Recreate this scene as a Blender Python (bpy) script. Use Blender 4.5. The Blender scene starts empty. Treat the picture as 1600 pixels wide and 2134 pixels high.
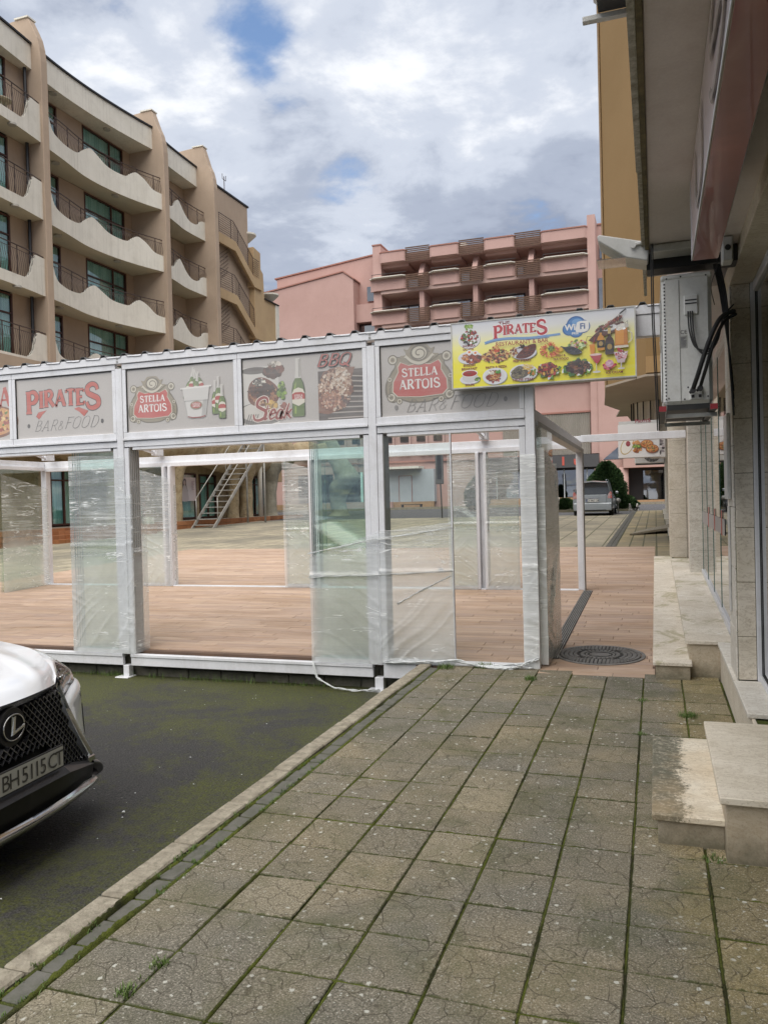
import bpy, bmesh, math, random
from mathutils import Matrix, Vector, noise
random.seed(7)
sc = bpy.context.scene
COL = sc.collection
R = math.radians
# ---------------------------------------------------------------- camera
CAMH = 1.6
yaw, pitch, roll = R(-18.715), R(-0.7895), R(-1.481)
cf = Vector((math.sin(yaw)*math.cos(pitch), math.cos(yaw)*math.cos(pitch), math.sin(pitch)))
cr = Vector((math.cos(yaw), -math.sin(yaw), 0)); cu = cr.cross(cf)
cr2 = cr*math.cos(roll)+cu*math.sin(roll); cu2 = -cr*math.sin(roll)+cu*math.cos(roll)
cam_d = bpy.data.cameras.new('camera'); cam = bpy.data.objects.new('camera', cam_d); COL.objects.link(cam)
cam.matrix_world = Matrix(((cr2.x, cu2.x, -cf.x, 0), (cr2.y, cu2.y, -cf.y, 0), (cr2.z, cu2.z, -cf.z, CAMH), (0, 0, 0, 1)))
cam_d.sensor_fit = 'VERTICAL'; cam_d.sensor_height = 36; cam_d.lens = 36*1670/2134
cam_d.clip_start = 0.05; cam_d.clip_end = 2000
sc.camera = cam
# ---------------------------------------------------------------- world: bright broken cloud
SUN_EL, SUN_AZ = R(64), R(176)       # azimuth measured clockwise from +Y
w = bpy.data.worlds.new('World'); sc.world = w; w.use_nodes = True
nt = w.node_tree; nt.nodes.clear()
def N(t, **k):
    n = nt.nodes.new(t)
    for a, b in k.items(): setattr(n, a, b)
    return n
out = N('ShaderNodeOutputWorld'); bg1 = N('ShaderNodeBackground'); bg2 = N('ShaderNodeBackground'); mx = N('ShaderNodeMixShader')
sky = N('ShaderNodeTexSky', sky_type='NISHITA'); sky.sun_disc = False; sky.sun_elevation = SUN_EL; sky.sun_rotation = SUN_AZ
sky.air_density = 1.0; sky.dust_density = 0.6; sky.ozone_density = 2.0
bg1.inputs[1].default_value = 0.09
nt.links.new(sky.outputs[0], bg1.inputs[0])
tc = N('ShaderNodeTexCoord')
sep = N('ShaderNodeSeparateXYZ'); nt.links.new(tc.outputs['Generated'], sep.inputs[0])
# project the view direction on a flat cloud deck
def M(op, a, b=None, clamp=False):
    n = N('ShaderNodeMath', operation=op); n.use_clamp = clamp
    for i, v in enumerate((a, b)):
        if v is None: continue
        if isinstance(v, (int, float)): n.inputs[i].default_value = v
        else: nt.links.new(v, n.inputs[i])
    return n.outputs[0]
zz = M('ADD', M('MAXIMUM', sep.outputs[2], 0.0), 0.16)
cmb = N('ShaderNodeCombineXYZ')
nt.links.new(M('DIVIDE', sep.outputs[0], zz), cmb.inputs[0]); nt.links.new(M('DIVIDE', sep.outputs[1], zz), cmb.inputs[1])
cmb.inputs[2].default_value = 3.7
def noi(scale, det, rough, src=None, off=0.0, dist=0.0):
    n = N('ShaderNodeTexNoise'); n.inputs['Scale'].default_value = scale; n.inputs['Detail'].default_value = det
    n.inputs['Roughness'].default_value = rough; n.inputs['Distortion'].default_value = dist
    if off:
        va = N('ShaderNodeVectorMath', operation='ADD'); nt.links.new(cmb.outputs[0], va.inputs[0]); va.inputs[1].default_value = (off, off*.7, off*.3)
        nt.links.new(va.outputs[0], n.inputs['Vector'])
    else: nt.links.new(cmb.outputs[0], n.inputs['Vector'])
    return n.outputs['Fac']
def ramp(src, pts, interp='EASE'):
    r = N('ShaderNodeValToRGB'); r.color_ramp.interpolation = interp
    e = r.color_ramp.elements
    while len(e) < len(pts): e.new(0.5)
    for i, (p, c) in enumerate(pts):
        e[i].position = p; e[i].color = (c, c, c, 1) if isinstance(c, (int, float)) else (*c, 1)
    nt.links.new(src, r.inputs[0]); return r.outputs[0]
big = noi(1.0, 4, 0.5, dist=0.1); fine = noi(2.9, 9, 0.58, off=11.0, dist=0.15)
# cloud brightness, grey bases to white tops
shade = ramp(M('ADD', M('MULTIPLY', big, 0.5), M('MULTIPLY', fine, 0.62)), [(0.42, (0.27, 0.31, 0.41)), (0.53, (0.42, 0.47, 0.58)), (0.62, (0.62, 0.67, 0.77)), (0.71, (0.94, 0.96, 1.0))])
nt.links.new(shade, bg2.inputs[0]); bg2.inputs[1].default_value = 0.50
TORN = ((-0.3742, 0.7853, 0.4933, 4.8, 0.34), (-0.4070, 0.7665, 0.4967, 3.6, 0.22), (-0.3241, 0.8744, 0.3611, 3.6, 0.32),
        (-0.2225, 0.8422, 0.4911, 3.5, 0.22), (-0.4853, 0.7091, 0.5115, 4.0, 0.16), (-0.1914, 0.8643, 0.4652, 3.0, 0.14),
        (-0.0802, 0.8807, 0.4669, 5.0, 0.10), (-0.3864, 0.8793, 0.2784, 4.0, 0.12), (0.6, -0.3, 0.74, 6.0, 0.3), (0.2, -0.8, 0.55, 6.0, 0.3), (-0.8, -0.2, 0.56, 6.0, 0.3))
# gaps of blue: a few soft holes where the deck is torn, plus what the noise opens elsewhere
def hole(d, r0, amp):
    dv = Vector(d).normalized()
    dp = N('ShaderNodeVectorMath', operation='DOT_PRODUCT'); nt.links.new(tc.outputs['Generated'], dp.inputs[0]); dp.inputs[1].default_value = dv
    c = math.cos(r0)
    return M('MULTIPLY', M('DIVIDE', M('SUBTRACT', dp.outputs['Value'], c), 1-c, clamp=True), amp)
hs = None
for dx, dy, dz, r0, amp in TORN:
    v = hole((dx, dy, dz), R(r0), amp); hs = v if hs is None else M('ADD', hs, v)
gap = M('ADD', M('ADD', M('MULTIPLY', hs, 1.5), M('MULTIPLY', M('SUBTRACT', fine, 0.5), -2.9)), M('MULTIPLY', M('SUBTRACT', big, 0.5), -0.7))
cover = ramp(gap, [(0.22, 1.0), (0.74, 0.0)])
nt.links.new(cover, mx.inputs[0]); nt.links.new(bg1.outputs[0], mx.inputs[1]); nt.links.new(bg2.outputs[0], mx.inputs[2])
nt.links.new(mx.outputs[0], out.inputs[0])
# soft sun through cloud
sd = bpy.data.lights.new('sun', 'SUN'); sd.energy = 2.4; sd.angle = R(85); sd.color = (1.0, 0.95, 0.88)
so = bpy.data.objects.new('sun', sd); COL.objects.link(so)
sdir = Vector((math.sin(SUN_AZ)*math.cos(SUN_EL), math.cos(SUN_AZ)*math.cos(SUN_EL), math.sin(SUN_EL)))
so.rotation_euler = sdir.to_track_quat('Z', 'Y').to_euler(); so.location = (0, 0, 30)
sc.view_settings.view_transform = 'Standard'; sc.view_settings.look = 'None'; sc.view_settings.exposure = 1.12; sc.view_settings.gamma = 1.0
sc.view_settings.use_curve_mapping = False
sc.cycles.transparent_max_bounces = 40; sc.cycles.max_bounces = 8; sc.cycles.use_denoising = True
sc.cycles.caustics_reflective = False; sc.cycles.caustics_refractive = False
sc.cycles.sample_clamp_indirect = 6

# ---------------------------------------------------------------- helpers
def lerp(x, xs, ys):
    if x <= xs[0]: return ys[0]
    for i in range(1, len(xs)):
        if x <= xs[i]:
            t = (x-xs[i-1])/(xs[i]-xs[i-1]); return ys[i-1]+t*(ys[i]-ys[i-1])
    return ys[-1]
def G(y): return lerp(y, (7.6, 20, 38, 60), (0, .37, .70, .94))
def srgb(h):
    h = h.lstrip('#'); o = []
    for i in (0, 2, 4):
        c = int(h[i:i+2], 16)/255; o.append(c/12.92 if c <= .04045 else ((c+.055)/1.055)**2.4)
    return tuple(o)
class MB:
    """collects faces; build() links them as one mesh object"""
    def __init__(s): s.v = []; s.f = []; s.m = []; s.c = []
    def add(s, vs, fs, mi=0, col=None):
        o = len(s.v); s.v += [tuple(v) for v in vs]
        for f in fs: s.f.append([i+o for i in f]); s.m.append(mi); s.c.append(col)
        return s
    def box(s, x0, x1, y0, y1, z0, z1, mi=0, col=None, rz=0, c=None, M=None):
        vs = [Vector((x, y, z)) for z in (z0, z1) for y in (y0, y1) for x in (x0, x1)]
        if rz:
            c = Vector(c if c is not None else ((x0+x1)/2, (y0+y1)/2, 0)); m = Matrix.Rotation(rz, 3, 'Z')
            vs = [m @ (v-c)+c for v in vs]
        if M is not None: vs = [M @ v for v in vs]
        return s.add(vs, [(0, 2, 3, 1), (4, 5, 7, 6), (0, 1, 5, 4), (2, 6, 7, 3), (0, 4, 6, 2), (1, 3, 7, 5)], mi, col)
    def quad(s, a, b, c, d, mi=0, col=None): return s.add([a, b, c, d], [(0, 1, 2, 3)], mi, col)
    def prism(s, poly, axis, a0, a1, mi=0, col=None):
        """poly in the other two axes (in x,y,z order), extruded along axis"""
        def P(p, a):
            return {'x': (a, p[0], p[1]), 'y': (p[0], a, p[1]), 'z': (p[0], p[1], a)}[axis]
        n = len(poly); vs = [P(p, a0) for p in poly]+[P(p, a1) for p in poly]
        fs = [tuple(range(n))[::-1], tuple(range(n, 2*n))]+[(i, (i+1) % n, n+(i+1) % n, n+i) for i in range(n)]
        return s.add(vs, fs, mi, col)
    def tube(s, pts, r, n=6, mi=0, caps=True, col=None):
        pts = [Vector(p) for p in pts]; rr = r if isinstance(r, (list, tuple)) else [r]*len(pts)
        vs = []; prev = None
        for i, p in enumerate(pts):
            t = (pts[min(i+1, len(pts)-1)]-pts[max(i-1, 0)]).normalized()
            if prev is None:
                a = Vector((0, 0, 1)) if abs(t.z) < .9 else Vector((1, 0, 0)); u = t.cross(a).normalized()
            else:
                u = (prev-t*prev.dot(t)).normalized()
            prev = u; v = t.cross(u)
            for k in range(n):
                an = 2*math.pi*k/n+math.pi/n; vs.append(p+(u*math.cos(an)+v*math.sin(an))*rr[i])
        fs = [(i*n+k, i*n+(k+1) % n, (i+1)*n+(k+1) % n, (i+1)*n+k) for i in range(len(pts)-1) for k in range(n)]
        if caps: fs += [tuple(range(n))[::-1], tuple(range((len(pts)-1)*n, len(pts)*n))]
        return s.add(vs, fs, mi, col)
    def disc(s, c, r0, r1, axis='z', h=0.0, n=24, mi=0, col=None):
        """solid ring / disc of height h about axis"""
        c = Vector(c); ax = {'x': (Vector((0, 1, 0)), Vector((0, 0, 1)), Vector((1, 0, 0))), 'y': (Vector((1, 0, 0)), Vector((0, 0, 1)), Vector((0, -1, 0))), 'z': (Vector((1, 0, 0)), Vector((0, 1, 0)), Vector((0, 0, 1)))}[axis]
        vs = []
        for rad, hh in ((r1, 0), (r1, h), (r0, h), (r0, 0)):
            for k in range(n):
                a = 2*math.pi*k/n; vs.append(c+(ax[0]*math.cos(a)+ax[1]*math.sin(a))*max(rad, 1e-4)+ax[2]*hh)
        fs = [(j*n+k, j*n+(k+1) % n, ((j+1) % 4)*n+(k+1) % n, ((j+1) % 4)*n+k) for j in range(4) for k in range(n)]
        return s.add(vs, fs, mi, col)
    def grid(s, fn, nu, nv, mi=0, col=None, flip=False):
        vs = [fn(i/nu, j/nv) for j in range(nv+1) for i in range(nu+1)]
        fs = [(j*(nu+1)+i, j*(nu+1)+i+1, (j+1)*(nu+1)+i+1, (j+1)*(nu+1)+i) for j in range(nv) for i in range(nu)]
        if flip: fs = [f[::-1] for f in fs]
        return s.add(vs, fs, mi, col)
    def mesh(s, name, mats):
        me = bpy.data.meshes.new(name); me.from_pydata(s.v, [], s.f)
        for m in (mats if isinstance(mats, (list, tuple)) else [mats]): me.materials.append(m)
        me.polygons.foreach_set('material_index', s.m)
        if any(c is not None for c in s.c):
            at = me.color_attributes.new('col', 'FLOAT_COLOR', 'CORNER'); data = []
            for p in me.polygons:
                c = s.c[p.index] or (1, 1, 1)
                data += list((*c[:3], 1.0))*p.loop_total
            at.data.foreach_set('color', data)
        me.update(); return me
    def build(s, name, mats, parent=None, bevel=0, smooth=False, kind=None, sub=0, solid=0, fix=True):
        me = s.mesh(name, mats)
        if fix:
            bm = bmesh.new(); bm.from_mesh(me); bmesh.ops.recalc_face_normals(bm, faces=bm.faces); bm.to_mesh(me); bm.free()
        return link(name, me, parent, bevel, smooth, kind, sub, solid)
def link(name, me, parent=None, bevel=0, smooth=False, kind=None, sub=0, solid=0):
    o = bpy.data.objects.new(name, me); COL.objects.link(o)
    if smooth: me.polygons.foreach_set('use_smooth', [True]*len(me.polygons))
    if parent is not None: attach(o, parent)
    if solid: m = o.modifiers.new('solid', 'SOLIDIFY'); m.thickness = solid; m.offset = -1
    if bevel:
        m = o.modifiers.new('bevel', 'BEVEL'); m.width = bevel; m.segments = 1; m.limit_method = 'ANGLE'; m.angle_limit = R(50)
    if sub: m = o.modifiers.new('sub', 'SUBSURF'); m.levels = sub; m.render_levels = sub
    if kind: o['kind'] = kind
    return o
WM = {}
def world_of(o):
    m = WM.get(o.name, Matrix.Identity(4)); return m
def attach(o, parent):
    o.parent = parent; o.matrix_parent_inverse = world_of(parent).inverted()
def thing(name, label, cat, loc=(0, 0, 0), group=None, rz=0):
    o = bpy.data.objects.new(name, None); COL.objects.link(o); o.location = loc; o.rotation_euler = (0, 0, rz)
    o.empty_display_size = .2
    WM[o.name] = Matrix.Translation(loc) @ Matrix.Rotation(rz, 4, 'Z')
    return tag(o, label, cat, group)
def tag(o, label, cat, group=None, kind=None):
    o['label'] = label; o['category'] = cat
    if group: o['group'] = group
    if kind: o['kind'] = kind
    return o
def copy_tree(o, parent=None):
    c = o.copy(); COL.objects.link(c)
    if parent is not None:
        mpi = o.matrix_parent_inverse.copy(); c.parent = parent; c.matrix_parent_inverse = mpi
    for ch in [x for x in bpy.data.objects if x.parent == o]: copy_tree(ch, c)
    return c
# ---------------------------------------------------------------- materials
MT = {}
def newmat(name):
    m = bpy.data.materials.new(name); m.use_nodes = True; m.node_tree.nodes.clear(); MT[name] = m; return m
class NT:
    def __init__(s, m): s.t = m.node_tree
    def n(s, t, **k):
        x = s.t.nodes.new(t)
        for a, b in k.items():
            if a.startswith('i_'): x.inputs[a[2:]].default_value = b
            else: setattr(x, a, b)
        return x
    def l(s, a, b): s.t.links.new(a, b)
    def val(s, inp, v):
        if hasattr(v, 'is_output') or isinstance(v, bpy.types.NodeSocket): s.l(v, inp)
        else: inp.default_value = v
    def math(s, op, a, b=0.0, clamp=False):
        x = s.n('ShaderNodeMath', operation=op); x.use_clamp = clamp; s.val(x.inputs[0], a); s.val(x.inputs[1], b); return x.outputs[0]
    def pos(s, scale=(1, 1, 1), obj=False, rot=(0, 0, 0)):
        if obj: src = s.n('ShaderNodeTexCoord').outputs['Object']
        else: src = s.n('ShaderNodeNewGeometry').outputs['Position']
        mp = s.n('ShaderNodeMapping'); s.l(src, mp.inputs[0]); mp.inputs['Scale'].default_value = scale; mp.inputs['Rotation'].default_value = rot
        return mp.outputs[0]
    def noise(s, vec, scale, det=4, rough=.55, dist=0):
        x = s.n('ShaderNodeTexNoise'); x.inputs['Scale'].default_value = scale; x.inputs['Detail'].default_value = det
        x.inputs['Roughness'].default_value = rough; x.inputs['Distortion'].default_value = dist; s.l(vec, x.inputs['Vector']); return x.outputs['Fac']
    def vor(s, vec, scale, feature='F1', rnd=1.0, out='Distance'):
        x = s.n('ShaderNodeTexVoronoi', feature=feature); x.inputs['Scale'].default_value = scale; x.inputs['Randomness'].default_value = rnd
        s.l(vec, x.inputs['Vector']); return x.outputs[out]
    def ramp(s, src, pts, interp='LINEAR'):
        r = s.n('ShaderNodeValToRGB'); r.color_ramp.interpolation = interp; e = r.color_ramp.elements
        while len(e) < len(pts): e.new(.5)
        for i, (p, c) in enumerate(pts):
            e[i].position = p; e[i].color = (c, c, c, 1) if isinstance(c, (int, float)) else (*c[:3], 1)
        s.l(src, r.inputs[0]); return r.outputs[0]
    def mix(s, f, a, b, mode='MIX'):
        x = s.n('ShaderNodeMix', data_type='RGBA', blend_type=mode); s.val(x.inputs[0], f)
        for i, v in ((6, a), (7, b)):
            if isinstance(v, tuple): x.inputs[i].default_value = (*v[:3], 1)
            else: s.l(v, x.inputs[i])
        return x.outputs[2]
    def bump(s, h, strength=.3, dist=.01, prev=None):
        b = s.n('ShaderNodeBump'); b.inputs['Strength'].default_value = strength; b.inputs['Distance'].default_value = dist; s.l(h, b.inputs['Height'])
        if prev is not None: s.l(prev, b.inputs['Normal'])
        return b.outputs[0]
    def bsdf(s, col, rough=.6, normal=None, metal=0, spec=.5, coat=0, alpha=None):
        p = s.n('ShaderNodeBsdfPrincipled'); s.val(p.inputs['Base Color'], (*col[:3], 1) if isinstance(col, tuple) else col)
        s.val(p.inputs['Roughness'], rough); s.val(p.inputs['Metallic'], metal); p.inputs['Specular IOR Level'].default_value = spec
        p.inputs['Coat Weight'].default_value = coat
        if normal is not None: s.l(normal, p.inputs['Normal'])
        if alpha is not None: s.val(p.inputs['Alpha'], alpha)
        return p.outputs[0]
    def out(s, sh): o = s.n('ShaderNodeOutputMaterial'); s.l(sh, o.inputs[0])
def pm(name, c1, c2=None, scale=3.0, rough=.7, bump=.15, bscale=60, metal=0, spec=.4, dirt=0.0, dcol=(.06, .055, .045), streak=0.0, coat=0, bdist=.004, rvar=.1):
    """painted / plastered / metal surface: two-tone noise, grain, optional blotchy dirt and vertical streaks"""
    c2 = c2 or tuple(x*.85 for x in c1)
    m = newmat(name); t = NT(m); P = t.pos()
    f = t.ramp(t.noise(P, scale, 6, .6, .3), [(.35, 0.0), (.65, 1.0)])
    col = t.mix(f, c1, c2)
    col = t.mix(t.math('MULTIPLY', t.noise(P, bscale*1.3, 2, .6), .35), col, t.mix(.5, col, (.02, .02, .02)), 'MIX')
    if dirt:
        d = t.ramp(t.noise(P, scale*2.7, 8, .7, .6), [(.5, 0.0), (.78, 1.0)])
        col = t.mix(t.math('MULTIPLY', d, dirt), col, dcol)
    if streak:
        S = t.pos((9, 9, .35)); d = t.ramp(t.noise(S, 1.0, 5, .65), [(.5, 0.0), (.75, 1.0)])
        d2 = t.noise(P, .7, 3); col = t.mix(t.math('MULTIPLY', t.math('MULTIPLY', d, d2), streak), col, dcol)
    rr = t.math('ADD', rough-rvar/2, t.math('MULTIPLY', t.noise(P, scale*4, 4), rvar))
    nb = t.bump(t.noise(P, bscale, 4, .65), bump, bdist) if bump else None
    t.out(t.bsdf(col, rr, nb, metal, spec, coat)); return m
def island_mat(name, cols, rough=.7, bump=.2, bscale=50, grain=(1, 1, 1), gs=8, spec=.35, extra=None):
    """colour picked per separate piece, with grain"""
    m = newmat(name); t = NT(m); g = t.n('ShaderNodeNewGeometry'); oi = t.n('ShaderNodeObjectInfo')
    rnd = t.math('FRACT', t.math('ADD', g.outputs['Random Per Island'], oi.outputs['Random']))
    pts = [(i/max(1, len(cols)-1), c) for i, c in enumerate(cols)]
    base = t.ramp(rnd, pts); P = t.pos(grain)
    n1 = t.noise(P, gs, 7, .65, .4); base = t.mix(t.ramp(n1, [(.3, 0.0), (.7, .55)]), base, t.mix(.5, base, (.03, .02, .015)))
    if extra: base = t.mix(t.ramp(t.noise(t.pos((.6, 1.6, 1)), 1.1, 7, .7, .6), [(.42, 0.0), (.66, .6)]), base, extra); base = t.mix(t.ramp(t.noise(t.pos((.5, 6, 1)), 3.0, 6, .75, .3), [(.48, 0.0), (.72, .5)]), base, tuple(min(1, x*2.1) for x in extra))
    nb = t.bump(t.noise(P, bscale, 4, .6), bump, .004)
    t.out(t.bsdf(base, rough, nb, 0, spec)); return m

# ================================================================ SETTING
def slab_material():
    m = newmat('slab_concrete'); t = NT(m); P = t.pos(); O = t.pos(obj=True); oi = t.n('ShaderNodeObjectInfo')
    lo = t.noise(P, .75, 4, .6, .4)
    base = t.mix(t.ramp(lo, [(.42, 0.0), (.62, 1.0)]), (.175, .162, .128), (.265, .222, .142))
    sx = t.n('ShaderNodeSeparateXYZ'); t.l(P, sx.inputs[0]); oc = t.math('ADD', sx.outputs[0], t.math('MULTIPLY', t.math('SUBTRACT', t.noise(P, 2.4, 5, .7), .5), 1.1))
    base = t.mix(t.ramp(oc, [(-.05, 0.0), (.25, .75)]), base, (.33, .26, .115))
    base = t.mix(t.math('MULTIPLY', oi.outputs['Random'], .42), base, (.115, .108, .085)); base = t.mix(t.math('MULTIPLY', t.math('GREATER_THAN', t.math('FRACT', t.math('MULTIPLY', oi.outputs['Random'], 7.31)), .93), .4), base, (.34, .29, .19))
    g = t.noise(P, 130, 4, .85); base = t.mix(t.ramp(g, [(.36, .8), (.5, 0.0)]), base, (.05, .045, .035))
    base = t.mix(t.ramp(g, [(.54, 0.0), (.68, .8)]), base, (.56, .51, .42)); sp_ = t.noise(P, 75, 3, .9); base = t.mix(t.ramp(sp_, [(.36, .55), (.46, 0.0)]), base, (.06, .055, .04))
    # dark algae bloom
    a = t.noise(P, 2.3, 6, .7, .5); base = t.mix(t.ramp(a, [(.47, 0.0), (.72, .7)]), base, (.075, .08, .035))
    # impressed crazy joints
    d = t.n('ShaderNodeTexNoise'); d.inputs['Scale'].default_value = 9; t.l(P, d.inputs['Vector'])
    vm = t.n('ShaderNodeVectorMath', operation='MULTIPLY_ADD'); t.l(d.outputs['Color'], vm.inputs[0]); vm.inputs[1].default_value = (.10, .10, .0); t.l(P, vm.inputs[2])
    vd = t.vor(vm.outputs[0], 10.5, 'DISTANCE_TO_EDGE', 1.0)
    crack = t.ramp(vd, [(0.0, 0.0), (.028, 1.0)]); keep = t.ramp(t.noise(P, 9, 3), [(.40, 0.0), (.60, 1.0)])
    ck = t.math('MAXIMUM', crack, t.math('MULTIPLY', keep, .92))
    base = t.mix(t.math('MULTIPLY', t.math('SUBTRACT', 1.0, ck), .6), base, (.055, .045, .028))
    # pale lichen specks
    v = t.vor(P, 17, 'F1'); v2 = t.math('ADD', v, t.math('MULTIPLY', t.noise(P, 55, 4, .8), .55))
    li = t.math('MULTIPLY', t.ramp(v2, [(.385, 1.0), (.43, 0.0)]), t.ramp(t.noise(P, 1.7, 3), [(.38, 0.0), (.52, 1.0)]))
    v3 = t.math('ADD', t.vor(P, 48, 'F1'), t.math('MULTIPLY', t.noise(P, 160, 3, .7), .5)); li = t.math('MAXIMUM', li, t.math('MULTIPLY', t.ramp(v3, [(.36, 1.0), (.42, 0.0)]), t.ramp(t.noise(P, 3.1, 3), [(.46, 0.0), (.60, .8)])))
    base = t.mix(t.math('MULTIPLY', li, .85), base, (.50, .50, .44))
    # moss creeping in from the joints (slab's own edges)
    s = t.n('ShaderNodeSeparateXYZ'); t.l(O, s.inputs[0])
    e = t.math('MAXIMUM', t.math('DIVIDE', t.math('ABSOLUTE', s.outputs[0]), .149), t.math('DIVIDE', t.math('ABSOLUTE', s.outputs[1]), .153))
    e = t.math('ADD', e, t.math('MULTIPLY', t.math('SUBTRACT', t.noise(P, 22, 5, .7), .5), .22))
    base = t.mix(t.ramp(e, [(.975, 0.0), (1.04, .8)]), base, (.05, .06, .018))
    h = t.math('ADD', t.math('MULTIPLY', ck, .8), t.math('MULTIPLY', g, .18))
    nb = t.bump(h, .9, .004, t.bump(t.noise(P, 30, 4), .25, .006))
    t.out(t.bsdf(base, .92, nb, 0, .25)); return m
M_slab = slab_material()
def bed_material(name, c_m, c_d, sc1=40):
    m = newmat(name); t = NT(m); P = t.pos()
    f = t.ramp(t.noise(P, 1.6, 6, .7), [(.40, 0.0), (.56, 1.0)]); f2 = t.noise(P, sc1*4, 3, .7)
    c = t.mix(f, c_d, c_m); c = t.mix(t.ramp(f2, [(.35, .7), (.6, 0.0)]), c, (.015, .02, .008))
    t.out(t.bsdf(c, .95, t.bump(t.noise(P, sc1*5, 4, .7), .8, .01), 0, .15)); return m
M_bed = bed_material('joint_moss_bed', (.12, .15, .028), (.06, .055, .035))
M_moss = bed_material('moss_green', (.14, .165, .028), (.055, .055, .025), 60)
def asphalt_material(name, moss=1.0, base=(.032, .031, .030)):
    m = newmat(name); t = NT(m); P = t.pos(); s = t.n('ShaderNodeSeparateXYZ'); t.l(P, s.inputs[0])
    g = t.vor(P, 62, 'F1'); g2 = t.noise(P, 105, 4, .8)
    c = t.mix(t.ramp(g2, [(.40, 0.0), (.62, 1.0)]), tuple(x*.35 for x in base), tuple(x*2.4 for x in base))
    c = t.mix(t.ramp(t.noise(P, .9, 5, .6), [(.55, 0.0), (.68, .45)]), c, (.11, .10, .09))
    if moss:
        n1 = t.noise(P, 1.15, 8, .68, .5); n2 = t.noise(P, 14, 6, .75, .6)
        near = t.math('MAXIMUM', t.math('MULTIPLY', t.math('ADD', s.outputs[0], 3.5), .11), t.math('MULTIPLY', t.math('SUBTRACT', s.outputs[1], 5.6), .075))
        near = t.math('MINIMUM', near, .16)
        a = t.math('ADD', t.math('ADD', t.math('MULTIPLY', n1, .62), t.math('MULTIPLY', n2, .38)), near)
        mk = t.ramp(a, [(.507, 0.0), (.55, .55), (.625, .97)])
        mc = t.mix(t.noise(P, 40, 4, .7), (.022, .032, .008), (.13, .135, .022))
        mk = t.math('MULTIPLY', mk, t.ramp(t.noise(P, 55, 4, .75), [(.38, .15), (.58, 1.0)])); c = t.mix(t.math('MULTIPLY', mk, moss), c, mc)
    sp = t.ramp(t.vor(P, 9, 'F1'), [(.035, 1.0), (.05, 0.0)]); c = t.mix(t.math('MULTIPLY', sp, .6), c, (.4, .4, .36))
    nb = t.bump(t.math('ADD', g, t.math('MULTIPLY', g2, .8)), .9, .008, t.bump(t.noise(P, 12, 5, .6), .3, .02))
    t.out(t.bsdf(c, .72 if moss else .88, nb, 0, .3)); return m
M_asph = asphalt_material('old_asphalt'); M_street = asphalt_material('street_asphalt', 0, (.075, .075, .078))
M_kerb = pm('kerb_concrete', (.40, .36, .28), (.24, .21, .16), 14, .93, .9, 90, dirt=.85, dcol=(.10, .095, .06), bdist=.006)
M_sett = pm('small_sett_stone', (.15, .145, .125), (.10, .10, .08), 9, .92, .6, 110, dirt=.6, dcol=(.06, .07, .03))
M_block = pm('wall_block_concrete', (.15, .14, .115), (.09, .09, .07), 6, .95, .8, 90, dirt=.7, dcol=(.04, .05, .02), bdist=.008)
M_grass = pm('grass_blade', (.075, .14, .025), (.13, .19, .045), 14, .6, 0)
M_gutter = pm('drain_concrete', (.13, .125, .11), (.09, .09, .075), 5, .9, .4, 60)

def ground_sheet(name, x0, x1, ys, dz, mat, kind='structure'):
    mb = MB(); 
    for a, b in zip(ys, ys[1:]): mb.quad((x0, a, G(a)+dz), (x1, a, G(a)+dz), (x1, b, G(b)+dz), (x0, b, G(b)+dz))
    return mb.build(name, mat, kind=kind)
M_ground = pm('bare_ground', (.12, .115, .10), (.08, .08, .07), .6, .95, .3, 20)
mb = MB(); ys = [-200, 7.66, 7.661, 20, 38, 60, 900]; zs = [-.5, -.5, -.06, .31, .64, .88, .88]
for i in range(len(ys)-1): mb.quad((-900, ys[i], zs[i]), (900, ys[i], zs[i]), (900, ys[i+1], zs[i+1]), (-900, ys[i+1], zs[i+1]))
mb.build('ground', M_ground, kind='structure')
# parking asphalt, falling gently away
def PZ(y): return -.14-.02*y
mb = MB(); mb.grid(lambda u, v: (-30+u*27.8, -14+v*21.68, PZ(-14+v*21.68)+(.006*noise.noise((u*30, v*20, 0)))), 40, 30)
mb.build('parking_asphalt', M_asph, kind='structure', smooth=True)
# paving
side = MB().box(-2.09, 1.4, -3, 7.31, -.30, -.014).build('sidewalk', M_bed, kind='structure')
sl = MB(); sl.box(-.1488, .1488, -.1535, .1535, -.045, 0); slme = None
XL = [-1.97+.307*i for i in range(11)]
for k in range(-6, 14):
    for i in range(10 if k < 1 else 8):
        y0 = 3.085+.3122*k; xc = (XL[i]+XL[i+1])/2
        if y0+.312 > 7.46: continue
        if k == 13 and i > 2: pass
        if slme is None:
            o = sl.build('paving_slab', M_slab, side, bevel=.004); slme = o.data; o.location = (0, 0, 0)
        else: o = link('paving_slab', slme, side, bevel=.004)
        o.location = (xc+random.uniform(-.001, .001), y0+.156, random.uniform(-.002, .0015)); o.rotation_euler = (random.gauss(0, .006), random.gauss(0, .006), random.gauss(0, .004)+(math.pi if random.random() < .5 else 0))
# narrow end row against the terrace
for i in range(3):
    o = link('paving_slab', slme, side, bevel=.004); o.location = ((XL[i]+XL[i+1])/2, 7.455+.045, -.001); o.scale = (1, .28, 1)
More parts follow.
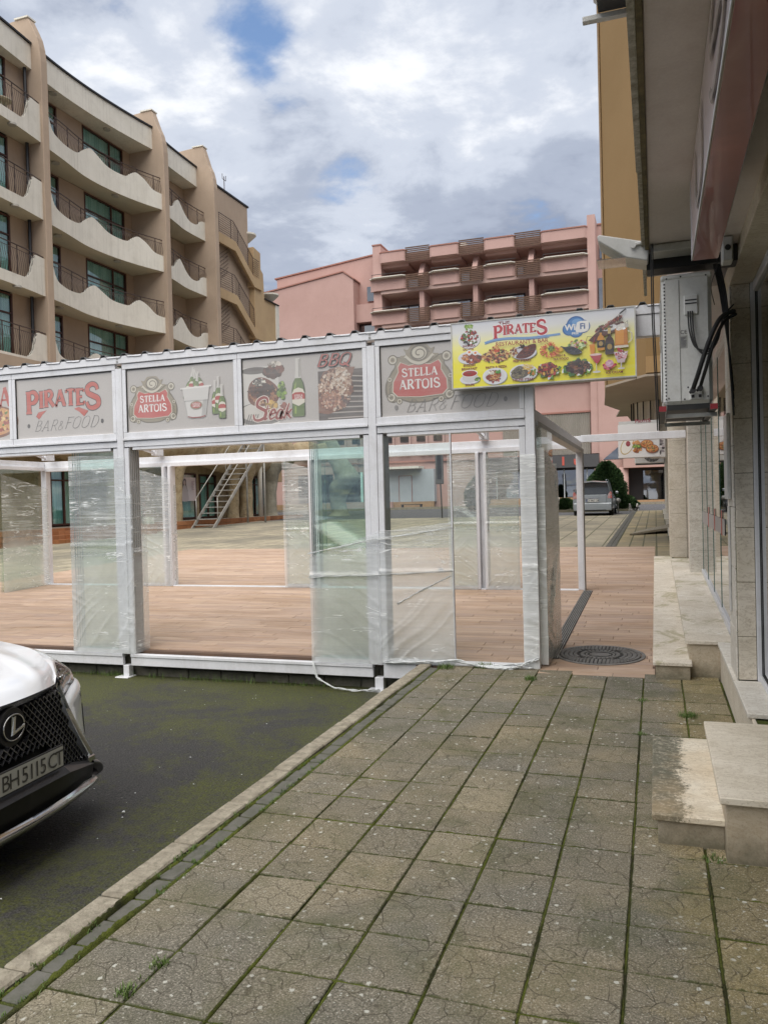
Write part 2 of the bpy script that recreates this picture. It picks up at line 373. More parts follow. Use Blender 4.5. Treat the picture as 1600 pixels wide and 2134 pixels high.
# moss ribbons in the joints
ms = MB(); rr = random.Random(3)
def ribbon(x0, y0, x1, y1, wd, amp, step=.016):
    L = math.hypot(x1-x0, y1-y0); n = int(L/step); dx, dy = (x1-x0)/L, (y1-y0)/L
    def f(u, v):
        s = u*L; den = max(0, noise.noise((x0*3+s*1.3, y0*2+5, 1.0))*1.6+.55)
        h = -.009+(amp*.75*den*(1-abs(2*v-1)**2))*(.6+.8*rr.random()); a = (v-.5)*wd*(.8+.5*min(1, den))
        return (x0+dx*s-dy*a+rr.uniform(-.0015, .0015), y0+dy*s+dx*a, h)
    ms.grid(f, n, 4)
for i, x in enumerate(XL[:9]): ribbon(x, 1.3, x, 7.35 if i < 8 else 7.3, .012 if i != 6 else .008, .0135 if i not in (6,) else .008)
for k in range(-5, 14): ribbon(-1.96, 3.085+.3122*k, .45, 3.085+.3122*k, .008, .011, .02)
ribbon(-2.08, -1, -2.08, 7.4, .022, .02); ribbon(-1.985, -1, -1.975, 7.4, .03, .021)
ms.build('joint_moss', M_moss, side, kind='stuff', smooth=True)
# grass
gr = MB()
def tuft(x, y, z, n, rad, h):
    for _ in range(n):
        a = rr.uniform(0, 6.283); d = rad*rr.random()**.7; bx, by = x+math.cos(a)*d, y+math.sin(a)*d
        hh = h*rr.uniform(.4, 1.1); ln = rr.uniform(.2, .9)*hh; b2 = rr.uniform(0, 6.283); wx, wy = math.cos(b2+1.57)*.0018, math.sin(b2+1.57)*.0018
        p1 = (bx+math.cos(b2)*ln*.35, by+math.sin(b2)*ln*.35, z+hh*.65); p2 = (bx+math.cos(b2)*ln, by+math.sin(b2)*ln, z+hh)
        gr.add([(bx-wx, by-wy, z), (bx+wx, by+wy, z), (p1[0]+wx, p1[1]+wy, p1[2]), (p1[0]-wx, p1[1]-wy, p1[2]), p2], [(0, 1, 2, 3), (3, 2, 4)])
for x, y, n, rad, h in [(-1.673, 2.366, 90, .035, .032), (-1.685, 2.2, 100, .04, .034), (-1.672, 2.28, 30, .03, .02), (-1.91, 7.36, 200, .09, .06), (-1.573, 7.47, 220, .10, .06), (-1.07, 7.03, 200, .06, .05), (.19, 6.09, 200, .07, .05), (.21, 3.74, 70, .05, .035), (-.125, 6.5, 90, .05, .03), (-.123, 5.58, 60, .035, .03), (-1.37, 3.05, 30, .03, .02)]: tuft(x, y, -.012, n, rad, h)
for k in range(230):
    y = rr.uniform(1.9, 4.6); x = (-1.98 if rr.random() < .62 else -2.082)+rr.gauss(0, .009); tuft(x, y, -.012, 9, .014, rr.uniform(.012, .03))
for k in range(160): x = rr.uniform(-9, -3); tuft(x, 7.52+rr.uniform(0, .07), PZ(7.55), 5 if noise.noise((x*1.5, 0, 0)) < .1 else 22, .06, rr.uniform(.02, .10))
gr.build('grass_tufts', M_grass, kind='stuff')
# kerb stones and setts
kerb = MB().box(-2.205, -2.095, -3.2, 7.46, -.42, -.06).build('kerb', M_bed, kind='structure')
y = -3.1; kme = None
while y < 7.3:
    if kme is None:
        o = MB().box(-.058, .058, -.26, .26, -.30, .006).build('kerb_stone', M_kerb, kerb, bevel=.008); kme = o.data
    else: o = link('kerb_stone', kme, kerb, bevel=.008)
    o.location = (-2.150+random.uniform(-.004, .004), y+.262, random.uniform(-.004, .004)); o.rotation_euler = (0, 0, random.gauss(0, .006)); y += .5305
y = .9; sme = None
while y < 7.35:
    if sme is None:
        o = MB().box(-.043, .043, -.082, .082, -.06, -.004).build('paving_sett', M_sett, side, bevel=.006); sme = o.data
    else: o = link('paving_sett', sme, side, bevel=.006)
    o.location = (-2.032+random.uniform(-.003, .003), y, random.uniform(-.006, .002)); o.rotation_euler = (random.gauss(0, .02), random.gauss(0, .02), random.gauss(0, .02)); y += .1775
# ---------------- terrace of stamped boards
M_deck = island_mat('terrace_board', [srgb('#c2a996'), srgb('#b59e8e'), srgb('#c9b19d'), srgb('#ae998c'), srgb('#bba492'), srgb('#c4ad99')], .72, .35, 40, (.35, 5, 1), 5, extra=(.27, .175, .105))
t = NT(M_deck)
M_deckbed = pm('terrace_joint', (.16, .10, .07), (.12, .08, .06), 3, .9, .2)
ys = [7.31, 7.62, 12, 16, 19.86]
mb = MB()
def dz(y): return G(y)-.012
for a, b in zip([7.62, 12, 16], [12, 16, 19.86]): mb.quad((-12.6, a, dz(a)), (-.03, a, dz(a)), (-.03, b, dz(b)), (-12.6, b, dz(b)))
mb.quad((-1.05, 7.31, dz(7.31)), (-.03, 7.31, dz(7.31)), (-.03, 7.62, dz(7.62)), (-1.05, 7.62, dz(7.62)))
mb.box(-12.6, -2.25, 7.62, 7.68, -.07, -.013); mb.box(-2.25, -1.05, 7.50, 7.62, -.1, -.013)
terr = mb.build('terrace_floor', M_deckbed, kind='structure')
mb = MB(); yy = 7.315; row = 0; bw = .128
while yy < 19.85:
    x = -12.6 if yy > 7.6 else (-2.24 if yy > 7.49 else -1.05)
    lim = -.035; first = True; jog = 0
    while x < lim-.02:
        L = rr.uniform(.35, 1.15)*(rr.random() if first else 1)+.12; first = False; x2 = min(lim, x+L)
        y0 = yy+.0012; y1 = yy+bw-.0012; h = rr.uniform(-.001, .001); g0, g1 = G(y0)+h, G(y1)+h; e = .0012
        mb.add([(x+e, y0, g0-.012), (x2-e, y0, g0-.012), (x2-e, y1, g1-.012), (x+e, y1, g1-.012), (x+e+.002, y0+.002, g0), (x2-e-.002, y0+.002, g0), (x2-e-.002, y1-.002, g1), (x+e+.002, y1-.002, g1)],
               [(4, 5, 6, 7), (0, 1, 5, 4), (1, 2, 6, 5), (2, 3, 7, 6), (3, 0, 4, 7)]); x = x2
    yy += bw; row += 1
mb.build('floor_board', M_deck, terr, kind='stuff', fix=False)
# retaining wall of concrete blocks under the terrace edge
rw = thing('retaining_wall', 'low grey block wall under the front edge of the boarded terrace', 'wall', (-7, 7.68, -.33))
bme = None
for r_, z in enumerate((-.36, -.195)):
    x = -12.6+(.2 if r_ else 0)
    while x < -2.3:
        if bme is None: o = MB().box(-.197, .197, -.06, .06, 0, .158).build('block', M_block, rw, bevel=.008); bme = o.data
        else: o = link('block', bme, rw, bevel=.008)
        o.location = (x+.2, 7.70+random.uniform(-.004, .004), z+random.uniform(-.002, .002)); x += .405
# ---------------- plaza beyond the terrace
def paver_mat(name, c1, c2, sx, sy, off=.0, mort=(.10, .10, .05), ms_=.02):
    m = newmat(name); t = NT(m); P = t.pos()
    b = t.n('ShaderNodeTexBrick'); b.offset = off; b.squash = 1; t.l(P, b.inputs['Vector'])
    b.inputs['Color1'].default_value = (*c1, 1); b.inputs['Color2'].default_value = (*c2, 1); b.inputs['Mortar'].default_value = (*mort, 1)
    b.inputs['Scale'].default_value = 1; b.inputs['Mortar Size'].default_value = ms_; b.inputs['Mortar Smooth'].default_value = .3; b.inputs['Brick Width'].default_value = sx; b.inputs['Row Height'].default_value = sy
    c = t.mix(t.ramp(t.noise(P, .35, 6, .65, .4), [(.42, 0.0), (.66, .75)]), b.outputs['Color'], (.15, .145, .12))
    c = t.mix(t.ramp(t.noise(P, 5, 5, .7), [(.45, 0.0), (.8, .5)]), c, (.09, .08, .06))
    t.out(t.bsdf(c, .9, t.bump(b.outputs['Fac'], .5, -.006, t.bump(t.noise(P, 70, 3), .3, .005)), 0, .25)); return m
M_plaza = paver_mat('plaza_paver', srgb('#aea58f'), srgb('#989080'), .62, .62)
M_walk2 = paver_mat('far_walk_paver', srgb('#a89a7c'), srgb('#8f8468'), .307, .62)
ground_sheet('plaza_paving', -21, -1.16, [19.86, 20, 30, 38.4], 0, M_plaza)
ground_sheet('plaza_paving', -21, -12.6, [7.7, 12, 19.86], .0, M_plaza)
ground_sheet('far_sidewalk', -.034, 1.4, [14.5, 16, 18, 19.86], -.002, M_walk2)
fw = ground_sheet('far_sidewalk', -.93, 1.4, [19.86, 20, 30, 38, 43.6], .0, M_walk2)
mb = MB()
for x0, x1 in ((-1.155, -1.045), (-1.035, -.935)):
    yv = 19.87
    while yv < 43:
        y1 = min(43.2, yv+.98); mb.add([(x0, yv, G(yv)+.004), (x1, yv, G(yv)+.004), (x1, y1, G(y1)+.004), (x0, y1, G(y1)+.004), (x0, yv, G(yv)-.06), (x1, yv, G(yv)-.06), (x1, y1, G(y1)-.06), (x0, y1, G(y1)-.06)], [(0, 1, 2, 3), (0, 4, 5, 1), (1, 5, 6, 2), (2, 6, 7, 3), (3, 7, 4, 0)]); yv += 1.0
mb.build('drain_channel', M_gutter, kind='structure')
ground_sheet('street', -200, 120, [38.4, 48, 58.7], -.03, M_street)
mb = MB(); x = -60.0
while x < 40:
    mb.box(x, x+.98, 58.7, 58.9, .7, 1.07); x += 1.0
mb.build('street_kerb', M_kerb, kind='structure')
ground_sheet('verge', -60, 40, [58.9, 67], .05, pm('verge_soil', (.13, .11, .075), (.09, .10, .045), 1.2, .95, .3, 20))
# planted island around the conifer
mb = MB(); mb.prism([(-5.6, 43.9), (-1.25, 43.9), (-1.05, 44.3), (-1.05, 50), (-5.6, 50), (-6, 47)], 'z', .6, .86)
mb.build('planting_island', pm('island_soil', (.15, .13, .09), (.09, .09, .05), 2, .95, .3, 20), kind='structure')

# ---------------- stone steps
def stone_mat(name, c1, c2, stain=0, rough=.55, vein=(.30, .22, .13)):
    m = newmat(name); t = NT(m); P = t.pos(); s = t.n('ShaderNodeSeparateXYZ'); t.l(P, s.inputs[0])
    a = t.noise(P, 2.2, 7, .62, .8); c = t.mix(t.ramp(a, [(.36, 0.0), (.66, 1.0)]), c1, c2)
    v = t.noise(t.pos((2, 5, 4)), 1.7, 9, .72, 2.0); c = t.mix(t.ramp(v, [(.46, 0.0), (.5, .35), (.54, 0.0)]), c, vein)
    c = t.mix(t.ramp(t.noise(P, 75, 3, .7), [(.30, .45), (.45, 0.0)]), c, tuple(x*.6 for x in vein))
    if stain == 1:   # black lichen on the outer side of the low tread, ochre run-off inside
        n = t.math('ADD', s.outputs[0], t.math('MULTIPLY', t.math('SUBTRACT', t.noise(P, 7, 4, .6), .5), .18))
        n = t.math('ADD', n, t.math('MULTIPLY', t.math('SUBTRACT', t.noise(P, 45, 5, .85), .5), .30))
        k = t.ramp(n, [(.085, .95), (.115, 0.0)]); e = t.math('ADD', s.outputs[1], t.math('MULTIPLY', t.math('SUBTRACT', t.noise(P, 14, 6, .8), .5), .2))
        k = t.math('MAXIMUM', k, t.ramp(e, [(3.82, .9), (3.93, 0.0)])) if False else k
        k = t.math('MULTIPLY', k, t.ramp(t.noise(P, 38, 6, .8), [(.36, .45), (.50, 1.0)])); c = t.mix(k, c, t.mix(t.noise(P, 30, 5, .8), (.035, .035, .025), (.15, .15, .10)))
        c = t.mix(t.ramp(t.noise(P, 3, 4), [(.45, 0.0), (.7, .35)]), c, (.56, .40, .22))
    if stain == 2:   # greenish water marks
        k = t.ramp(t.noise(P, 1.5, 7, .75, .9), [(.54, 0.0), (.60, .8), (.66, .35)]); c = t.mix(t.math('MULTIPLY', k, .8), c, (.30, .27, .12))
        k = t.ramp(t.noise(t.pos((1, 1, 1)), 2.6, 8, .8, 1.5), [(.58, 0.0), (.64, .8)]); c = t.mix(k, c, (.80, .78, .72))
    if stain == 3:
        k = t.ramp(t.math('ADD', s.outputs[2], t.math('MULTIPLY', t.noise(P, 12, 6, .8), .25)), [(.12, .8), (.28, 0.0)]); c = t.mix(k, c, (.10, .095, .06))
    t.out(t.bsdf(c, t.math('ADD', rough, t.math('MULTIPLY', t.noise(P, 20, 4), .25)), t.bump(t.noise(P, 120, 3, .7), .15, .003), 0, .4)); return m
M_stone = stone_mat('beige_limestone', (.72, .66, .55), (.60, .54, .43)); M_stone_l = stone_mat('pale_limestone', (.76, .71, .62), (.64, .58, .48), 2)
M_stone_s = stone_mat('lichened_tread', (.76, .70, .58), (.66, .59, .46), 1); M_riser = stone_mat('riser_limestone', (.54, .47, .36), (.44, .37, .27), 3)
st = thing('entrance_steps', 'two beige stone steps nearest the camera, lower tread blackened with lichen', 'steps', (.3, 4.4, 0))
MB().box(-.045, .285, 3.825, 5.07, .112, .142).build('tread', M_stone_s, st, bevel=.004)['label'] = 'lower tread stained black with lichen'
MB().box(.235, 1.30, 3.685, 4.905, .262, .294).build('tread', M_stone, st, bevel=.004)
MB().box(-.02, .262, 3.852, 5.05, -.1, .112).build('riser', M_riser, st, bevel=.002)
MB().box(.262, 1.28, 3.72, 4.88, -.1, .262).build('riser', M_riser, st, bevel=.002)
st = thing('shopfront_steps', 'long pair of beige stone steps running along the shopfront beside the terrace', 'steps', (.2, 7.4, 0))
def sloped(mb, x0, x1, y0, y1, dz0, dz1):
    n = 1; g0, g1 = G(y0), G(y1)
    mb.add([(x0, y0, g0+dz0), (x1, y0, g0+dz0), (x1, y1, g1+dz0), (x0, y1, g1+dz0), (x0, y0, g0+dz1), (x1, y0, g0+dz1), (x1, y1, g1+dz1), (x0, y1, g1+dz1)], [(3, 2, 1, 0), (4, 5, 6, 7), (0, 1, 5, 4), (1, 2, 6, 5), (2, 3, 7, 6), (3, 0, 4, 7)])
yb = [7.27, 8.22, 9.9, 11.6, 13.3, 14.9, 16.2]
for a, b in zip(yb, yb[1:]):
    m1 = MB(); sloped(m1, -.05, .268, a+.0015, b-.0015, .12, .15); m1.build('tread', M_stone_l, st, bevel=.003)
yb = [7.40, 8.9, 10.1, 11.4, 12.8, 14.2]
for a, b in zip(yb, yb[1:]):
    m1 = MB(); sloped(m1, .222, .80, a+.0015, b-.0015, .29, .32); m1.build('tread', M_stone_l, st, bevel=.003)
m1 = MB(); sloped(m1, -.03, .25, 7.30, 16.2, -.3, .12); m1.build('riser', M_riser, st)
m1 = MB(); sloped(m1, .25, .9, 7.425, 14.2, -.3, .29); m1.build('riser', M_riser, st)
# ---------------- manhole cover
M_iron = pm('cast_iron', (.21, .205, .20), (.14, .138, .13), 8, .55, .4, 90, spec=.5, dirt=.5, dcol=(.16, .13, .09))
mc = thing('manhole_cover', 'round cast iron manhole cover set in the boards by the steps', 'manhole cover', (-.55, 8.17, G(8.17)))
def on_slope(v): x, y, z = v; X, Y = x-.55, y+8.17; return (X, Y, z+.017+.02984*(Y-8.17))
def sb(mb): mb.v = [on_slope(v) for v in mb.v]; return mb
sb(MB().disc((0, 0, 0), .395, .43, 'z', .010, 48)).build('frame', M_iron, mc, bevel=.002)
sb(MB().disc((0, 0, 0), .0, .388, 'z', .006, 48)).build('cover', pm('iron_recess', (.035, .033, .03), None, 6, .7, .3), mc)
bl = MB()
for ri, (r0, r1, nb_) in enumerate(((.355, .382, 64), (.31, .345, 56), (.265, .30, 48), (.225, .255, 40), (.155, .19, 26))):
    for k in range(nb_):
        a0 = 2*math.pi*(k+.12)/nb_; a1 = 2*math.pi*(k+.78)/nb_
        if ri == 3 and k % 10 in (4, 5): continue
        vs = [(r*math.cos(a), r*math.sin(a), z) for z in (.006, .015) for r, a in ((r0, a0), (r1, a0), (r1, a1), (r0, a1))]
        bl.add(vs, [(4, 5, 6, 7), (0, 1, 5, 4), (1, 2, 6, 5), (2, 3, 7, 6), (3, 0, 4, 7)])
sb(bl).build('tread_stud', M_iron, mc, kind='stuff')
e = MB().disc((0, 0, .006), .125, .14, 'z', .006, 36).box(-.1, .1, -.02, .02, .006, .012).box(-.08, .08, -.06, -.035, .006, .012).box(-.08, .08, .035, .06, .006, .012)
sb(e).build('emblem', M_iron, mc)

# ================================================================ flat print (lettering and pictures as thin coloured faces)
def print_mat(name, rough=.35, coat=.6, dust=.25):
    m = newmat(name); t = NT(m); a = t.n('ShaderNodeAttribute', attribute_name='col'); P = t.pos()
    c = t.mix(t.ramp(t.noise(P, 3, 6, .7), [(.30, dust*.8), (.75, dust*1.5)]), a.outputs['Color'], (.50, .49, .47))
    c = t.mix(t.ramp(t.noise(t.pos((.6, .6, 22)), 1.2, 3), [(.4, 0.0), (.7, .10)]), c, (.6, .6, .58))
    t.out(t.bsdf(c, rough, None, 0, .5, coat)); return m
M_print = print_mat('film_print'); M_print2 = print_mat('lightbox_print', .3, .8, .03)
def catmull(p, n=8, closed=False):
    if len(p) < 3: return p
    o = []; m = len(p); rng = range(m if closed else m-1)
    for i in rng:
        a, b, c, d = (p[(i-1) % m] if closed or i else p[0]), p[i], p[(i+1) % m], (p[(i+2) % m] if closed or i+2 < m else p[-1])
        for k in range(n):
            t = k/n; o.append(tuple(.5*((2*b[j])+(-a[j]+c[j])*t+(2*a[j]-5*b[j]+4*c[j]-d[j])*t*t+(-a[j]+3*b[j]-3*c[j]+d[j])*t**3) for j in (0, 1)))
    if not closed: o.append(p[-1])
    return o
# glyphs: (strokes, advance); V stem with serifs, L thick line, l thin line, C thick curve, c thin curve
GLY = {
 'S': ([('C', [(.60, .74), (.52, .92), (.32, .98), (.12, .86), (.13, .64), (.36, .51), (.60, .38), (.62, .14), (.38, .02), (.16, .07), (.05, .27)])], .76),
 'P': ([('V', .17), ('C', [(.17, .94), (.48, .97), (.64, .74), (.48, .50), (.19, .48)])], .74),
 'R': ([('V', .17), ('C', [(.17, .94), (.48, .97), (.62, .74), (.46, .50), (.19, .48)]), ('L', [(.38, .48), (.74, 0)])], .82),
 'I': ([('V', .17)], .36),
 'A': ([('l', [(.38, .99), (.08, 0)]), ('L', [(.38, .99), (.70, 0)]), ('l', [(.19, .33), (.58, .33)]), ('l', [(0, .03), (.18, .03)]), ('l', [(.58, .03), (.82, .03)])], .80),
 'T': ([('V', .36), ('l', [(.02, .94), (.70, .94)]), ('l', [(.04, .95), (.04, .76)]), ('l', [(.68, .95), (.68, .76)])], .74),
 'E': ([('V', .15), ('l', [(.15, .94), (.58, .94)]), ('l', [(.15, .50), (.46, .50)]), ('l', [(.15, .06), (.60, .06)]), ('l', [(.59, .95), (.59, .78)]), ('l', [(.61, .05), (.61, .24)])], .68),
 'L': ([('V', .15), ('l', [(.15, .06), (.56, .06)]), ('l', [(.58, .05), (.58, .26)])], .64),
 'O': ([('C', [(.38, .98), (.12, .84), (.06, .5), (.12, .16), (.38, .02), (.64, .16), (.70, .5), (.64, .84), (.38, .98)])], .80),
 'B': ([('V', .15), ('C', [(.15, .95), (.48, .95), (.56, .74), (.42, .54), (.18, .52)]), ('C', [(.40, .53), (.62, .42), (.60, .14), (.40, .03), (.15, .04)])], .72),
 'D': ([('V', .15), ('C', [(.15, .96), (.48, .93), (.68, .68), (.66, .30), (.46, .05), (.15, .04)])], .80),
 'F': ([('V', .15), ('l', [(.05, .95), (.66, .97)]), ('l', [(.15, .52), (.50, .54)])], .64),
 'Q': ([('C', [(.38, .98), (.12, .84), (.06, .5), (.12, .16), (.38, .02), (.64, .16), (.70, .5), (.64, .84), (.38, .98)]), ('L', [(.34, .2), (.82, -.12)])], .86),
 '&': ([('c', [(.70, .10), (.40, .50), (.18, .80), (.34, .98), (.50, .82), (.30, .56), (.06, .30), (.14, .04), (.42, .02), (.62, .24), (.70, .44)])], .78),
 'H': ([('V', .15), ('V', .60), ('l', [(.15, .5), (.60, .5)])], .78), ' ': ([], .36),
 't': ([('C', [(.22, .95), (.14, .3), (.22, .03), (.38, .12)]), ('c', [(0, .66), (.42, .72)])], .42),
 'e': ([('C', [(.06, .30), (.38, .42), (.34, .62), (.16, .60), (.06, .28), (.20, .02), (.48, .18)])], .50),
 'a': ([('C', [(.42, .56), (.22, .62), (.06, .38), (.10, .06), (.30, .08), (.42, .50)]), ('C', [(.43, .58), (.38, .16), (.44, .02), (.58, .16)])], .58),
 'k': ([('C', [(.16, 1.0), (.10, .5), (.08, 0)]), ('C', [(.44, .62), (.30, .40), (.12, .34)]), ('C', [(.14, .34), (.34, .18), (.52, .02)])], .56),
 'U': ([('C', [(.10, .97), (.10, .3), (.22, .04), (.42, .02), (.58, .2), (.60, .97)])], .74),
}
def font_mesh(txt, size, bold=0.0, spacing=1.0):
    cu = bpy.data.curves.new('lettering', 'FONT'); cu.body = txt; cu.size = size; cu.offset = bold*size; cu.align_x = 'CENTER'; cu.align_y = 'BOTTOM_BASELINE'; cu.space_character = spacing; cu.resolution_u = 3
    ob = bpy.data.objects.new('lettering', cu); COL.objects.link(ob)
    dg = bpy.context.evaluated_depsgraph_get(); me = bpy.data.meshes.new_from_object(ob.evaluated_get(dg))
    vs = [v.co.copy() for v in me.vertices]; fs = [tuple(p.vertices) for p in me.polygons]
    bpy.data.objects.remove(ob); bpy.data.curves.remove(cu); bpy.data.meshes.remove(me); return vs, fs
FC = {}
class PB:
    """2D print: everything in panel metres, layered a few tenths of a millimetre apart"""
    def __init__(s, step=.0005): s.mb = MB(); s.k = 1; s.step = step; s.rr = random.Random(5)
    def poly(s, p, col, mb=None):
        s.mb.add([(x, s.k*s.step, y) for x, y in p], [tuple(range(len(p)))], 0, col); s.k += 1
    def polys(s, ps, col):
        for p in ps: s.mb.add([(x, s.k*s.step, y) for x, y in p], [tuple(range(len(p)))], 0, col)
        s.k += 1
    def rect(s, x0, x1, y0, y1, col): s.poly([(x0, y0), (x1, y0), (x1, y1), (x0, y1)], col)
    def vgrad(s, x0, x1, ys, cols):
        n = 14
        for i in range(len(ys)-1):
            for k in range(n):
                a, b = k/n, (k+1)/n; f = (a+b)/2; c = tuple(cols[i][j]*(1-f)+cols[i+1][j]*f for j in range(3))
                ya, yb = ys[i]+(ys[i+1]-ys[i])*a, ys[i]+(ys[i+1]-ys[i])*b
                s.mb.add([(x0, s.k*s.step, ya), (x1, s.k*s.step, ya), (x1, s.k*s.step, yb), (x0, s.k*s.step, yb)], [(0, 1, 2, 3)], 0, c)
        s.k += 1
    def ell(s, cx, cy, rx, ry, col, n=28, rot=0): s.poly([(cx+rx*math.cos(a)*math.cos(rot)-ry*math.sin(a)*math.sin(rot), cy+rx*math.cos(a)*math.sin(rot)+ry*math.sin(a)*math.cos(rot)) for a in (2*math.pi*i/n for i in range(n))], col)
    def ribbon(s, pts, wd, col, taper=0.0):
        n = len(pts); L = []; Rr = []
        for i, p in enumerate(pts):
            a, b = pts[max(i-1, 0)], pts[min(i+1, n-1)]; dx, dy = b[0]-a[0], b[1]-a[1]; l = math.hypot(dx, dy) or 1
            ww = wd/2*(1-taper*(1-math.sin(math.pi*min(1, max(0, i/(n-1)))))) if taper else wd/2
            L.append((p[0]-dy/l*ww, p[1]+dx/l*ww)); Rr.append((p[0]+dy/l*ww, p[1]-dx/l*ww))
        for i in range(n-1): s.mb.add([(x, s.k*s.step, y) for x, y in (L[i], L[i+1], Rr[i+1], Rr[i])], [(0, 1, 2, 3)], 0, col)
        s.k += 1
    def text(s, txt, x, y, h, col, thick=.17, thin=.08, serif=.30, slant=0.0, space=.04, grow=0.0, sx=1.0, sizes=None, center=True, drops=None, curve=None):
        wds = [GLY[c][1]*(sizes or {}).get(i, 1.0)*sx*h for i, c in enumerate(txt)]; tot = sum(wds)+space*h*(len(txt)-1)
        cx = x-tot/2 if center else x; k0 = s.k
        for i, c in enumerate(txt):
            f = (sizes or {}).get(i, 1.0)*h; dy = (drops or {}).get(i, 0.0)*h; s.k = k0
            if curve: dy += curve(i/(max(1, len(txt)-1)))*h
            def T(p): return (cx+(p[0]*sx+p[1]*slant)*f, y+dy+p[1]*f)
            for kind, d in GLY[c][0]:
                s.k = k0 + (1 if kind in 'VL' else 2 if kind == 'C' else 0)*.12
                if kind == 'V':
                    s.ribbon([T((d, 0)), T((d, 1))], thick*f+grow, col); s.k = k0+.3
                    if serif:
                        for yy in (.03, .97): s.ribbon([T((d-serif/2, yy)), T((d+serif/2, yy))], thin*.85*f+grow, col); s.k = k0+.35
                elif kind in 'Ll': s.ribbon([T(d[0]), T(d[1])], (thick if kind == 'L' else thin)*f+grow, col)
                else:
                    pts = catmull(d, 7); pts = [T(p) for p in pts]; s.ribbon(pts, (thick*.9 if kind == 'C' else thin*1.2)*f+grow, col, .45 if not grow else .25)
            cx += wds[i]+space*h
        s.k = k0+1.5
        return tot
    def sans(s, txt, x, y, h, col, bold=.02, rot=0.0):
        key = (txt, round(bold, 3))
        if key not in FC: FC[key] = font_mesh(txt, 1.0, bold)
        vs, fs = FC[key]; c, sn = math.cos(rot), math.sin(rot); h = h/.69
        s.mb.add([(x+(v.x*c-v.y*sn)*h, s.k*s.step, y+(v.x*sn+v.y*c)*h) for v in vs], fs, 0, col); s.k += 1
    def blobs(s, cx, cy, rx, ry, n, cols, size, flat=1.0, ring=None):
        r = s.rr
        for _ in range(n):
            a = r.uniform(0, 6.283); d = math.sqrt(r.random()); px, py = cx+rx*d*math.cos(a), cy+ry*d*math.sin(a)
            sz = size*r.uniform(.45, 1.15); m = r.choice((5, 6, 7)); st = r.uniform(.55, 1)*flat; ro = r.uniform(0, 3.14)
            p = []
            for i in range(m):
                b = 2*math.pi*i/m; q = r.uniform(.75, 1.15); ex, ey = sz*q*math.cos(b), sz*q*st*math.sin(b)
                p.append((px+ex*math.cos(ro)-ey*math.sin(ro), py+ex*math.sin(ro)+ey*math.cos(ro)))
            c = r.choice(cols); v = r.uniform(.75, 1.2); s.mb.add([(x, s.k*s.step, y) for x, y in p], [tuple(range(m))], 0, tuple(min(1, t_*v) for t_ in c)); s.k += .06
        s.k += 1
    def place(s, name, mat, parent, ox, oy, oz, kind=None):
        """panel x -> world x, layers step towards -y, panel y -> world z"""
        s.mb.v = [(ox+x, oy-l, oz+z) for x, l, z in s.mb.v]
        me = s.mb.mesh(name, mat); return link(name, me, parent, kind=kind)
def H(*h): return [srgb(x) for x in h]
WHITE = srgb('#e8e6e2'); RED = srgb('#b23a2a'); DARK = srgb('#2c2b2b')
FILM = srgb('#c3bfbb')
def cartouche(p, cx, cy, W, tone=1.0):
    """red label plate in a scrolled tan frame with a horn on top"""
    def sc_(c): return tuple(x*tone for x in c)
    tan, tan2, redc, lt = sc_(srgb('#8b8068')), sc_(srgb('#5f5643')), sc_(srgb('#b8382c')), sc_(srgb('#c9c2b0'))
    s = W/2
    def half(pts): return [(cx+x*s, cy+y*s) for x, y in pts]+[(cx-x*s, cy+y*s) for x, y in pts[::-1]]
    shape = [(0, .54), (.30, .50), (.58, .62), (.78, .58), (.70, .38), (.82, .20), (.98, -.12), (.96, -.44), (.78, -.62), (.56, -.56), (.30, -.64), (0, -.66)]
    p.poly(half(catmull([(x*1.06, y*1.06) for x, y in shape], 5)), tan2); p.poly(half(catmull(shape, 5)), tan)
    for sx in (-1, 1):
        for (x, y, r) in ((.80, .58, .13), (.86, -.50, .12), (.90, .02, .07), (.62, -.62, .08)):
            p.ell(cx+sx*x*s, cy+y*s, r*s*1.15, r*s*1.15, tan2, 16); p.ell(cx+sx*x*s, cy+y*s, r*s*.9, r*s*.9, lt, 16); p.ell(cx+sx*x*s, cy+y*s, r*s*.55, r*s*.55, tan, 14); p.ell(cx+sx*x*s, cy+y*s, r*s*.22, r*s*.22, tan2, 10)
        for k in range(5): p.ribbon([(cx+sx*(.84+.03*k)*s, cy+(-.1-.09*k)*s), (cx+sx*(.92-.01*k)*s, cy+(-.18-.09*k)*s)], .02*s, tan2)
    inner = [(0, .42), (.32, .38), (.56, .48), (.64, .36), (.62, .22), (.78, -.06), (.80, -.34), (.66, -.48), (0, -.52)]
    p.poly(half([(x*1.04, y*1.05) for x, y in inner]), lt); p.poly(half(inner), redc)
    # horn and ribbon
    p.poly(half(catmull([(0, 1.00), (.20, .98), (.34, .84), (.46, .86), (.40, .70), (.58, .66), (.40, .52), (.18, .42), (0, .40)], 5)), tan)
    p.ell(cx, cy+.72*s, .27*s, .24*s, tan2, 22); p.ell(cx, cy+.72*s, .22*s, .19*s, lt, 22)
    p.ribbon([(cx+.30*s*math.cos(a)*(1-a/14), cy+.72*s+.25*s*math.sin(a)*(1-a/14)) for a in [i*.45 for i in range(26)]], .035*s, tan2)
    p.ribbon([(cx+x*s, cy+y*s) for x, y in catmull([(-.42, .66), (-.24, .50), (0, .43), (.24, .50), (.42, .66)], 5)], .09*s, lt)
    p.ribbon([(cx+x*s, cy+y*s) for x, y in catmull([(-.42, .61), (-.24, .45), (0, .38), (.24, .45), (.42, .61)], 5)], .02*s, tan2)
    p.text('STELLA', cx, cy+.07*s, .235*s, sc_(WHITE), .2, .10, .26, space=.05); p.text('ARTOIS', cx, cy-.29*s, .27*s, sc_(WHITE), .2, .10, .26, space=.05)
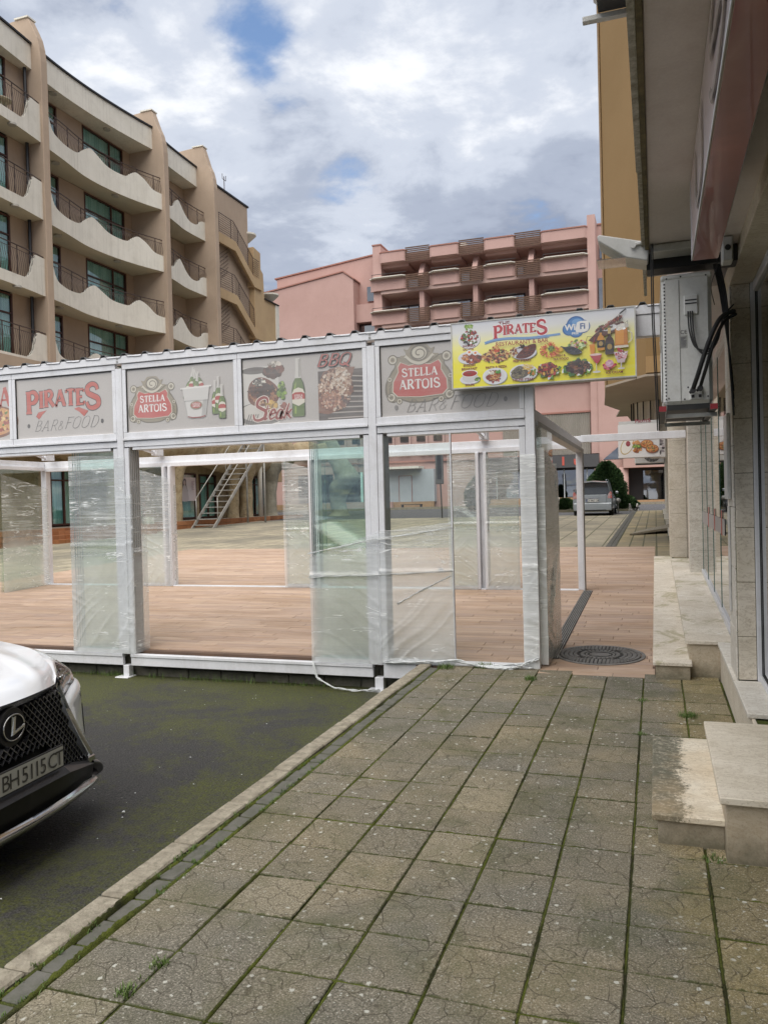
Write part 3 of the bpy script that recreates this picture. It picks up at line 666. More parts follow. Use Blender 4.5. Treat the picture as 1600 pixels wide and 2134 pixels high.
def bottle(p, x, y, h, rot=0.0, lab=True):
    c, s_ = math.cos(rot), math.sin(rot)
    def T(pts): return [(x+(a*c-b*s_)*h, y+(a*s_+b*c)*h) for a, b in pts]
    def sym(r): return [(a, b) for a, b in r]+[(-a, b) for a, b in r[::-1]]
    g = srgb('#4f6a1e'); gd = srgb('#26380f'); gl = srgb('#8aa33c'); foil = srgb('#c9c6c0')
    body = sym([(.105, 0), (.122, .03), (.122, .46), (.10, .58), (.055, .66), (.045, .72)])
    p.poly(T(body), gd); p.poly(T([(a*.86-.004, b*.99+.006) for a, b in body]), g); p.poly(T([(-.075, .06), (-.045, .05), (-.04, .18), (-.07, .18)]), gl); p.poly(T([(-.08, .46), (-.05, .48), (-.035, .6), (-.06, .56)]), gl)
    p.poly(T(sym([(.062, .66), (.045, .78), (.042, .985), (.048, 1.0)])), foil); p.poly(T([(.01, .68), (.04, .68), (.03, .98), (.012, .98)]), srgb('#9a9792'))
    if lab:
        p.poly(T(sym([(.118, .31), (.118, .40), (.085, .47), (.0, .50)])), srgb('#d8d2c2')); p.poly(T(sym([(.118, .30), (.118, .39), (.06, .42)])), srgb('#a82c22')); p.poly(T(sym([(.118, .30), (.118, .24), (.0, .185)])), srgb('#d8d2c2'))
        if h > .4: p.text('STELLA', x, y+.345*h, .035*h, WHITE, .2, .12, .26); p.text('ARTOIS', x, y+.302*h, .035*h, WHITE, .2, .12, .26)
FOOD_MEAT = H('#5a2f1c', '#7a4328', '#8f5a38', '#472414', '#a3744d', '#c9a27d')
GREEN = H('#4d6b22', '#6f8f30', '#35501a', '#8aa64a')
def pirates_word(p, cx, cy, h, col, outl=None, ow=0.0, **k):
    sz = {0: 1.35, 6: 1.5}; dr = {0: -.28, 6: -.22}
    cur = lambda f: .08*math.sin(f*3.14)
    if outl:
        p.text('PIRATES', cx, cy, h, outl, .24, .13, .34, sizes=sz, drops=dr, grow=ow, space=.02, curve=cur)
    p.text('PIRATES', cx, cy, h, col, .24, .12, .34, sizes=sz, drops=dr, space=.02, curve=cur)
# ---------------------------------------------------------------- pavilion
M_alu = pm('white_painted_aluminium', (.80, .81, .84), (.72, .73, .76), 1.6, .38, .06, 40, spec=.5, dirt=.30, dcol=(.36, .34, .30), streak=.35)
M_alu_g = pm('grey_track_aluminium', (.40, .40, .38), (.30, .30, .28), 6, .45, .08, 40, metal=.3, dirt=.3)
M_black = pm('black_rubber', (.02, .02, .02), None, 5, .6, .1)
M_corr = pm('corrugated_sheet', (.20, .21, .22), (.13, .13, .13), 5, .6, .3, 50, dirt=.5, dcol=(.05, .04, .03))
def schlick(t, normal=None):
    g = t.n('ShaderNodeNewGeometry'); d = t.n('ShaderNodeVectorMath', operation='DOT_PRODUCT'); t.l(g.outputs['Incoming'], d.inputs[0]); t.l(normal if normal is not None else g.outputs['Normal'], d.inputs[1])
    c = t.math('SUBTRACT', 1.0, t.math('ABSOLUTE', d.outputs['Value']), True); return t.math('ADD', .04, t.math('MULTIPLY', t.math('POWER', c, 5.0), .96))
def glass_mat(name, tint=(.80, .93, .88), refl=1.0, rough=.01):
    m = newmat(name); t = NT(m); tr = t.n('ShaderNodeBsdfTransparent'); tr.inputs[0].default_value = (*tint, 1)
    gl = t.n('ShaderNodeBsdfGlossy'); gl.inputs['Roughness'].default_value = rough; fr_ = schlick(t)
    mx_ = t.n('ShaderNodeMixShader'); t.l(t.math('MULTIPLY', fr_, refl, True), mx_.inputs[0]); t.l(tr.outputs[0], mx_.inputs[1]); t.l(gl.outputs[0], mx_.inputs[2]); t.out(mx_.outputs[0]); return m
M_glass = glass_mat('sliding_glass', (.948, .98, .968)); M_glass_e = pm('glass_edge', (.10, .22, .19), (.07, .16, .14), 5, .2, 0)
pv = thing('glass_pavilion', 'white aluminium dining pavilion with printed beer panels and sliding glass on the boarded terrace', 'pavilion', (-1.09, 7.56, 0))
FY = 7.50      # front plane
YB = 12.66; XL_ = -11.26
fposts = [-11.3, -8.57, -5.605, -2.64]
def member(name, x0, x1, y0, y1, z0, z1, mat=None, bevel=.004, parent=None): return MB().box(x0, x1, y0, y1, z0, z1).build(name, mat or M_alu, parent or pv, bevel=bevel)
for x in fposts:
    member('post', x-.041, x+.041, FY, FY+.10, -.03, 3.14)
    member('foot', x-.055 if x < -3 else x-.045, x+.02 if x < -3 else x+.045, FY+.008, FY+.09, PZ(7.5)+.012, -.156)
    member('foot_plate', x-.12, x+.05, FY-.06, FY+.10, PZ(7.5)-.01, PZ(7.5)+.012)
    for s, a in ((-1, -.101), (1, .043)):      # jambs with their run of tracks
        if (x, s) == (-11.3, -1): continue
        member('jamb', x+a, x+a+.058, FY+.006, FY+.20, -.03, 2.262)
        for k in range(5):
            xx = x+(.101 if s > 0 else -.101); member('track_rib', min(xx, xx+s*.006), max(xx, xx+s*.006), FY+.022+k*.036, FY+.034+k*.036, -.02, 2.26, M_alu_g, 0)
member('corner_post', -1.135, -1.05, FY+.0, FY+.10, 0, 3.14); member('jamb', -1.195, -1.138, FY+.006, FY+.16, .0, 2.262)
member('beam', -14.2, .30, FY-.012, FY+.11, 3.192, 3.275)
member('beam', -1.045, .30, FY+.0, FY+.10, 3.0, 3.19)
# panel frames, transom
edges = [(-11.256, -9.97), (-9.92, -8.614), (-8.526, -7.092), (-7.088, -5.649), (-5.561, -4.128), (-4.126, -2.684), (-2.596, -1.138)]
for a, b in edges:
    member('panel_frame', a, b, FY+.004, FY+.05, 3.128, 3.188, bevel=.003); member('panel_frame', a, b, FY+.004, FY+.05, 2.366, 2.428, bevel=.003)
    member('panel_frame', a, a+.046, FY+.0045, FY+.05, 2.430, 3.126, bevel=.003); member('panel_frame', b-.046, b, FY+.0045, FY+.05, 2.430, 3.126, bevel=.003)
for a, b in ((-11.256, -8.614), (-8.526, -5.649), (-5.561, -2.684), (-2.596, -1.138)):
    member('gutter_seam', a, b, FY-.012, FY+.12, 2.340, 2.364, bevel=.003)
    member('transom', a, b, FY+.012, FY+.19, 2.268, 2.338)
    member('transom_lip', a+.10, b-(.10 if b < -2 else .06), FY+.02, FY+.17, 2.236, 2.266, bevel=.002)
    m1 = MB()
    for xx in (a+.03, b-.03): m1.box(xx-.028, xx+.028, FY+.0, FY+.02, 2.2655, 2.2695)
    m1.build('rubber_seal', M_black, pv)
for a, b, zt in ((-11.256, -8.62, -.026), (-8.52, -5.66, -.026), (-5.555, -2.70, -.026)):
    member('bottom_rail', a, b, FY-.005, FY+.06, -.062, -.028); member('bottom_rail', a, b, FY+.008, FY+.05, -.158, -.064)
    member('bottom_rail', a+.02, b-.02, FY+.07, FY+.20, -.075, -.045, M_alu_g)
member('bottom_rail', -2.59, -1.19, FY-.005, FY+.16, -.01, .014); member('bottom_rail', -2.59, -2.24, FY+.008, FY+.05, -.158, -.015)
# screws
m1 = MB()
for x in fposts: 
    for z in (3.215, 3.25): m1.disc((x, FY-.0125, z), 0, .012, 'y', .005, 10)
m1.build('bolt', M_alu_g, pv)
# back, side and passage frames (terrace rises towards the back)
gb = G(YB)
bposts = [-8.43, -5.52, -2.62]
for x in bposts:
    member('post', x-.035, x+.035, YB, YB+.08, gb, 2.40)
    for s in (-1, 1): member('jamb', x+s*.064-.025, x+s*.064+.025, YB-.10, YB+.075, gb, 2.33)
member('corner_post', -11.30, -11.21, YB-.02, YB+.07, gb, 2.42); member('jamb', -11.20, -11.15, YB-.05, YB+.07, gb, 2.33)
member('corner_post', -1.15, -1.07, YB-.02, YB+.08, gb, 2.40)
for k in range(5): member('track_rib', -1.065+k*.0, -1.04, YB-.10+k*.038, YB-.082+k*.038, gb, 2.30, M_alu_g, .002)
member('jamb', -1.06, -1.045, YB-.13, YB+.07, gb, 2.33)
member('back_beam', -11.30, -1.07, YB-.01, YB+.09, 2.405, 2.52); member('back_transom', -11.2, -1.15, YB-.06, YB+.08, 2.33, 2.402)
member('passage_beam', -1.07, .44, YB-.02, YB+.08, 2.42, 2.53); member('threshold', -11.2, -1.15, YB-.09, YB+.06, gb-.01, gb+.010, M_alu)
# side beam running back from the front corner, side beam at the far left
member('side_beam', -1.14, -1.06, FY+.10, YB-.02, 2.32, 2.43); member('side_transom', -1.15, -1.03, FY+.10, YB-.02, 2.262, 2.318, M_alu_g)
member('side_beam', -11.30, -11.21, FY+.10, YB-.02, 2.42, 2.52); member('side_transom', -11.31, -11.16, FY+.10, YB-.06, 2.35, 2.418)
mb = MB()
for k in range(6):
    x = -1.06+k*.022; y0, y1 = 7.95, YB-.12
    mb.add([(x, y0, G(y0)-.005), (x+.008, y0, G(y0)-.005), (x+.008, y1, G(y1)-.005), (x, y1, G(y1)-.005), (x, y0, G(y0)+.014), (x+.008, y0, G(y0)+.014), (x+.008, y1, G(y1)+.014), (x, y1, G(y1)+.014)], [(4, 5, 6, 7), (0, 1, 5, 4), (1, 2, 6, 5), (2, 3, 7, 6), (3, 0, 4, 7)])
mb.build('floor_track', M_alu_g, pv); member('floor_track_base', -1.065, -.935, 7.95, 7.951, -.1, -.09, M_black)
mb = MB(); y0, y1 = 7.93, YB-.12; mb.quad((-1.07, y0, G(y0)+.004), (-.93, y0, G(y0)+.004), (-.93, y1, G(y1)+.004), (-1.07, y1, G(y1)+.004)); mb.build('track_bed', M_black, pv)
# corrugated roof strip behind the top beam
prof = []; x = -14.1; pitch = .272
while x < .25:
    prof += [(x, 3.258), (x+.105, 3.258), (x+.130, 3.298), (x+.175, 3.298), (x+.200, 3.258)]; x += pitch
mb = MB()
def rz_(y): return (y-FY)*.03
for (a, b) in zip(prof, prof[1:]):
    for dz0 in (0.0,): mb.quad((a[0], FY-.02, a[1]), (b[0], FY-.02, b[1]), (b[0], FY+.62, b[1]+.02), (a[0], FY+.62, a[1]+.02))
mb.build('corrugated_roof', M_corr, pv, solid=.004)
member('purlin', -14.1, .25, FY+.55, FY+.60, 3.20, 3.26, M_alu); 
# awning arms
for x0, y0, x1, y1 in ((-8.55, 12.45, -8.3, 8.0), (-10.95, 12.4, -9.6, 8.0), (-2.56, 12.55, -2.62, 8.0)):
    dx = (x1-x0); m1 = MB()
    for o in (-.035, .035): m1.tube([(x0+o, y0, 2.62), (x1+o, y1, 3.12)], .014, 4)
    m1.tube([(x0, y0, 2.56), (x1, y1, 3.16)], .022, 4); m1.build('awning_arm', M_alu, pv); member('arm_bracket', x0-.06, x0+.06, y0-.05, y0+.16, 2.53, 2.67)
# retractable awning cassette rails overhead at the left
# sliding glass leaves, stacked
def leaf(x0, x1, y, z0, z1, edge=True):
    g = MB().box(x0, x1, y, y+.008, z0+.04, z1).build('glass_pane', M_glass, pv)
    MB().box(x0, x1, y-.006, y+.014, z0, z0+.04).build('pane_shoe', M_alu, pv, bevel=.002)
    MB().box(x0-.004, x0-.0005, y, y+.008, z0+.04, z1).build('pane_edge', M_glass_e, g); MB().box(x1+.0005, x1+.004, y, y+.008, z0+.04, z1).build('pane_edge', M_glass_e, g)
for k in range(4): leaf(-6.285+k*.004, -5.70, FY+.035+k*.036, -.03, 2.235)
for k in range(5): leaf(-3.335+k*.006, -2.745, FY+.03+k*.036, -.03, 2.235)
for k in range(1): leaf(-2.60, -1.86, FY+.03, .0, 2.235)
MB().box(-1.868, -1.855, FY+.02, FY+.055, .0, 2.24).build('pane_profile', M_alu, pv)
for k in range(3): leaf(-8.99, -8.52, YB-.09+k*.036, gb+.01, 2.33)
for k in range(3): leaf(-6.05, -5.60, YB-.09+k*.036, gb+.01, 2.33)
leaf(-5.46, -5.33, YB-.02, gb+.01, 2.33)
for k in range(3): leaf(-3.13, -2.71, YB-.09+k*.036, gb+.01, 2.33)
for k in range(2): leaf(-2.53, -2.05, YB-.09+k*.036, gb+.01, 2.33)
for k in range(3): MB().box(-11.25+k*.03, -11.242+k*.03, 11.5, 12.5, gb-.02, 2.35).build('glass_pane', M_glass, pv)
for k in range(4): MB().box(-1.11+k*.03, -1.102+k*.03, 7.68, 8.52, .05, 2.26).build('glass_pane', M_glass, pv)
MB().box(-1.13, -1.0, 7.67, 8.53, .02, .05).build('pane_shoe', M_alu, pv)
# lock knobs
m1 = MB()
for x, z in ((-3.27, .86), (-1.98, .92)): m1.disc((x, FY+.02, z), 0, .022, 'y', .02, 14)
m1.build('lock_knob', M_alu_g, pv)
# ---- printed panels
def adpanel(a, b, fn, label):
    x0, x1, z0, z1 = a, b, 2.430, 3.126
    o = MB().box(x0, x1, FY+.024, FY+.034, z0, z1).build('printed_panel', pm('panel_back_'+str(len(MT)), FILM, tuple(x*.9 for x in FILM), .8, .3, 0, coat=.6), pv); o['label'] = label
    MB().box(x0, x0+.006, FY+.010, FY+.0235, z0, z1).box(x0+.007, x1, FY+.010, FY+.0235, z1-.006, z1).build('gasket', M_black, o)
    p = PB(.00006); fn(p, x1-x0, z1-z0); p.place('print', M_print, o, x0, FY+.0232, z0)
def ad_pizza(p, W, Hh):
    p.ell(W-.22, .22, .34, .19, srgb('#7a4a2a')); p.ell(W-.22, .225, .31, .165, srgb('#c98f55')); p.blobs(W-.22, .23, .27, .14, 120, H('#a33a22', '#d9a860', '#e0c080', '#7f2a18', '#5d7a2a'), .03)
    p.text('PIZZA', W-.55, .47, .16, RED, .2, .1, .26) if 'Z' in GLY else p.text('A', W-.07, .40, .22, RED, .22, .1, .26)
def ad_pirates(p, W, Hh):
    pirates_word(p, W*.49, .34, .185, srgb('#b8432f'), DARK, .016)
    for pts in ([(.27, .25), (.30, .295), (.42, .315), (.36, .27), (.31, .215)], [(.80, .31), (.86, .325), (.99, .275), (.93, .215), (.87, .27)]): p.poly([(x*1.02, y) for x, y in pts], DARK); p.poly([(x*1.02+(.004 if x < .6 else -.004), y*.985+.004) for x, y in pts], srgb('#b8432f'))
    p.text('BAR', W*.30, .075, .125, DARK, .045, .035, 0, slant=.42, space=.07, sx=1.05); p.text('&', W*.455, .08, .10, DARK, .05, .035, 0, slant=.3); p.text('FOOD', W*.665, .085, .135, DARK, .045, .035, 0, slant=.42, space=.07, sx=1.05)
    p.ell(W*.125, .145, .020, .025, DARK); p.ell(W*.885, .15, .020, .025, DARK)
def ad_stella_bucket(p, W, Hh):
    cartouche(p, W*.245, .30, .60)
    bx, by = W*.655, .11
    p.poly([(bx-.165, by+.33), (bx+.165, by+.33), (bx+.115, by+.02), (bx+.08, by), (bx-.08, by), (bx-.115, by+.02)], srgb('#a9a8a4')); p.poly([(bx-.16, by+.33), (bx+.10, by+.33), (bx+.06, by+.02), (bx-.07, by+.005), (bx-.108, by+.02)], srgb('#cfcdc9'))
    p.ribbon([(bx-.108, by+.022), (bx-.05, by+.008), (bx+.05, by+.008), (bx+.108, by+.022)], .012, srgb('#8b2d24'))
    for x, y, r_ in ((-.13, .26, .35), (-.06, .30, .12), (.02, .28, -.15), (.10, .30, -.42), (-.02, .25, .2)): bottle(p, bx+x, by+y-.05, .30, -r_*.9, True)
    p.poly([(bx-.165, by+.33), (bx+.165, by+.33), (bx+.145, by+.19), (bx-.145, by+.19)], srgb('#cbc9c5')); p.ribbon([(bx-.19, by+.325), (bx+.19, by+.335)], .018, srgb('#e0deda'))
    p.ell(bx, by+.14, .075, .045, srgb('#8b7f66')); p.ell(bx, by+.14, .062, .034, srgb('#a8352a')); p.text('STELLA', bx, by+.144, .02, WHITE, .2, .12, .2); p.text('ARTOIS', bx, by+.12, .02, WHITE, .2, .12, .2)
    for x, y in ((.235, .03), (.275, .07), (.315, -.02)): bottle(p, bx+x, by+y, .36)
def ad_steak(p, W, Hh):
    # plate of steak at the left
    p.rect(.0, .42, .0, .60, srgb('#c9c6c0')); i0 = len(p.mb.v)
    p.ell(.17, .10, .24, .10, srgb('#6f6b66')); p.ell(.19, .115, .22, .085, srgb('#c9c4bc'));     p.ell(.12, .47, .13, .03, srgb('#5b5652')); p.blobs(.30, .455, .09, .05, 60, H('#4d2f22', '#6b3a28', '#3a241b'), .03); p.blobs(.31, .51, .06, .02, 20, H('#cfc8bc', '#8a8478'), .02)
    p.poly(catmull([(.05, .24), (.07, .36), (.16, .41), (.26, .38), (.34, .30), (.33, .20), (.22, .165), (.10, .175)], 4, True), srgb('#6b3a24')); p.blobs(.19, .27, .13, .085, 260, FOOD_MEAT, .022); p.blobs(.19, .30, .13, .05, 90, H('#2d1a12', '#553020', '#3a2015'), .022); p.blobs(.16, .37, .06, .03, 70, H('#d5d0c4', '#6b655b', '#2c2824'), .014)
    p.blobs(.37, .28, .04, .07, 60, GREEN, .02); p.blobs(.28, .155, .06, .045, 30, H('#a8812f', '#c9a24a', '#8a6a28'), .03); p.blobs(.385, .14, .03, .04, 30, H('#7d3a2a', '#8f4d3a'), .02)
    for k in range(5): p.ribbon([(.02+.022*k, .0), (.06+.022*k, .10)], .006, srgb('#55504b'))
    p.text('S', .15, .04, .20, srgb('#e0d6cc'), .16, .1, 0, slant=.3, grow=.012); p.text('teak', .315, .045, .13, srgb('#e0d6cc'), .16, .12, 0, slant=.3, space=.02, grow=.012); p.text('S', .15, .04, .20, srgb('#8a2a22'), .16, .1, 0, slant=.3); p.text('teak', .315, .045, .13, srgb('#8a2a22'), .17, .12, 0, slant=.3, space=.02)
    p.mb.v[i0:] = [(x*1.22, l, z*1.22-.01) for x, l, z in p.mb.v[i0:]]; p.rect(.50, .56, 0, Hh, FILM) if False else None
    bottle(p, W*.475, .055, .60)
    # grilled meat
    x0 = W*.64; p.rect(x0, W, 0, .50, srgb('#3c2d26')); 
    for k in range(9): p.ribbon([(x0+.10+.0*k, .02+.055*k), (W, -.02+.05*k+.04)], .010, srgb('#b3aaa2')); p.ribbon([(x0+.12, .0+.055*k), (W, -.04+.05*k+.04)], .008, srgb('#1f1815'))
    p.poly([(x0, .08), (x0+.10, .06), (x0+.24, .10), (x0+.30, .22), (x0+.36, .40), (x0+.40, .52), (x0+.20, .53), (x0+.06, .49), (x0, .36)], srgb('#7a4a30'))
    p.blobs(x0+.19, .31, .18, .21, 520, H('#6d3b24', '#8d5638', '#b99a82', '#d2c0ad', '#4e2817', '#a27a5c'), .022); p.blobs(x0+.26, .40, .10, .12, 130, H('#d9cdbf', '#c2ad98', '#b08f76'), .016); p.blobs(x0+.13, .20, .12, .09, 120, H('#a36a4a', '#c49a80', '#7d4228'), .018)
    p.rect(x0-.5*0, x0+.0001, 0, .001, FILM); p.text('BBQ', W*.765, .545, .125, DARK, .13, .08, 0, slant=.4, grow=.012, sx=1.25); p.text('BBQ', W*.765, .545, .125, srgb('#a8392d'), .13, .08, 0, slant=.4, sx=1.25)
def ad_stella_bar(p, W, Hh):
    cartouche(p, W*.295, .355, .68, .95)
    g = srgb('#6b6765'); p.text('BAR', W*.30, .03, .125, g, .045, .035, 0, slant=.42, space=.07, sx=1.05); p.text('&', W*.455, .04, .10, g, .05, .035, 0, slant=.3); p.text('FOOD', W*.67, .035, .135, g, .045, .035, 0, slant=.42, space=.07, sx=1.05)
    p.ell(W*.115, .085, .018, .024, g); p.ell(W*.905, .10, .018, .024, g)
ads = {2: (ad_pizza, 'printed panel with a pizza'), 3: (ad_pirates, 'panel printed with red PIRATES lettering'), 4: (ad_stella_bucket, 'panel printed with beer logo, ice bucket and bottles'), 5: (ad_steak, 'panel printed with steak, beer bottle and grilled meat'), 6: (ad_stella_bar, 'panel printed with beer logo over bar and food lettering')}
for i, (a, b) in enumerate(edges):
    fn, lb = ads.get(i, (lambda p, W, Hh: None, 'plain grey printed panel')); adpanel(a+.047, b-.047, fn, lb)

# ---------------------------------------------------------------- lightbox sign on the pavilion corner
M_box = pm('sign_box_metal', (.62, .62, .60), (.50, .50, .47), 4, .4, .1, 60, dirt=.3)
sg = thing('restaurant_sign', 'long yellow and white lightbox sign with THE PIRATES and dishes on the pavilion corner', 'sign', (-.96, 7.43, 2.6))
SX0, SX1, SZ0, SZ1, SY = -1.782, -.135, 2.628, 3.243, 7.345
MB().box(SX0, SX1, SY, 7.485, SZ0, SZ1).build('sign_case', M_box, sg, bevel=.004)
m1 = MB(); e = .010
m1.box(SX0-.002, SX1+.002, SY-.006, SY-.0005, SZ1-e, SZ1+.002).box(SX0-.002, SX1+.002, SY-.006, SY-.0005, SZ0-.002, SZ0+e).box(SX0-.002, SX0+e, SY-.0055, SY-.0005, SZ0+e, SZ1-e).box(SX1-e, SX1+.002, SY-.0055, SY-.0005, SZ0+e, SZ1-e); m1.build('sign_trim', M_box, sg)
W, Hh = SX1-SX0, SZ1-SZ0
p = PB(.00006)
p.vgrad(0, W, [0, .22, Hh*.62, Hh*.86, Hh], [srgb('#e9df20'), srgb('#f0e63c'), srgb('#eee990'), srgb('#dcdddc'), srgb('#cfd2da')])
U = lambda u: u*W
V = lambda v: v*Hh
DR = srgb('#7d1f22'); SH = srgb('#8f8f92'); PL = srgb('#dcdcde')
def plate(u, v, rx, ry, c=PL): p.ell(U(u)+.004, V(v)-.006, rx, ry, SH); p.ell(U(u), V(v), rx, ry, c); p.ell(U(u), V(v), rx*.82, ry*.8, tuple(x*.93 for x in c))
# salad
plate(.10, .74, .105, .085); p.blobs(U(.105), V(.765), .080, .068, 150, H('#3e5b1e', '#5f7f2c', '#c9cfd0', '#8f2f2a', '#b8453a', '#2b241f', '#e6e8e6', '#4c2d3a'), .017); p.blobs(U(.10), V(.93), .03, .025, 16, H('#8fb04a', '#a9c46a', '#6d9034'), .018)
p.sans('SHOPSKA', U(.098), V(.625), .020, DR, .03); p.sans('SALADS', U(.094), V(.575), .020, DR, .03)
# word marks
p.sans('THE', U(.302), V(.905), .040, DR, .02)
pirates_word(p, U(.392), V(.755), .088, WHITE, srgb('#e9e4e4'), .018); pirates_word(p, U(.392)-.001, V(.755)+.001, .088, srgb('#b3202a'))
p.ribbon([(U(u), V(v)) for u, v in catmull([(.19, .665), (.25, .70), (.33, .705), (.45, .685), (.61, .70)], 6)], .020, srgb('#6f9acb')); p.ribbon([(U(u), V(v)-.008) for u, v in catmull([(.19, .655), (.25, .69), (.33, .70), (.45, .675), (.55, .68)], 6)], .006, srgb('#4d78ae'))
# cloud
for du, dv, r in ((-.055, -.01, .062), (.0, .03, .078), (.055, .005, .066), (0, -.035, .060), (-.03, .0, .066)): p.ell(U(.695)+du, V(.775)+dv, r*1.05, r*.95, srgb('#2b5f9c'))
for du, dv, r in ((-.055, -.01, .052), (.0, .03, .066), (.055, .005, .055), (0, -.035, .050)): p.ell(U(.695)+du, V(.775)+dv, r*1.05, r*.95, srgb('#3f7cba'))
p.ell(U(.695)+.01, V(.775)+.05, .045, .03, srgb('#6b9ccf'))
p.sans('Wi', U(.664), V(.745), .052, WHITE, .035)
rb = [(U(.728)+x*.058, V(.785)+y*.048) for x, y in catmull([(-.9, -1), (.8, -.9), (1, .6), (.7, 1), (-.5, .95), (-.85, .5)], 5, True)]; p.poly(rb, WHITE); p.sans('Fi', U(.73), V(.748), .050, srgb('#23508a'), .03)
p.sans('FREE', U(.690), V(.675), .020, WHITE, .03)
# english breakfast, soup
plate(.103, .46, .115, .060); p.blobs(U(.125), V(.43), .075, .035, 60, H('#6b2c1c', '#8c3f27', '#a3532f', '#54301f'), .020); p.blobs(U(.075), V(.47), .035, .028, 40, H('#b5703a', '#c98a4c', '#9a5428'), .012); p.ell(U(.10), V(.545), .028, .022, WHITE); p.ell(U(.10), V(.545), .012, .010, srgb('#e07a28')); p.ell(U(.135), V(.525), .028, .022, WHITE); p.ell(U(.135), V(.525), .012, .010, srgb('#e07a28'))
p.sans('ENGLISH', U(.098), V(.325), .020, DR, .03); p.sans('BREAKFAST', U(.098), V(.272), .020, DR, .03)
plate(.10, .125, .095, .045); p.ell(U(.10), V(.155), .072, .05, srgb('#c9c7c6')); p.ell(U(.10), V(.215), .076, .034, WHITE); p.ell(U(.10), V(.212), .068, .028, srgb('#9c1f14')); p.ell(U(.098), V(.212), .02, .008, srgb('#7c3a1c')); p.blobs(U(.145), V(.12), .026, .02, 22, GREEN, .012)
p.sans('SOUPS', U(.098), V(.022), .020, DR, .03)
# pizza, pasta
p.blobs(U(.252), V(.455), .125, .062, 240, H('#a8542a', '#c98a4a', '#7a2f1c', '#d9b06a', '#4d2a1c', '#e2c78a', '#5d6b26'), .020, .8); p.blobs(U(.25), V(.545), .035, .03, 24, H('#c9502e', '#e2b06a', '#b84428'), .016)
p.sans('PASTA & PIZZA', U(.252), V(.268), .020, DR, .03)
plate(.243, .145, .115, .078); p.blobs(U(.243), V(.145), .075, .05, 60, H('#8a2c18', '#a8472a', '#6f2413'), .02)
for k in range(46):
    a = p.rr.uniform(0, 6.28); r = p.rr.uniform(.2, 1); cx, cy = U(.243)+.055*r*math.cos(a), V(.145)+.036*r*math.sin(a); b = p.rr.uniform(0, 3.1)
    p.ribbon([(cx+.02*math.cos(b), cy+.012*math.sin(b)), (cx+.006*math.sin(b), cy-.006), (cx-.02*math.cos(b), cy-.010*math.sin(b))], .0035, random.choice(H('#d8a860', '#c97f3e', '#b5532a', '#e6c88c')))
p.blobs(U(.225), V(.195), .022, .016, 12, H('#e9e6da', '#d8d2c0'), .012); p.blobs(U(.262), V(.215), .016, .014, 8, H('#4d8a2c', '#6aa33a'), .016)
# steaks
plate(.408, .47, .118, .062, srgb('#d2d4da')); p.poly([(U(u), V(v)) for u, v in catmull([(.365, .40), (.395, .50), (.44, .575), (.475, .58), (.475, .50), (.455, .42), (.41, .375)], 4, True)], srgb('#5c2413')); p.blobs(U(.43), V(.48), .055, .045, 60, H('#6f2f1a', '#8a3f22', '#4a1c10', '#7d3620'), .012)
for k in range(6): p.ribbon([(U(.385+.013*k), V(.43+.02*k)), (U(.435+.008*k), V(.40+.018*k))], .004, srgb('#2a110a'))
p.blobs(U(.355), V(.49), .035, .04, 50, H('#3c1f16', '#d8c9a8', '#7a3a24', '#c9a05c'), .014); p.blobs(U(.395), V(.56), .03, .015, 14, H('#2a2418', '#4d2418'), .012)
p.sans('BEEF STEAKS', U(.398), V(.335), .020, DR, .03)
plate(.405, .165, .128, .078); p.poly([(U(u), V(v)) for u, v in catmull([(.335, .12), (.35, .22), (.385, .27), (.42, .22), (.435, .14), (.40, .08), (.36, .075)], 4, True)], srgb('#5e584c')); p.blobs(U(.375), V(.165), .06, .045, 90, H('#6b6455', '#4a4438', '#8a7d62', '#77704f', '#3c362c'), .012)
for k in range(26): cx, cy = U(.425)+p.rr.uniform(-.03, .04), V(.25)+p.rr.uniform(-.025, .02); b = p.rr.uniform(-.6, .6); p.ribbon([(cx-.02, cy-.02*b), (cx+.02, cy+.02*b)], .006, random.choice(H('#e0c05c', '#c9a03e', '#ebd488')))
p.blobs(U(.455), V(.155), .035, .03, 44, GREEN+H('#c9782c'), .012); p.sans('T-BONE STEAK', U(.40), V(.045), .020, DR, .03)
# shrimps, fish, meats
for k in range(90):
    a = p.rr.uniform(0, 6.28); r = p.rr.uniform(.3, 1)**.6; cx, cy = U(.553)+.085*r*math.cos(a), V(.475)+.062*r*math.sin(a); p.poly([(cx+.016*math.cos(a)-.006*math.sin(a), cy+.012*math.sin(a)+.006*math.cos(a)), (cx-.014*math.cos(a), cy-.012*math.sin(a)), (cx+.016*math.cos(a)+.006*math.sin(a), cy+.012*math.sin(a)-.006*math.cos(a))], random.choice(H('#c94a2c', '#e06a44', '#a83420', '#e88a66')))
p.blobs(U(.560), V(.49), .025, .022, 30, GREEN, .012)
p.blobs(U(.70), V(.52), .08, .04, 60, H('#8fae5c', '#c7d6a0', '#b8584a', '#5a7f34', '#d8b8b0'), .016)
p.poly([(U(u), V(v)) for u, v in catmull([(.612, .51), (.635, .495), (.665, .50), (.70, .46), (.725, .405), (.715, .375), (.68, .37), (.645, .41), (.625, .47), (.605, .44)], 4, True)], srgb('#2e2f33')); p.blobs(U(.685), V(.425), .035, .022, 40, H('#44464c', '#2a2b30', '#5e6068', '#1f2024'), .008); p.ell(U(.718), V(.395), .003, .003, PL); p.ell(U(.613), V(.465), .018, .02, srgb('#e0b23a'))
p.sans('FISH &', U(.612), V(.36), .020, DR, .03); p.sans('SEA FOOD', U(.612), V(.308), .020, DR, .03)
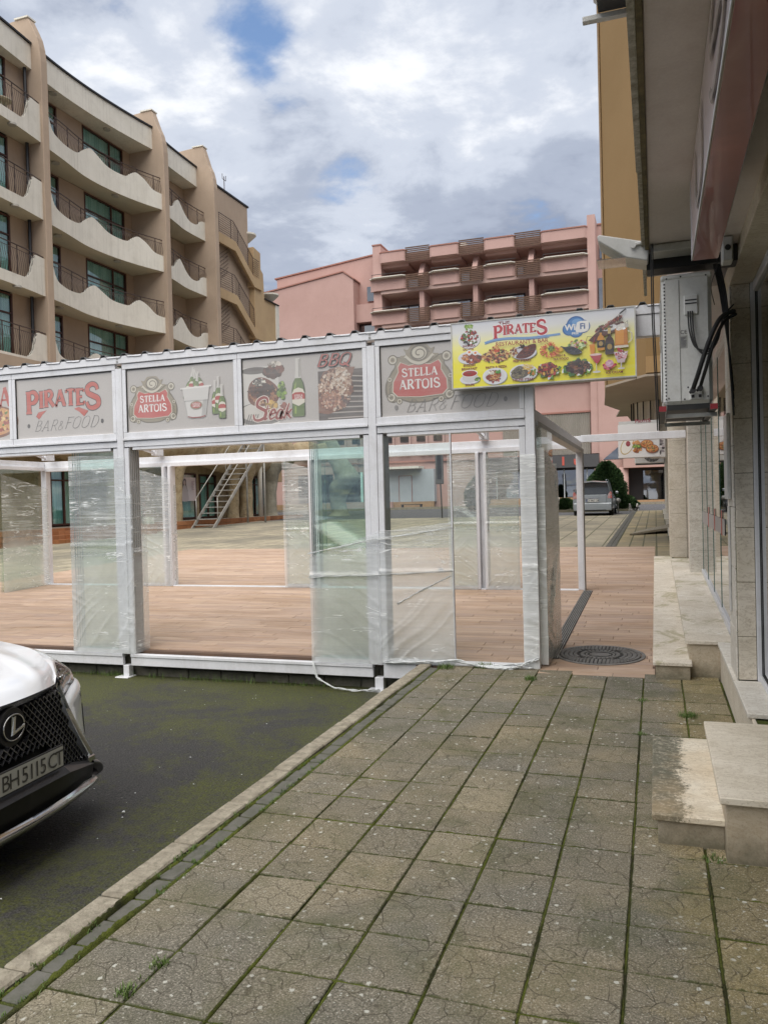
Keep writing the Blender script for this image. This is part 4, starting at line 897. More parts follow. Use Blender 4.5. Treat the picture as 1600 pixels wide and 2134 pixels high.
p.blobs(U(.545), V(.165), .105, .075, 40, H('#5a7f34', '#7fa04c', '#456428', '#d5d8dc'), .024); p.blobs(U(.54), V(.18), .085, .058, 150, H('#7a1f18', '#9c3024', '#4a1812', '#b5443a', '#c9a03e', '#3c1410'), .017)
p.blobs(U(.70), V(.17), .125, .078, 70, H('#5a8a34', '#7fae4c', '#3f6a24', '#e0e4e2'), .026); p.blobs(U(.70), V(.185), .105, .060, 190, H('#3c2418', '#54301f', '#6b4230', '#2a1810', '#8a5a3c', '#1f1410'), .018)
# kebab, bottles, beer, ice cream
p.ribbon([(U(.745), V(.52)), (U(.755), V(.62)), (U(.80), V(.60)), (U(.86), V(.66))], .004, srgb('#2a2220')); p.poly([(U(u), V(v)) for u, v in [(.76, .56), (.80, .66), (.88, .76), (.94, .80), (.96, .74), (.90, .66), (.84, .60), (.79, .52)]], srgb('#5a3426')); plate(.865, .73, .075, .030); p.blobs(U(.85), V(.735), .06, .018, 60, H('#7a2a1c', '#93402a', '#5a7f34', '#4a1c12'), .012)
for k in range(40): f = k/39; p.blobs(U(.80+.13*f), V(.68+.185*f), .012, .012, 3, H('#6b2418', '#8a3a26', '#4a1a10', '#a3553a'), .014)
p.ribbon([(U(.80), V(.66)), (U(.955), V(.965))], .004, srgb('#b0a090')); p.ribbon([(U(.925), V(.91)), (U(.958), V(.975))], .014, srgb('#1a1616')); p.ribbon([(U(.922), V(.90)), (U(.925), V(.80))], .006, srgb('#2a2220'))
p.ribbon([(U(.94), V(.74)), (U(.965), V(.80)), (U(.965), V(.70))], .005, srgb('#2a2220'))
def mini(u, v, h, body, lab, cap):
    q = lambda r: [(U(u)+a*h, V(v)+b*h) for a, b in r]+[(U(u)-a*h, V(v)+b*h) for a, b in r[::-1]]
    p.poly(q([(.15, 0), (.16, .05), (.16, .5), (.12, .62), (.05, .70), (.05, 1.0)]), body); p.poly(q([(.16, .12), (.16, .46)]), lab); p.poly(q([(.055, .80), (.055, 1.02)]), cap); p.ell(U(u), V(v)+.3*h, .09*h, .11*h, srgb('#a88a4c'))
mini(.825, .40, .20, srgb('#c98a2c'), srgb('#1f1c1a'), srgb('#1f1c1a')); mini(.870, .33, .235, srgb('#3a1c14'), srgb('#2a2622'), srgb('#c9b070'))
p.poly([(U(.897), V(.44)), (U(.965), V(.44)), (U(.962), V(.70)), (U(.900), V(.70))], srgb('#c07a2c')); p.poly([(U(.903), V(.47)), (U(.945), V(.47)), (U(.943), V(.68)), (U(.905), V(.68))], srgb('#d8953c')); p.blobs(U(.931), V(.72), .052, .020, 26, H('#e9e6e0', '#d8d2c6', '#f0eeea'), .02); p.ribbon([(U(.965), V(.66)), (U(.985), V(.62)), (U(.985), V(.52)), (U(.965), V(.48))], .010, srgb('#cfc9b8')); p.rect(U(.895), U(.967), V(.415), V(.45), srgb('#d8d2c0'))
p.poly([(U(.765), V(.50)), (U(.795), V(.50)), (U(.79), V(.36)), (U(.77), V(.36))], srgb('#d98a2c')); p.ribbon([(U(.785), V(.50)), (U(.795), V(.60))], .005, srgb('#b5302a'))
p.poly([(U(.765), V(.34)), (U(.83), V(.34)), (U(.815), V(.24)), (U(.802), V(.20)), (U(.79), V(.24))], srgb('#b5303a')); p.ribbon([(U(.80), V(.22)), (U(.80), V(.10))], .006, srgb('#c9c5c0')); p.ell(U(.80), V(.09), .035, .010, srgb('#d2cecb')); p.ell(U(.797), V(.345), .052, .010, srgb('#e9c9c4'))
p.blobs(U(.868), V(.17), .055, .03, 30, H('#a3202c', '#c23a48', '#7f1420', '#d86a7c'), .018); p.ell(U(.868), V(.20), .034, .032, srgb('#d6a3b8')); p.blobs(U(.868), V(.205), .025, .022, 20, H('#e0b8c8', '#c98aa3', '#e9ccd8'), .012)
p.poly([(U(.89), V(.36)), (U(.965), V(.36)), (U(.945), V(.20)), (U(.91), V(.20))], srgb('#cdb8bc')); p.blobs(U(.927), V(.31), .045, .035, 60, H('#e6dcdc', '#b5303c', '#d8a3ac', '#8a1c28', '#f0eaea'), .015); p.blobs(U(.92), V(.385), .018, .014, 8, H('#a8202c', '#c23440'), .016); p.ribbon([(U(.928), V(.20)), (U(.928), V(.12))], .01, srgb('#cdc5c5')); p.ell(U(.928), V(.115), .03, .008, srgb('#d5cfcf'))
p.sans('ICE CREAM', U(.892), V(.05), .020, DR, .03); p.sans('RESTAURANT & BAR', U(.40), V(.592), .036, srgb('#9a2a30'), .012)
p.mb.v = [(SX0+.008+x*(1-.016/W), SY-.0008-l, SZ0+.008+z*(1-.016/Hh)) for x, l, z in p.mb.v]
link('print', p.mb.mesh('print', M_print2), sg)

# ---------------------------------------------------------------- plastic film wrapped round the glass
def film_mat(name='stretch_film', vl=.32, vh=.14, dense=0.0, tone=(.97, .99, .98)):
    m = newmat(name); t = NT(m)
    def streak(rot, sc_, n): return t.noise(t.pos(sc_, rot=rot), n, 6, .62, .25)
    s1 = streak((0, R(5), 0), (.5, .5, 24), 1.9); s2 = streak((0, R(-11), 0), (.7, .7, 36), 1.3); s3 = streak((0, R(20), 0), (.9, .9, 20), 1.1); big_ = t.noise(t.pos(), 1.7, 5, .6)
    up = t.n('ShaderNodeSeparateXYZ'); t.l(t.pos(), up.inputs[0]); hi = t.ramp(t.math('DIVIDE', up.outputs[2], 2.4), [(.42, .12), (.56, 1.0)])
    st_ = t.math('MAXIMUM', t.ramp(s1, [(.52, 0.0), (.66, .75)]), t.math('MAXIMUM', t.ramp(s2, [(.55, 0.0), (.68, .6)]), t.ramp(s3, [(.60, 0.0), (.72, .5)])))
    st_ = t.math('MULTIPLY', t.math('MULTIPLY', st_, hi), t.ramp(big_, [(.35, .35), (.6, 1.0)]))
    veil = t.math('ADD', t.ramp(t.math('DIVIDE', up.outputs[2], 2.4), [(.40, vl), (.50, vh)]), t.math('MULTIPLY', t.ramp(big_, [(.4, 0.0), (.7, 1.0)]), .16))
    op = t.math('ADD', veil, t.math('MULTIPLY', st_, .55), True)
    tr = t.n('ShaderNodeBsdfTransparent'); tr.inputs[0].default_value = (.97, .985, .98, 1)
    df = t.n('ShaderNodeBsdfDiffuse'); df.inputs[0].default_value = (*tone, 1); tl = t.n('ShaderNodeBsdfTranslucent'); tl.inputs[0].default_value = (.98, 1, .99, 1)
    m0 = t.n('ShaderNodeMixShader'); m0.inputs[0].default_value = .22; t.l(df.outputs[0], m0.inputs[1]); t.l(tl.outputs[0], m0.inputs[2])
    cr_ = t.n('ShaderNodeMath', operation='ABSOLUTE'); t.l(t.math('SUBTRACT', t.noise(t.pos((.9, .9, 8.5), rot=(0, R(-17), 0)), 1.5, 3, .5, .35), .5), cr_.inputs[0]); op = t.math('MAXIMUM', op, t.math('MULTIPLY', t.ramp(cr_.outputs[0], [(.006, .95), (.020+dense*.03, 0.0)]), t.ramp(t.noise(t.pos(), 4, 3), [(.48-dense*.2, 0.0), (.62-dense*.2, 1.0)])))  # highlights along the creases painted in as opaque white lines
    m1_ = t.n('ShaderNodeMixShader'); t.l(op, m1_.inputs[0]); t.l(tr.outputs[0], m1_.inputs[1]); t.l(m0.outputs[0], m1_.inputs[2])
    nb = t.bump(t.math('ADD', t.math('MULTIPLY', s1, 1.0), t.math('MULTIPLY', t.noise(t.pos((3, 3, 9), rot=(0, R(25), 0)), 2.4, 6, .6, 1.2), 1.2)), .35, .015)
    gl = t.n('ShaderNodeBsdfGlossy'); gl.inputs['Roughness'].default_value = .13; t.l(nb, gl.inputs['Normal'])
    fr_ = schlick(t, nb)
    m2 = t.n('ShaderNodeMixShader'); t.l(t.math('ADD', t.math('MULTIPLY', fr_, 1.6), .05, True), m2.inputs[0]); t.l(m1_.outputs[0], m2.inputs[1]); t.l(gl.outputs[0], m2.inputs[2])
    t.out(m2.outputs[0]); return m
M_film = film_mat(); M_film2 = film_mat('dense_film', .60, .52, 1.0, (.92, .93, .90)); M_film3 = film_mat('side_film', .30, .12, .2, (.95, 1.0, .98))
def ridge(x, y, s): return 1-abs(noise.noise((x, y, s)))*2.2
def film_sheet(mb, P0, P1, z0, z1, seed, nrm, amp=1.0, top=None, mid=1.1):
    """wrinkled sheet between two plan points; nrm = outward direction"""
    P0, P1 = Vector(P0), Vector(P1); L = (P1-P0).length; nu = max(10, int(L/.013)); nv = int((z1-z0)/.016); n = Vector(nrm).normalized()
    def f(u, v):
        zt = top(u) if top else z1
        z = z0+(zt-z0)*v; s = u*L
        lo = max(0, min(1, (mid-z)/.25+.5))
        hi_w = .0020*noise.noise((s*1.6+seed, z*38+s*4, seed))+.0012*noise.noise((s*3, z*70-s*9, seed+5))
        wv = noise.noise((s*2.2, z*2.2, seed)); m_a = max(0, noise.noise((s*1.7+3, z*1.4, seed+4))+.15); m_b = max(0, noise.noise((s*1.5-3, z*1.8, seed+8))+.1)
        lw = .016*m_a*max(0, 1-abs(noise.noise((z*6.5+s*3.2+wv*.9, s*.5, seed+2)))*7)**2+.016*m_b*max(0, 1-abs(noise.noise((z*5-s*6.5+wv*.8, z*.4, seed+9)))*6)**2+.0025*noise.noise((s*2.5, z*3.5, seed))
        gth = .012*math.exp(-((z-mid)/.02)**2)
        d = amp*(hi_w*(1-lo)+lw*lo+gth)+.006
        ed = .012*(noise.noise((u*3+seed, z*6, 3)))*(1 if u in (0, 1) else 0)
        q = P0.lerp(P1, u)+n*d; return (q.x+ed*.3, q.y, z+.010*noise.noise((s*9, v*3, seed+7))*(v > .98))
    mb.grid(f, nu, nv)
def wrap(label, segs, loc, seed, group='stretch film wrapped round the glass stacks', mat=None, **k):
    t_ = thing('plastic_wrap', label, 'plastic film', loc, group)
    mb = MB()
    for P0, P1, z0, z1, nrm, kw in segs: film_sheet(mb, P0, P1, z0, z1, seed, nrm, **kw); seed += 3
    mb.build('film', mat or M_film, t_, smooth=True, fix=False); return t_
M_rib = pm('twisted_film', (.72, .74, .74), (.55, .58, .58), 20, .35, .3, 60, coat=.3)
def ribbons(parent, lines, r=.006, n=3):
    mb = MB(); rr_ = random.Random(11)
    for pts in lines:
        for k in range(n):
            o = [Vector((rr_.gauss(0, .006), rr_.gauss(0, .004), rr_.gauss(0, .006))) for _ in pts]
            P = [Vector(p_)+q for p_, q in zip(pts, o)]; Q = []
            for a, b in zip(P, P[1:]):
                for i in range(8): tt = i/8; Q.append(a.lerp(b, tt)+Vector((0, .003*math.sin(i*2.3+k), .004*math.cos(i*1.9+k*2))))
            Q.append(P[-1]); mb.tube(Q, [r*rr_.uniform(.4, .9) for _ in Q], 4)
    return mb.build('film_ribbon', M_rib, parent, smooth=True)
fy = FY-.012
wrap('crinkled clear film round the green glass stack nearest the white car', [((-6.30, fy, 0), (-5.55, fy, 0), -.02, 2.20, (0, -1, 0), dict(mid=1.18, top=lambda u: 2.20-.03*u)), ((-5.50, fy+.01, 0), (-5.455, FY+.22, 0), -.02, 1.9, (1, 0, 0), {}), ((-6.31, FY+.2, 0), (-6.30, fy, 0), -.02, 2.18, (-1, 0, 0), {})], (-5.9, 7.48, 0), 1.3)
mb = MB(); film_sheet(mb, (-5.57, fy, 0), (-5.46, fy, 0), -.02, 2.0, 6.1, (0, -1, 0), mid=1.18)
o = wrap('clear film strip round the post left of the large gap', [((-5.56, fy-.004, 0), (-5.46, fy-.004, 0), -.02, 1.75, (0, -1, 0), dict(mid=1.2))], (-5.5, 7.47, 0), 6.1)
c_ = wrap('clear film on the middle glass stack, crossed by a diagonal white ribbon', [((-3.35, fy, 0), (-2.61, fy, 0), -.02, 1.10, (0, -1, 0), dict(mid=.86, top=lambda u: 1.05+.24*u)), ((-2.60, fy-.003, 0), (-1.85, fy-.003, 0), -.0, 1.40, (0, -1, 0), dict(mid=.90, top=lambda u: 1.30+.08*u, amp=.8))], (-2.6, 7.47, 0), 11.7)
ribbons(c_, [[(-3.36, fy-.02, 1.08), (-2.65, fy-.03, 1.22), (-1.85, fy-.02, 1.33)], [(-3.35, fy-.02, .84), (-2.7, fy-.03, .87), (-1.85, fy-.02, .91)], [(-2.42, fy-.01, .58), (-2.2, fy-.012, .70), (-1.87, fy-.01, .86)]], .005, 3)
ribbons(c_, [[(-3.34, fy-.01, -.03), (-3.28, fy-.06, -.17), (-3.08, fy-.10, -.25), (-2.85, fy-.10, -.275), (-2.62, fy-.04, -.27)]], .008, 4)
ribbons(c_, [[(-2.55, fy-.02, .01), (-2.1, fy-.03, .03), (-1.83, fy-.04, .06), (-1.6, fy-.06, .015), (-1.35, fy-.07, .02), (-1.1, fy-.05, .02)], [(-1.85, fy-.03, .05), (-1.5, fy-.08, .01), (-1.3, fy-.10, .012), (-1.15, fy-.06, .06)], [(-1.6, fy-.05, .01), (-1.2, fy-.03, .05), (-1.05, fy-.02, .10)]], .010, 6)
wrap('dense crinkled film bundle round the folded leaves at the pavilion corner', [((-1.19, fy, 0), (-1.045, fy, 0), .0, 2.0, (0, -1, 0), dict(mid=.95, amp=.7)), ((-.985, 7.60, 0), (-.975, 8.60, 0), .02, 2.1, (1, 0, 0), dict(mid=2.3, amp=1.0, top=lambda u: 2.05-.2*u)), ((-1.14, 7.62, 0), (-.98, 7.60, 0), .02, 2.06, (0, -1, 0), dict(mid=2.3, amp=1.5)), ((-.985, 8.60, 0), (-1.13, 8.62, 0), .02, 1.95, (0, 1, 0), dict(mid=2.3, amp=1.5))], (-1.08, 7.9, 0), 21.2, mat=M_film2)
yb_ = YB-.12; g1 = gb
wrap('stretched film over the back left glass stack beside the stair view', [((-9.02, yb_, 0), (-8.36, yb_, 0), g1, 2.30, (0, -1, 0), dict(mid=1.2, top=lambda u: 2.30-.18*u)), ((-8.36, yb_, 0), (-8.34, YB+.08, 0), g1, 2.0, (1, 0, 0), {})], (-8.7, 12.5, g1), 31)
wrap('whitish stretched film over the glass stack at the middle of the back frame', [((-6.08, yb_, 0), (-5.60, yb_, 0), g1, 2.34, (0, -1, 0), dict(mid=1.15, top=lambda u: 2.34-.14*u))], (-5.8, 12.5, g1), 37)
wrap('streaky film over the back right glass stack left of the double post', [((-3.16, yb_, 0), (-2.70, yb_, 0), g1, 2.30, (0, -1, 0), dict(mid=1.2))], (-2.9, 12.5, g1), 43)
wrap('streaky film over the back right glass stack right of the double post', [((-2.55, yb_, 0), (-2.02, yb_, 0), g1, 2.30, (0, -1, 0), dict(mid=1.2))], (-2.3, 12.5, g1), 49)
wrap('slanting film over the leaves on the left side frame', [((-11.13, 11.45, 0), (-11.13, 12.62, 0), g1-.03, 2.30, (1, 0, 0), dict(mid=1.1, top=lambda u: 2.26-.26*u))], (-11.13, 12, g1), 55, mat=M_film3)

# ---------------------------------------------------------------- shop building on the right
M_clad = stone_mat('cladding_limestone', (.72, .69, .62), (.63, .60, .53)); M_clad2 = stone_mat('cladding_limestone_warm', (.70, .64, .54), (.62, .56, .45))
M_soff = pm('painted_soffit', (.74, .68, .66), (.67, .61, .59), 1.5, .8, .3, 60, dirt=.25, dcol=(.3, .2, .19))
M_peel = pm('peeling_trim', (.62, .60, .55), (.30, .28, .22), 26, .8, .5, 60, dirt=.8, dcol=(.10, .09, .05)); M_olive = pm('weathered_trim', (.20, .16, .08), (.10, .09, .05), 14, .85, .5, 60, dirt=.7)
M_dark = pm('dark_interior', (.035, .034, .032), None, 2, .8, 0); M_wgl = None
def window_glass(name, tint, rough=.02, refl=2.0):
    m = newmat(name); t = NT(m); tr = t.n('ShaderNodeBsdfTransparent'); tr.inputs[0].default_value = (*tint, 1); gl = t.n('ShaderNodeBsdfGlossy'); gl.inputs['Roughness'].default_value = rough
    t.l(t.bump(t.noise(t.pos(), 1.1, 2), .02, .05), gl.inputs['Normal']); fr_ = schlick(t); mx_ = t.n('ShaderNodeMixShader')
    t.l(t.math('ADD', t.math('MULTIPLY', fr_, refl), .02, True), mx_.inputs[0]); t.l(tr.outputs[0], mx_.inputs[1]); t.l(gl.outputs[0], mx_.inputs[2]); t.out(mx_.outputs[0]); return m
M_wgl = window_glass('shop_glass', (.60, .66, .64))
sh = thing('shop_building', 'stone clad shop building with large white framed windows along the right edge', 'building', (.5, 6, 0))
def stack(x0, x1, y0, y1, z0, z1, hgt, mat=None, name='stone_panel', parent=None):
    z = z0; k = 0
    while z < z1-.02:
        zt = min(z1, z+hgt*(1 if k else .8)); MB().box(x0+random.uniform(0, .002), x1, y0+random.uniform(0, .002), y1, z+.0015, zt-.0015).build(name, mat or M_clad, parent or sh, bevel=.003); z = zt; k += 1
MB().box(.512, .66, 5.925, 6.39, .30, 3.0).build('pillar_core', M_bed, sh)
stack(.5, .512, 5.925, 6.39, .32, 3.0, .42); stack(.512, .625, 5.912, 5.924, .32, 3.0, .37, M_clad2)
MB().box(.628, .668, 5.885, 6.39, .32, 3.0).build('window_frame', M_alu, sh, bevel=.003)
stack(.498, .52, 4.91, 7.42, -.1, .288, .9, M_clad2); MB().box(.52, 1.3, 4.91, 7.42, -.1, .28).build('plinth', M_bed, sh)
MB().box(.478, .665, 5.035, 5.905, .288, .318).build('window_sill', M_clad, sh, bevel=.004); MB().box(.478, .665, 5.93, 7.39, .288, .318).build('window_sill', M_clad, sh, bevel=.004)
# near window: frame, glass, interior
MB().box(.640, .70, -2, 5.88, .318, .365).build('window_frame', M_alu, sh, bevel=.004); MB().box(.640, .70, -2, 5.88, 2.93, 2.998).build('window_frame', M_alu, sh, bevel=.004)
MB().box(.660, .668, -2, 5.87, .366, 2.93).build('window_pane', M_wgl, sh); MB().box(.652, .659, -2, 5.87, .366, .376).box(.652, .659, 5.862, 5.87, .376, 2.93).build('gasket', M_black, sh)
MB().box(1.5, 1.6, -3, 12, -.2, 3.2).build('interior_wall', pm('grey_curtain', (.60, .61, .61), (.50, .51, .51), 5, .8, .1), sh); MB().box(.70, 1.5, -3, 5.9, .0, .31).build('interior_floor', M_clad2, sh)
# lintel and overhanging upper floor
MB().box(.500, .66, -3, 6.39, 3.0, 3.14).build('lintel', M_clad2, sh, bevel=.003)
MB().box(-.008, 1.7, -3, 5.51, 3.105, 3.25).build('soffit', M_soff, sh, bevel=.004)
MB().box(-.030, -.009, -3, 5.52, 3.095, 3.26).build('edge_trim', M_olive, sh); MB().box(-.056, -.031, -3, 3.95, 3.10, 3.30).build('edge_trim', M_peel, sh); MB().box(-.052, -.031, 3.96, 6.5, 3.12, 3.30).build('edge_trim', M_peel, sh)
MB().box(-.028, 4, -3, 6.5, 3.262, 9).build('upper_wall', M_soff, sh); MB().box(.30, 4, 6.5, 17, 3.3, 9).build('upper_wall', M_soff, sh)
MB().box(-.025, .50, 5.30, 5.46, 3.0, 3.10).build('cable_tray', M_black, sh, bevel=.004); MB().box(.0, .46, 5.12, 5.28, 3.055, 3.10).build('canopy_rail', M_box, sh, bevel=.004)
MB().box(.475, .499, 6.05, 6.32, 1.55, 2.15).build('trunking', M_box, sh, bevel=.004); MB().box(.490, .4995, 6.18, 6.30, .75, 1.5).build('trunking', M_box, sh, bevel=.003)
# second bay, frameless glass leaves over the long step
MB().box(.60, .66, 6.40, 12.25, .30, .345).build('window_frame', M_alu, sh)
m1 = MB(); sloped(m1, .60, .66, 7.4, 12.25, .325, .375); m1.build('window_frame', M_alu, sh)
for a, b in ((6.41, 7.9), (7.92, 8.9), (8.915, 10.0), (10.015, 11.1), (11.115, 12.2)):
    o = MB().box(.625, .633, a, b, .36, 2.98).build('glass_pane', M_wgl, sh); MB().box(.620, .6245, b-.010, b-.004, .40, 2.98).build('pane_edge', M_glass_e, o)
MB().box(.60, .68, 6.40, 12.3, 2.985, 3.10).build('window_frame', M_alu, sh)
MB().box(.66, 1.5, 6.4, 14.8, .2, .33).build('interior_floor', M_clad2, sh); MB().box(.30, 1.7, 6.4, 15, 3.12, 3.29).build('soffit', M_soff, sh)
m1 = MB().box(.6195, .6205, 8.3, 12.1, 1.18, 1.34); m1.build('frosted_band', pm('frosted_vinyl', (.42, .42, .42), (.36, .36, .36), 5, .5, 0), sh)
m1 = MB()
for y in (8.6, 9.6, 10.7): m1.box(.6170, .6185, y, y+.12, 1.17, 1.42)
m1.build('red_sticker', pm('red_vinyl', (.45, .06, .04), (.38, .05, .035), 5, .5, 0), sh)
stack(.45, .69, 12.3, 12.75, G(12.3)+.30, 3.3, .42); MB().box(.455, .685, 12.31, 12.74, .2, 3.3).build('pillar_core', M_bed, sh)
stack(.22, .50, 14.75, 15.3, G(14.8)+.28, 3.4, .42, M_clad2); stack(.50, 1.2, 15.0, 15.2, .3, 3.4, .6)
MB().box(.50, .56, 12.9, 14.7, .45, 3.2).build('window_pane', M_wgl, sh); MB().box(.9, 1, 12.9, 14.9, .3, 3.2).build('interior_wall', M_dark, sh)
# further shops: pillars, dark fronts, canopies
for k, y in enumerate((19.2, 23.5, 28, 33, 38)):
    stack(.40, .72, y, y+.5, G(y)-.02, 3.9, .7, M_clad2 if k % 2 else M_clad); MB().box(.62, .66, y+.5, y+4.2, G(y), 3.6).build('shop_front', M_wgl, sh)
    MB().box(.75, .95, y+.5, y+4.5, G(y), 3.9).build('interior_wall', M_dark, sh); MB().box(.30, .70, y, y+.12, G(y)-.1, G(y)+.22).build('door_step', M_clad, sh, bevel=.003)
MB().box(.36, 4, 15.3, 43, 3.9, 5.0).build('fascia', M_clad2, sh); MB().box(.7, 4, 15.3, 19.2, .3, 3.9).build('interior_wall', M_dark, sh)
# lightbox along the shopfront
lb = thing('shop_lightbox', 'overhanging white lightbox with red fruit picture on its underside, top right', 'sign', (.25, 2, 2.72))
M_fruit = newmat('fruit_print'); t = NT(M_fruit); P = t.pos(); v = t.n('ShaderNodeTexVoronoi'); v.inputs['Scale'].default_value = 1.5; t.l(t.pos((2.2, 1, 1)), v.inputs['Vector'])
v.feature = 'SMOOTH_F1'; c = t.ramp(v.outputs['Color'], [(.2, srgb('#9f3a30')), (.4, srgb('#d0705c')), (.55, srgb('#eeb4a4')), (.65, srgb('#b04a5c')), (.8, srgb('#c8c5a5'))])
c = t.mix(t.ramp(v.outputs['Distance'], [(.2, 0.0), (.7, .7)]), c, srgb('#54202a')); t.out(t.bsdf(t.mix(t.noise(P, 9, 5), c, srgb('#8f4a40')), .35, None, 0, .5, .4))
M_face = pm('lightbox_face', (.70, .56, .57), (.80, .74, .74), 1.4, .3, .03, 30, coat=.4)
MB().box(.19, .308, -2.5, 4.16, 2.72, 3.10).build('sign_case', [M_face], lb, bevel=.003); MB().box(.194, .304, -2.49, 4.155, 2.717, 2.7195).build('underside_print', M_fruit, lb)
MB().box(.186, .1895, -2.5, 4.16, 2.718, 2.732).box(.1865, .1895, 4.15, 4.163, 2.733, 3.10).build('sign_trim', M_alu, lb)
for c_, o_ in (('U', .48), ('S', -.48)):
    p = PB(.002); p.text(c_, 0, 0, .26, srgb('#9a8f8c'), .24, .16, .0, sx=2.2); p.text(c_, 0, 0, .26, srgb('#d0c8c6'), .13, .08, .0, sx=2.2)
    p.mb.v = [(.1885-l, 2.9+o_-x*1.6, 2.775+z) for x, l, z in p.mb.v]; link('letter', p.mb.mesh('letter', M_print2), lb)
# small parts under the soffit
jb = thing('junction_box', 'small square white junction box at the end of the lightbox', 'junction box', (.36, 4.4, 2.75)); MB().box(.340, .390, 4.36, 4.46, 2.755, 2.875).build('box_body', M_box, jb, bevel=.006); MB().disc((.365, 4.36, 2.82), 0, .014, 'y', .006, 14).build('lens', M_black, jb)
# ---------------------------------------------------------------- air conditioner
M_ac = pm('air_conditioner_shell', (.82, .82, .79), (.77, .77, .74), 3, .4, .06, 50, dirt=.35, dcol=(.33, .30, .22), streak=.3); M_acd = pm('air_conditioner_dark', (.05, .05, .05), None, 3, .6, .1)
def aircon(loc, label, face='x', w_=.86, h_=.79, d_=.28, detail=True, rz=0, group=None):
    """depth along x (fan grille facing -x), width along y"""
    a = thing('air_conditioner', label, 'air conditioner', loc, group, 0); lx, ly, lz = loc
    Mx = Matrix.Translation(loc) @ Matrix.Rotation(rz, 4, 'Z')
    def bld(mb, n, m, par=a, **k): mb.v = [tuple(Mx @ Vector(v)) for v in mb.v]; return mb.build(n, m, par, **k)
    s = bld(MB().box(0, d_, 0, w_, .02, h_), 'shell', M_ac, bevel=.022); bld(MB().box(-.004, d_+.004, -.004, w_+.004, h_-.03, h_+.004), 'lid', M_ac, bevel=.010)
    bld(MB().box(.02, d_-.02, .02, w_-.02, -.01, .03), 'base_pan', M_acd)
    g = MB(); cy, cz, rad = w_*.42, h_*.5, h_*.40
    for k in range(1, 9): g.disc((-.006, cy, cz), rad*k/8-.004, rad*k/8, 'x', .006, 28)
    for k in range(16): an = k*math.pi/8; g.tube([(-.008, cy, cz), (-.008, cy+rad*math.cos(an), cz+rad*math.sin(an))], .003, 4)
    bld(MB().disc((-.003, cy, cz), 0, rad*1.02, 'x', .004, 32), 'fan_recess', M_acd); bld(g, 'fan_grille', M_ac)
    if not detail: return a
    r = MB()
    for k in range(34): r.box(.0-.003, .0, .03, w_-.03, .06+k*.02, .068+k*.02) if False else r.box(.012+0*k, .020, -.0035, -.0005, .05+.021*k, .060+.021*k)
    bld(r, 'side_louvre', M_acd)
    bld(MB().box(.098, .100, -.003, -.0005, .03, h_-.035), 'panel_seam', M_acd)
    c_ = bld(MB().box(.125, .205, -.012, -.0005, h_-.25, h_-.13), 'cable_cover', M_ac, bevel=.006); bld(MB().box(.132, .198, -.015, -.0125, h_-.165, h_-.158).box(.132, .198, -.015, -.0125, h_-.185, h_-.178), 'cover_slot', M_acd, c_)
    bld(MB().box(.148, .222, -.010, -.0005, .045, .125), 'valve_plate', M_ac, bevel=.004)
    q = MB()
    for x, z in ((.165, .095), (.205, .105)): q.disc((x, -.028, z), 0, .017, 'y', .03, 12); q.tube([(x, -.03, z), (x-.018, -.035, z-.012)], .009, 6)
    for x in (.165, .205): q.box(x-.008, x+.008, -.015, -.010, .055, .073)
    bld(q, 'service_valve', M_acd)
    q = MB()
    for x, z in ((.03, .06), (.12, .05), (.25, .06), (.03, h_-.02), (.11, h_-.015), (.25, h_-.02), (.14, .12), (.26, h_-.4)): q.disc((x, -.002, z), 0, .005, 'y', .003, 8)
    bld(q, 'screw', M_acd)
    pb = PB(.0004); pb.rect(.100, .142, .355, .432, srgb('#b9b9b4'))
    for k in range(9): pb.rect(.104, .104+.034*pb.rr.uniform(.5, 1), .362+.0072*k, .366+.0072*k, srgb('#77777a'))
    pb.sans('CE', .121, .442, .022, srgb('#333333'), .0); pb.mb.v = [(x, -.0008-l, z) for x, l, z in pb.mb.v]; pb.mb.v = [tuple(Mx @ Vector(v)) for v in pb.mb.v]; link('rating_label', pb.mb.mesh('rating_label', M_print2), a)
    return a
ac = aircon((.058, 5.16, 2.115), 'white outdoor air conditioner unit hung below the soffit beside the yellow sign', h_=.80)
br = thing('wall_bracket', 'pair of steel brackets with red ends under the big air conditioner', 'bracket', (.2, 5.3, 2.09))
for y in (5.22, 5.86):
    MB().box(.07, .36, y-.02, y+.02, 2.060, 2.083).build('arm', M_alu_g, br)
for x in (.05, .33): MB().box(x-.018, x+.018, 5.02, 5.90, 2.085, 2.112).build('rail', M_acd, br); MB().box(x-.02, x+.02, 5.0, 5.02, 2.083, 2.114).build('end_cap', pm('red_cap'+str(x), (.38, .04, .05), None, 5, .5, 0), br)
cb = thing('cable_bundle', 'black insulated pipes and grey cables looping from the air conditioner to the wall', 'cables', (.3, 5.1, 2.3)); zA = 2.115
def cable(pts, r, name='cable', mat=None):
    q = catmull3(pts); MB().tube(q, r, 8).build(name, mat or M_black, cb, smooth=True)
def catmull3(p, n=8):
    o = []
    for i in range(len(p)-1):
        a, b, c, d = Vector(p[max(i-1, 0)]), Vector(p[i]), Vector(p[i+1]), Vector(p[min(i+2, len(p)-1)])
        for k in range(n): tt = k/n; o.append(.5*((2*b)+(-a+c)*tt+(2*a-5*b+4*c-d)*tt*tt+(-a+3*b-3*c+d)*tt**3))
    o.append(Vector(p[-1])); return o
cable([(.223, 5.12, zA+.10), (.25, 5.05, zA+.18), (.31, 5.02, zA+.36), (.38, 5.06, zA+.50), (.47, 5.3, zA+.58)], .013, 'pipe'); cable([(.263, 5.12, zA+.11), (.29, 5.06, zA+.2), (.34, 5.03, zA+.36), (.40, 5.08, zA+.48), (.48, 5.3, zA+.56)], .010, 'pipe')
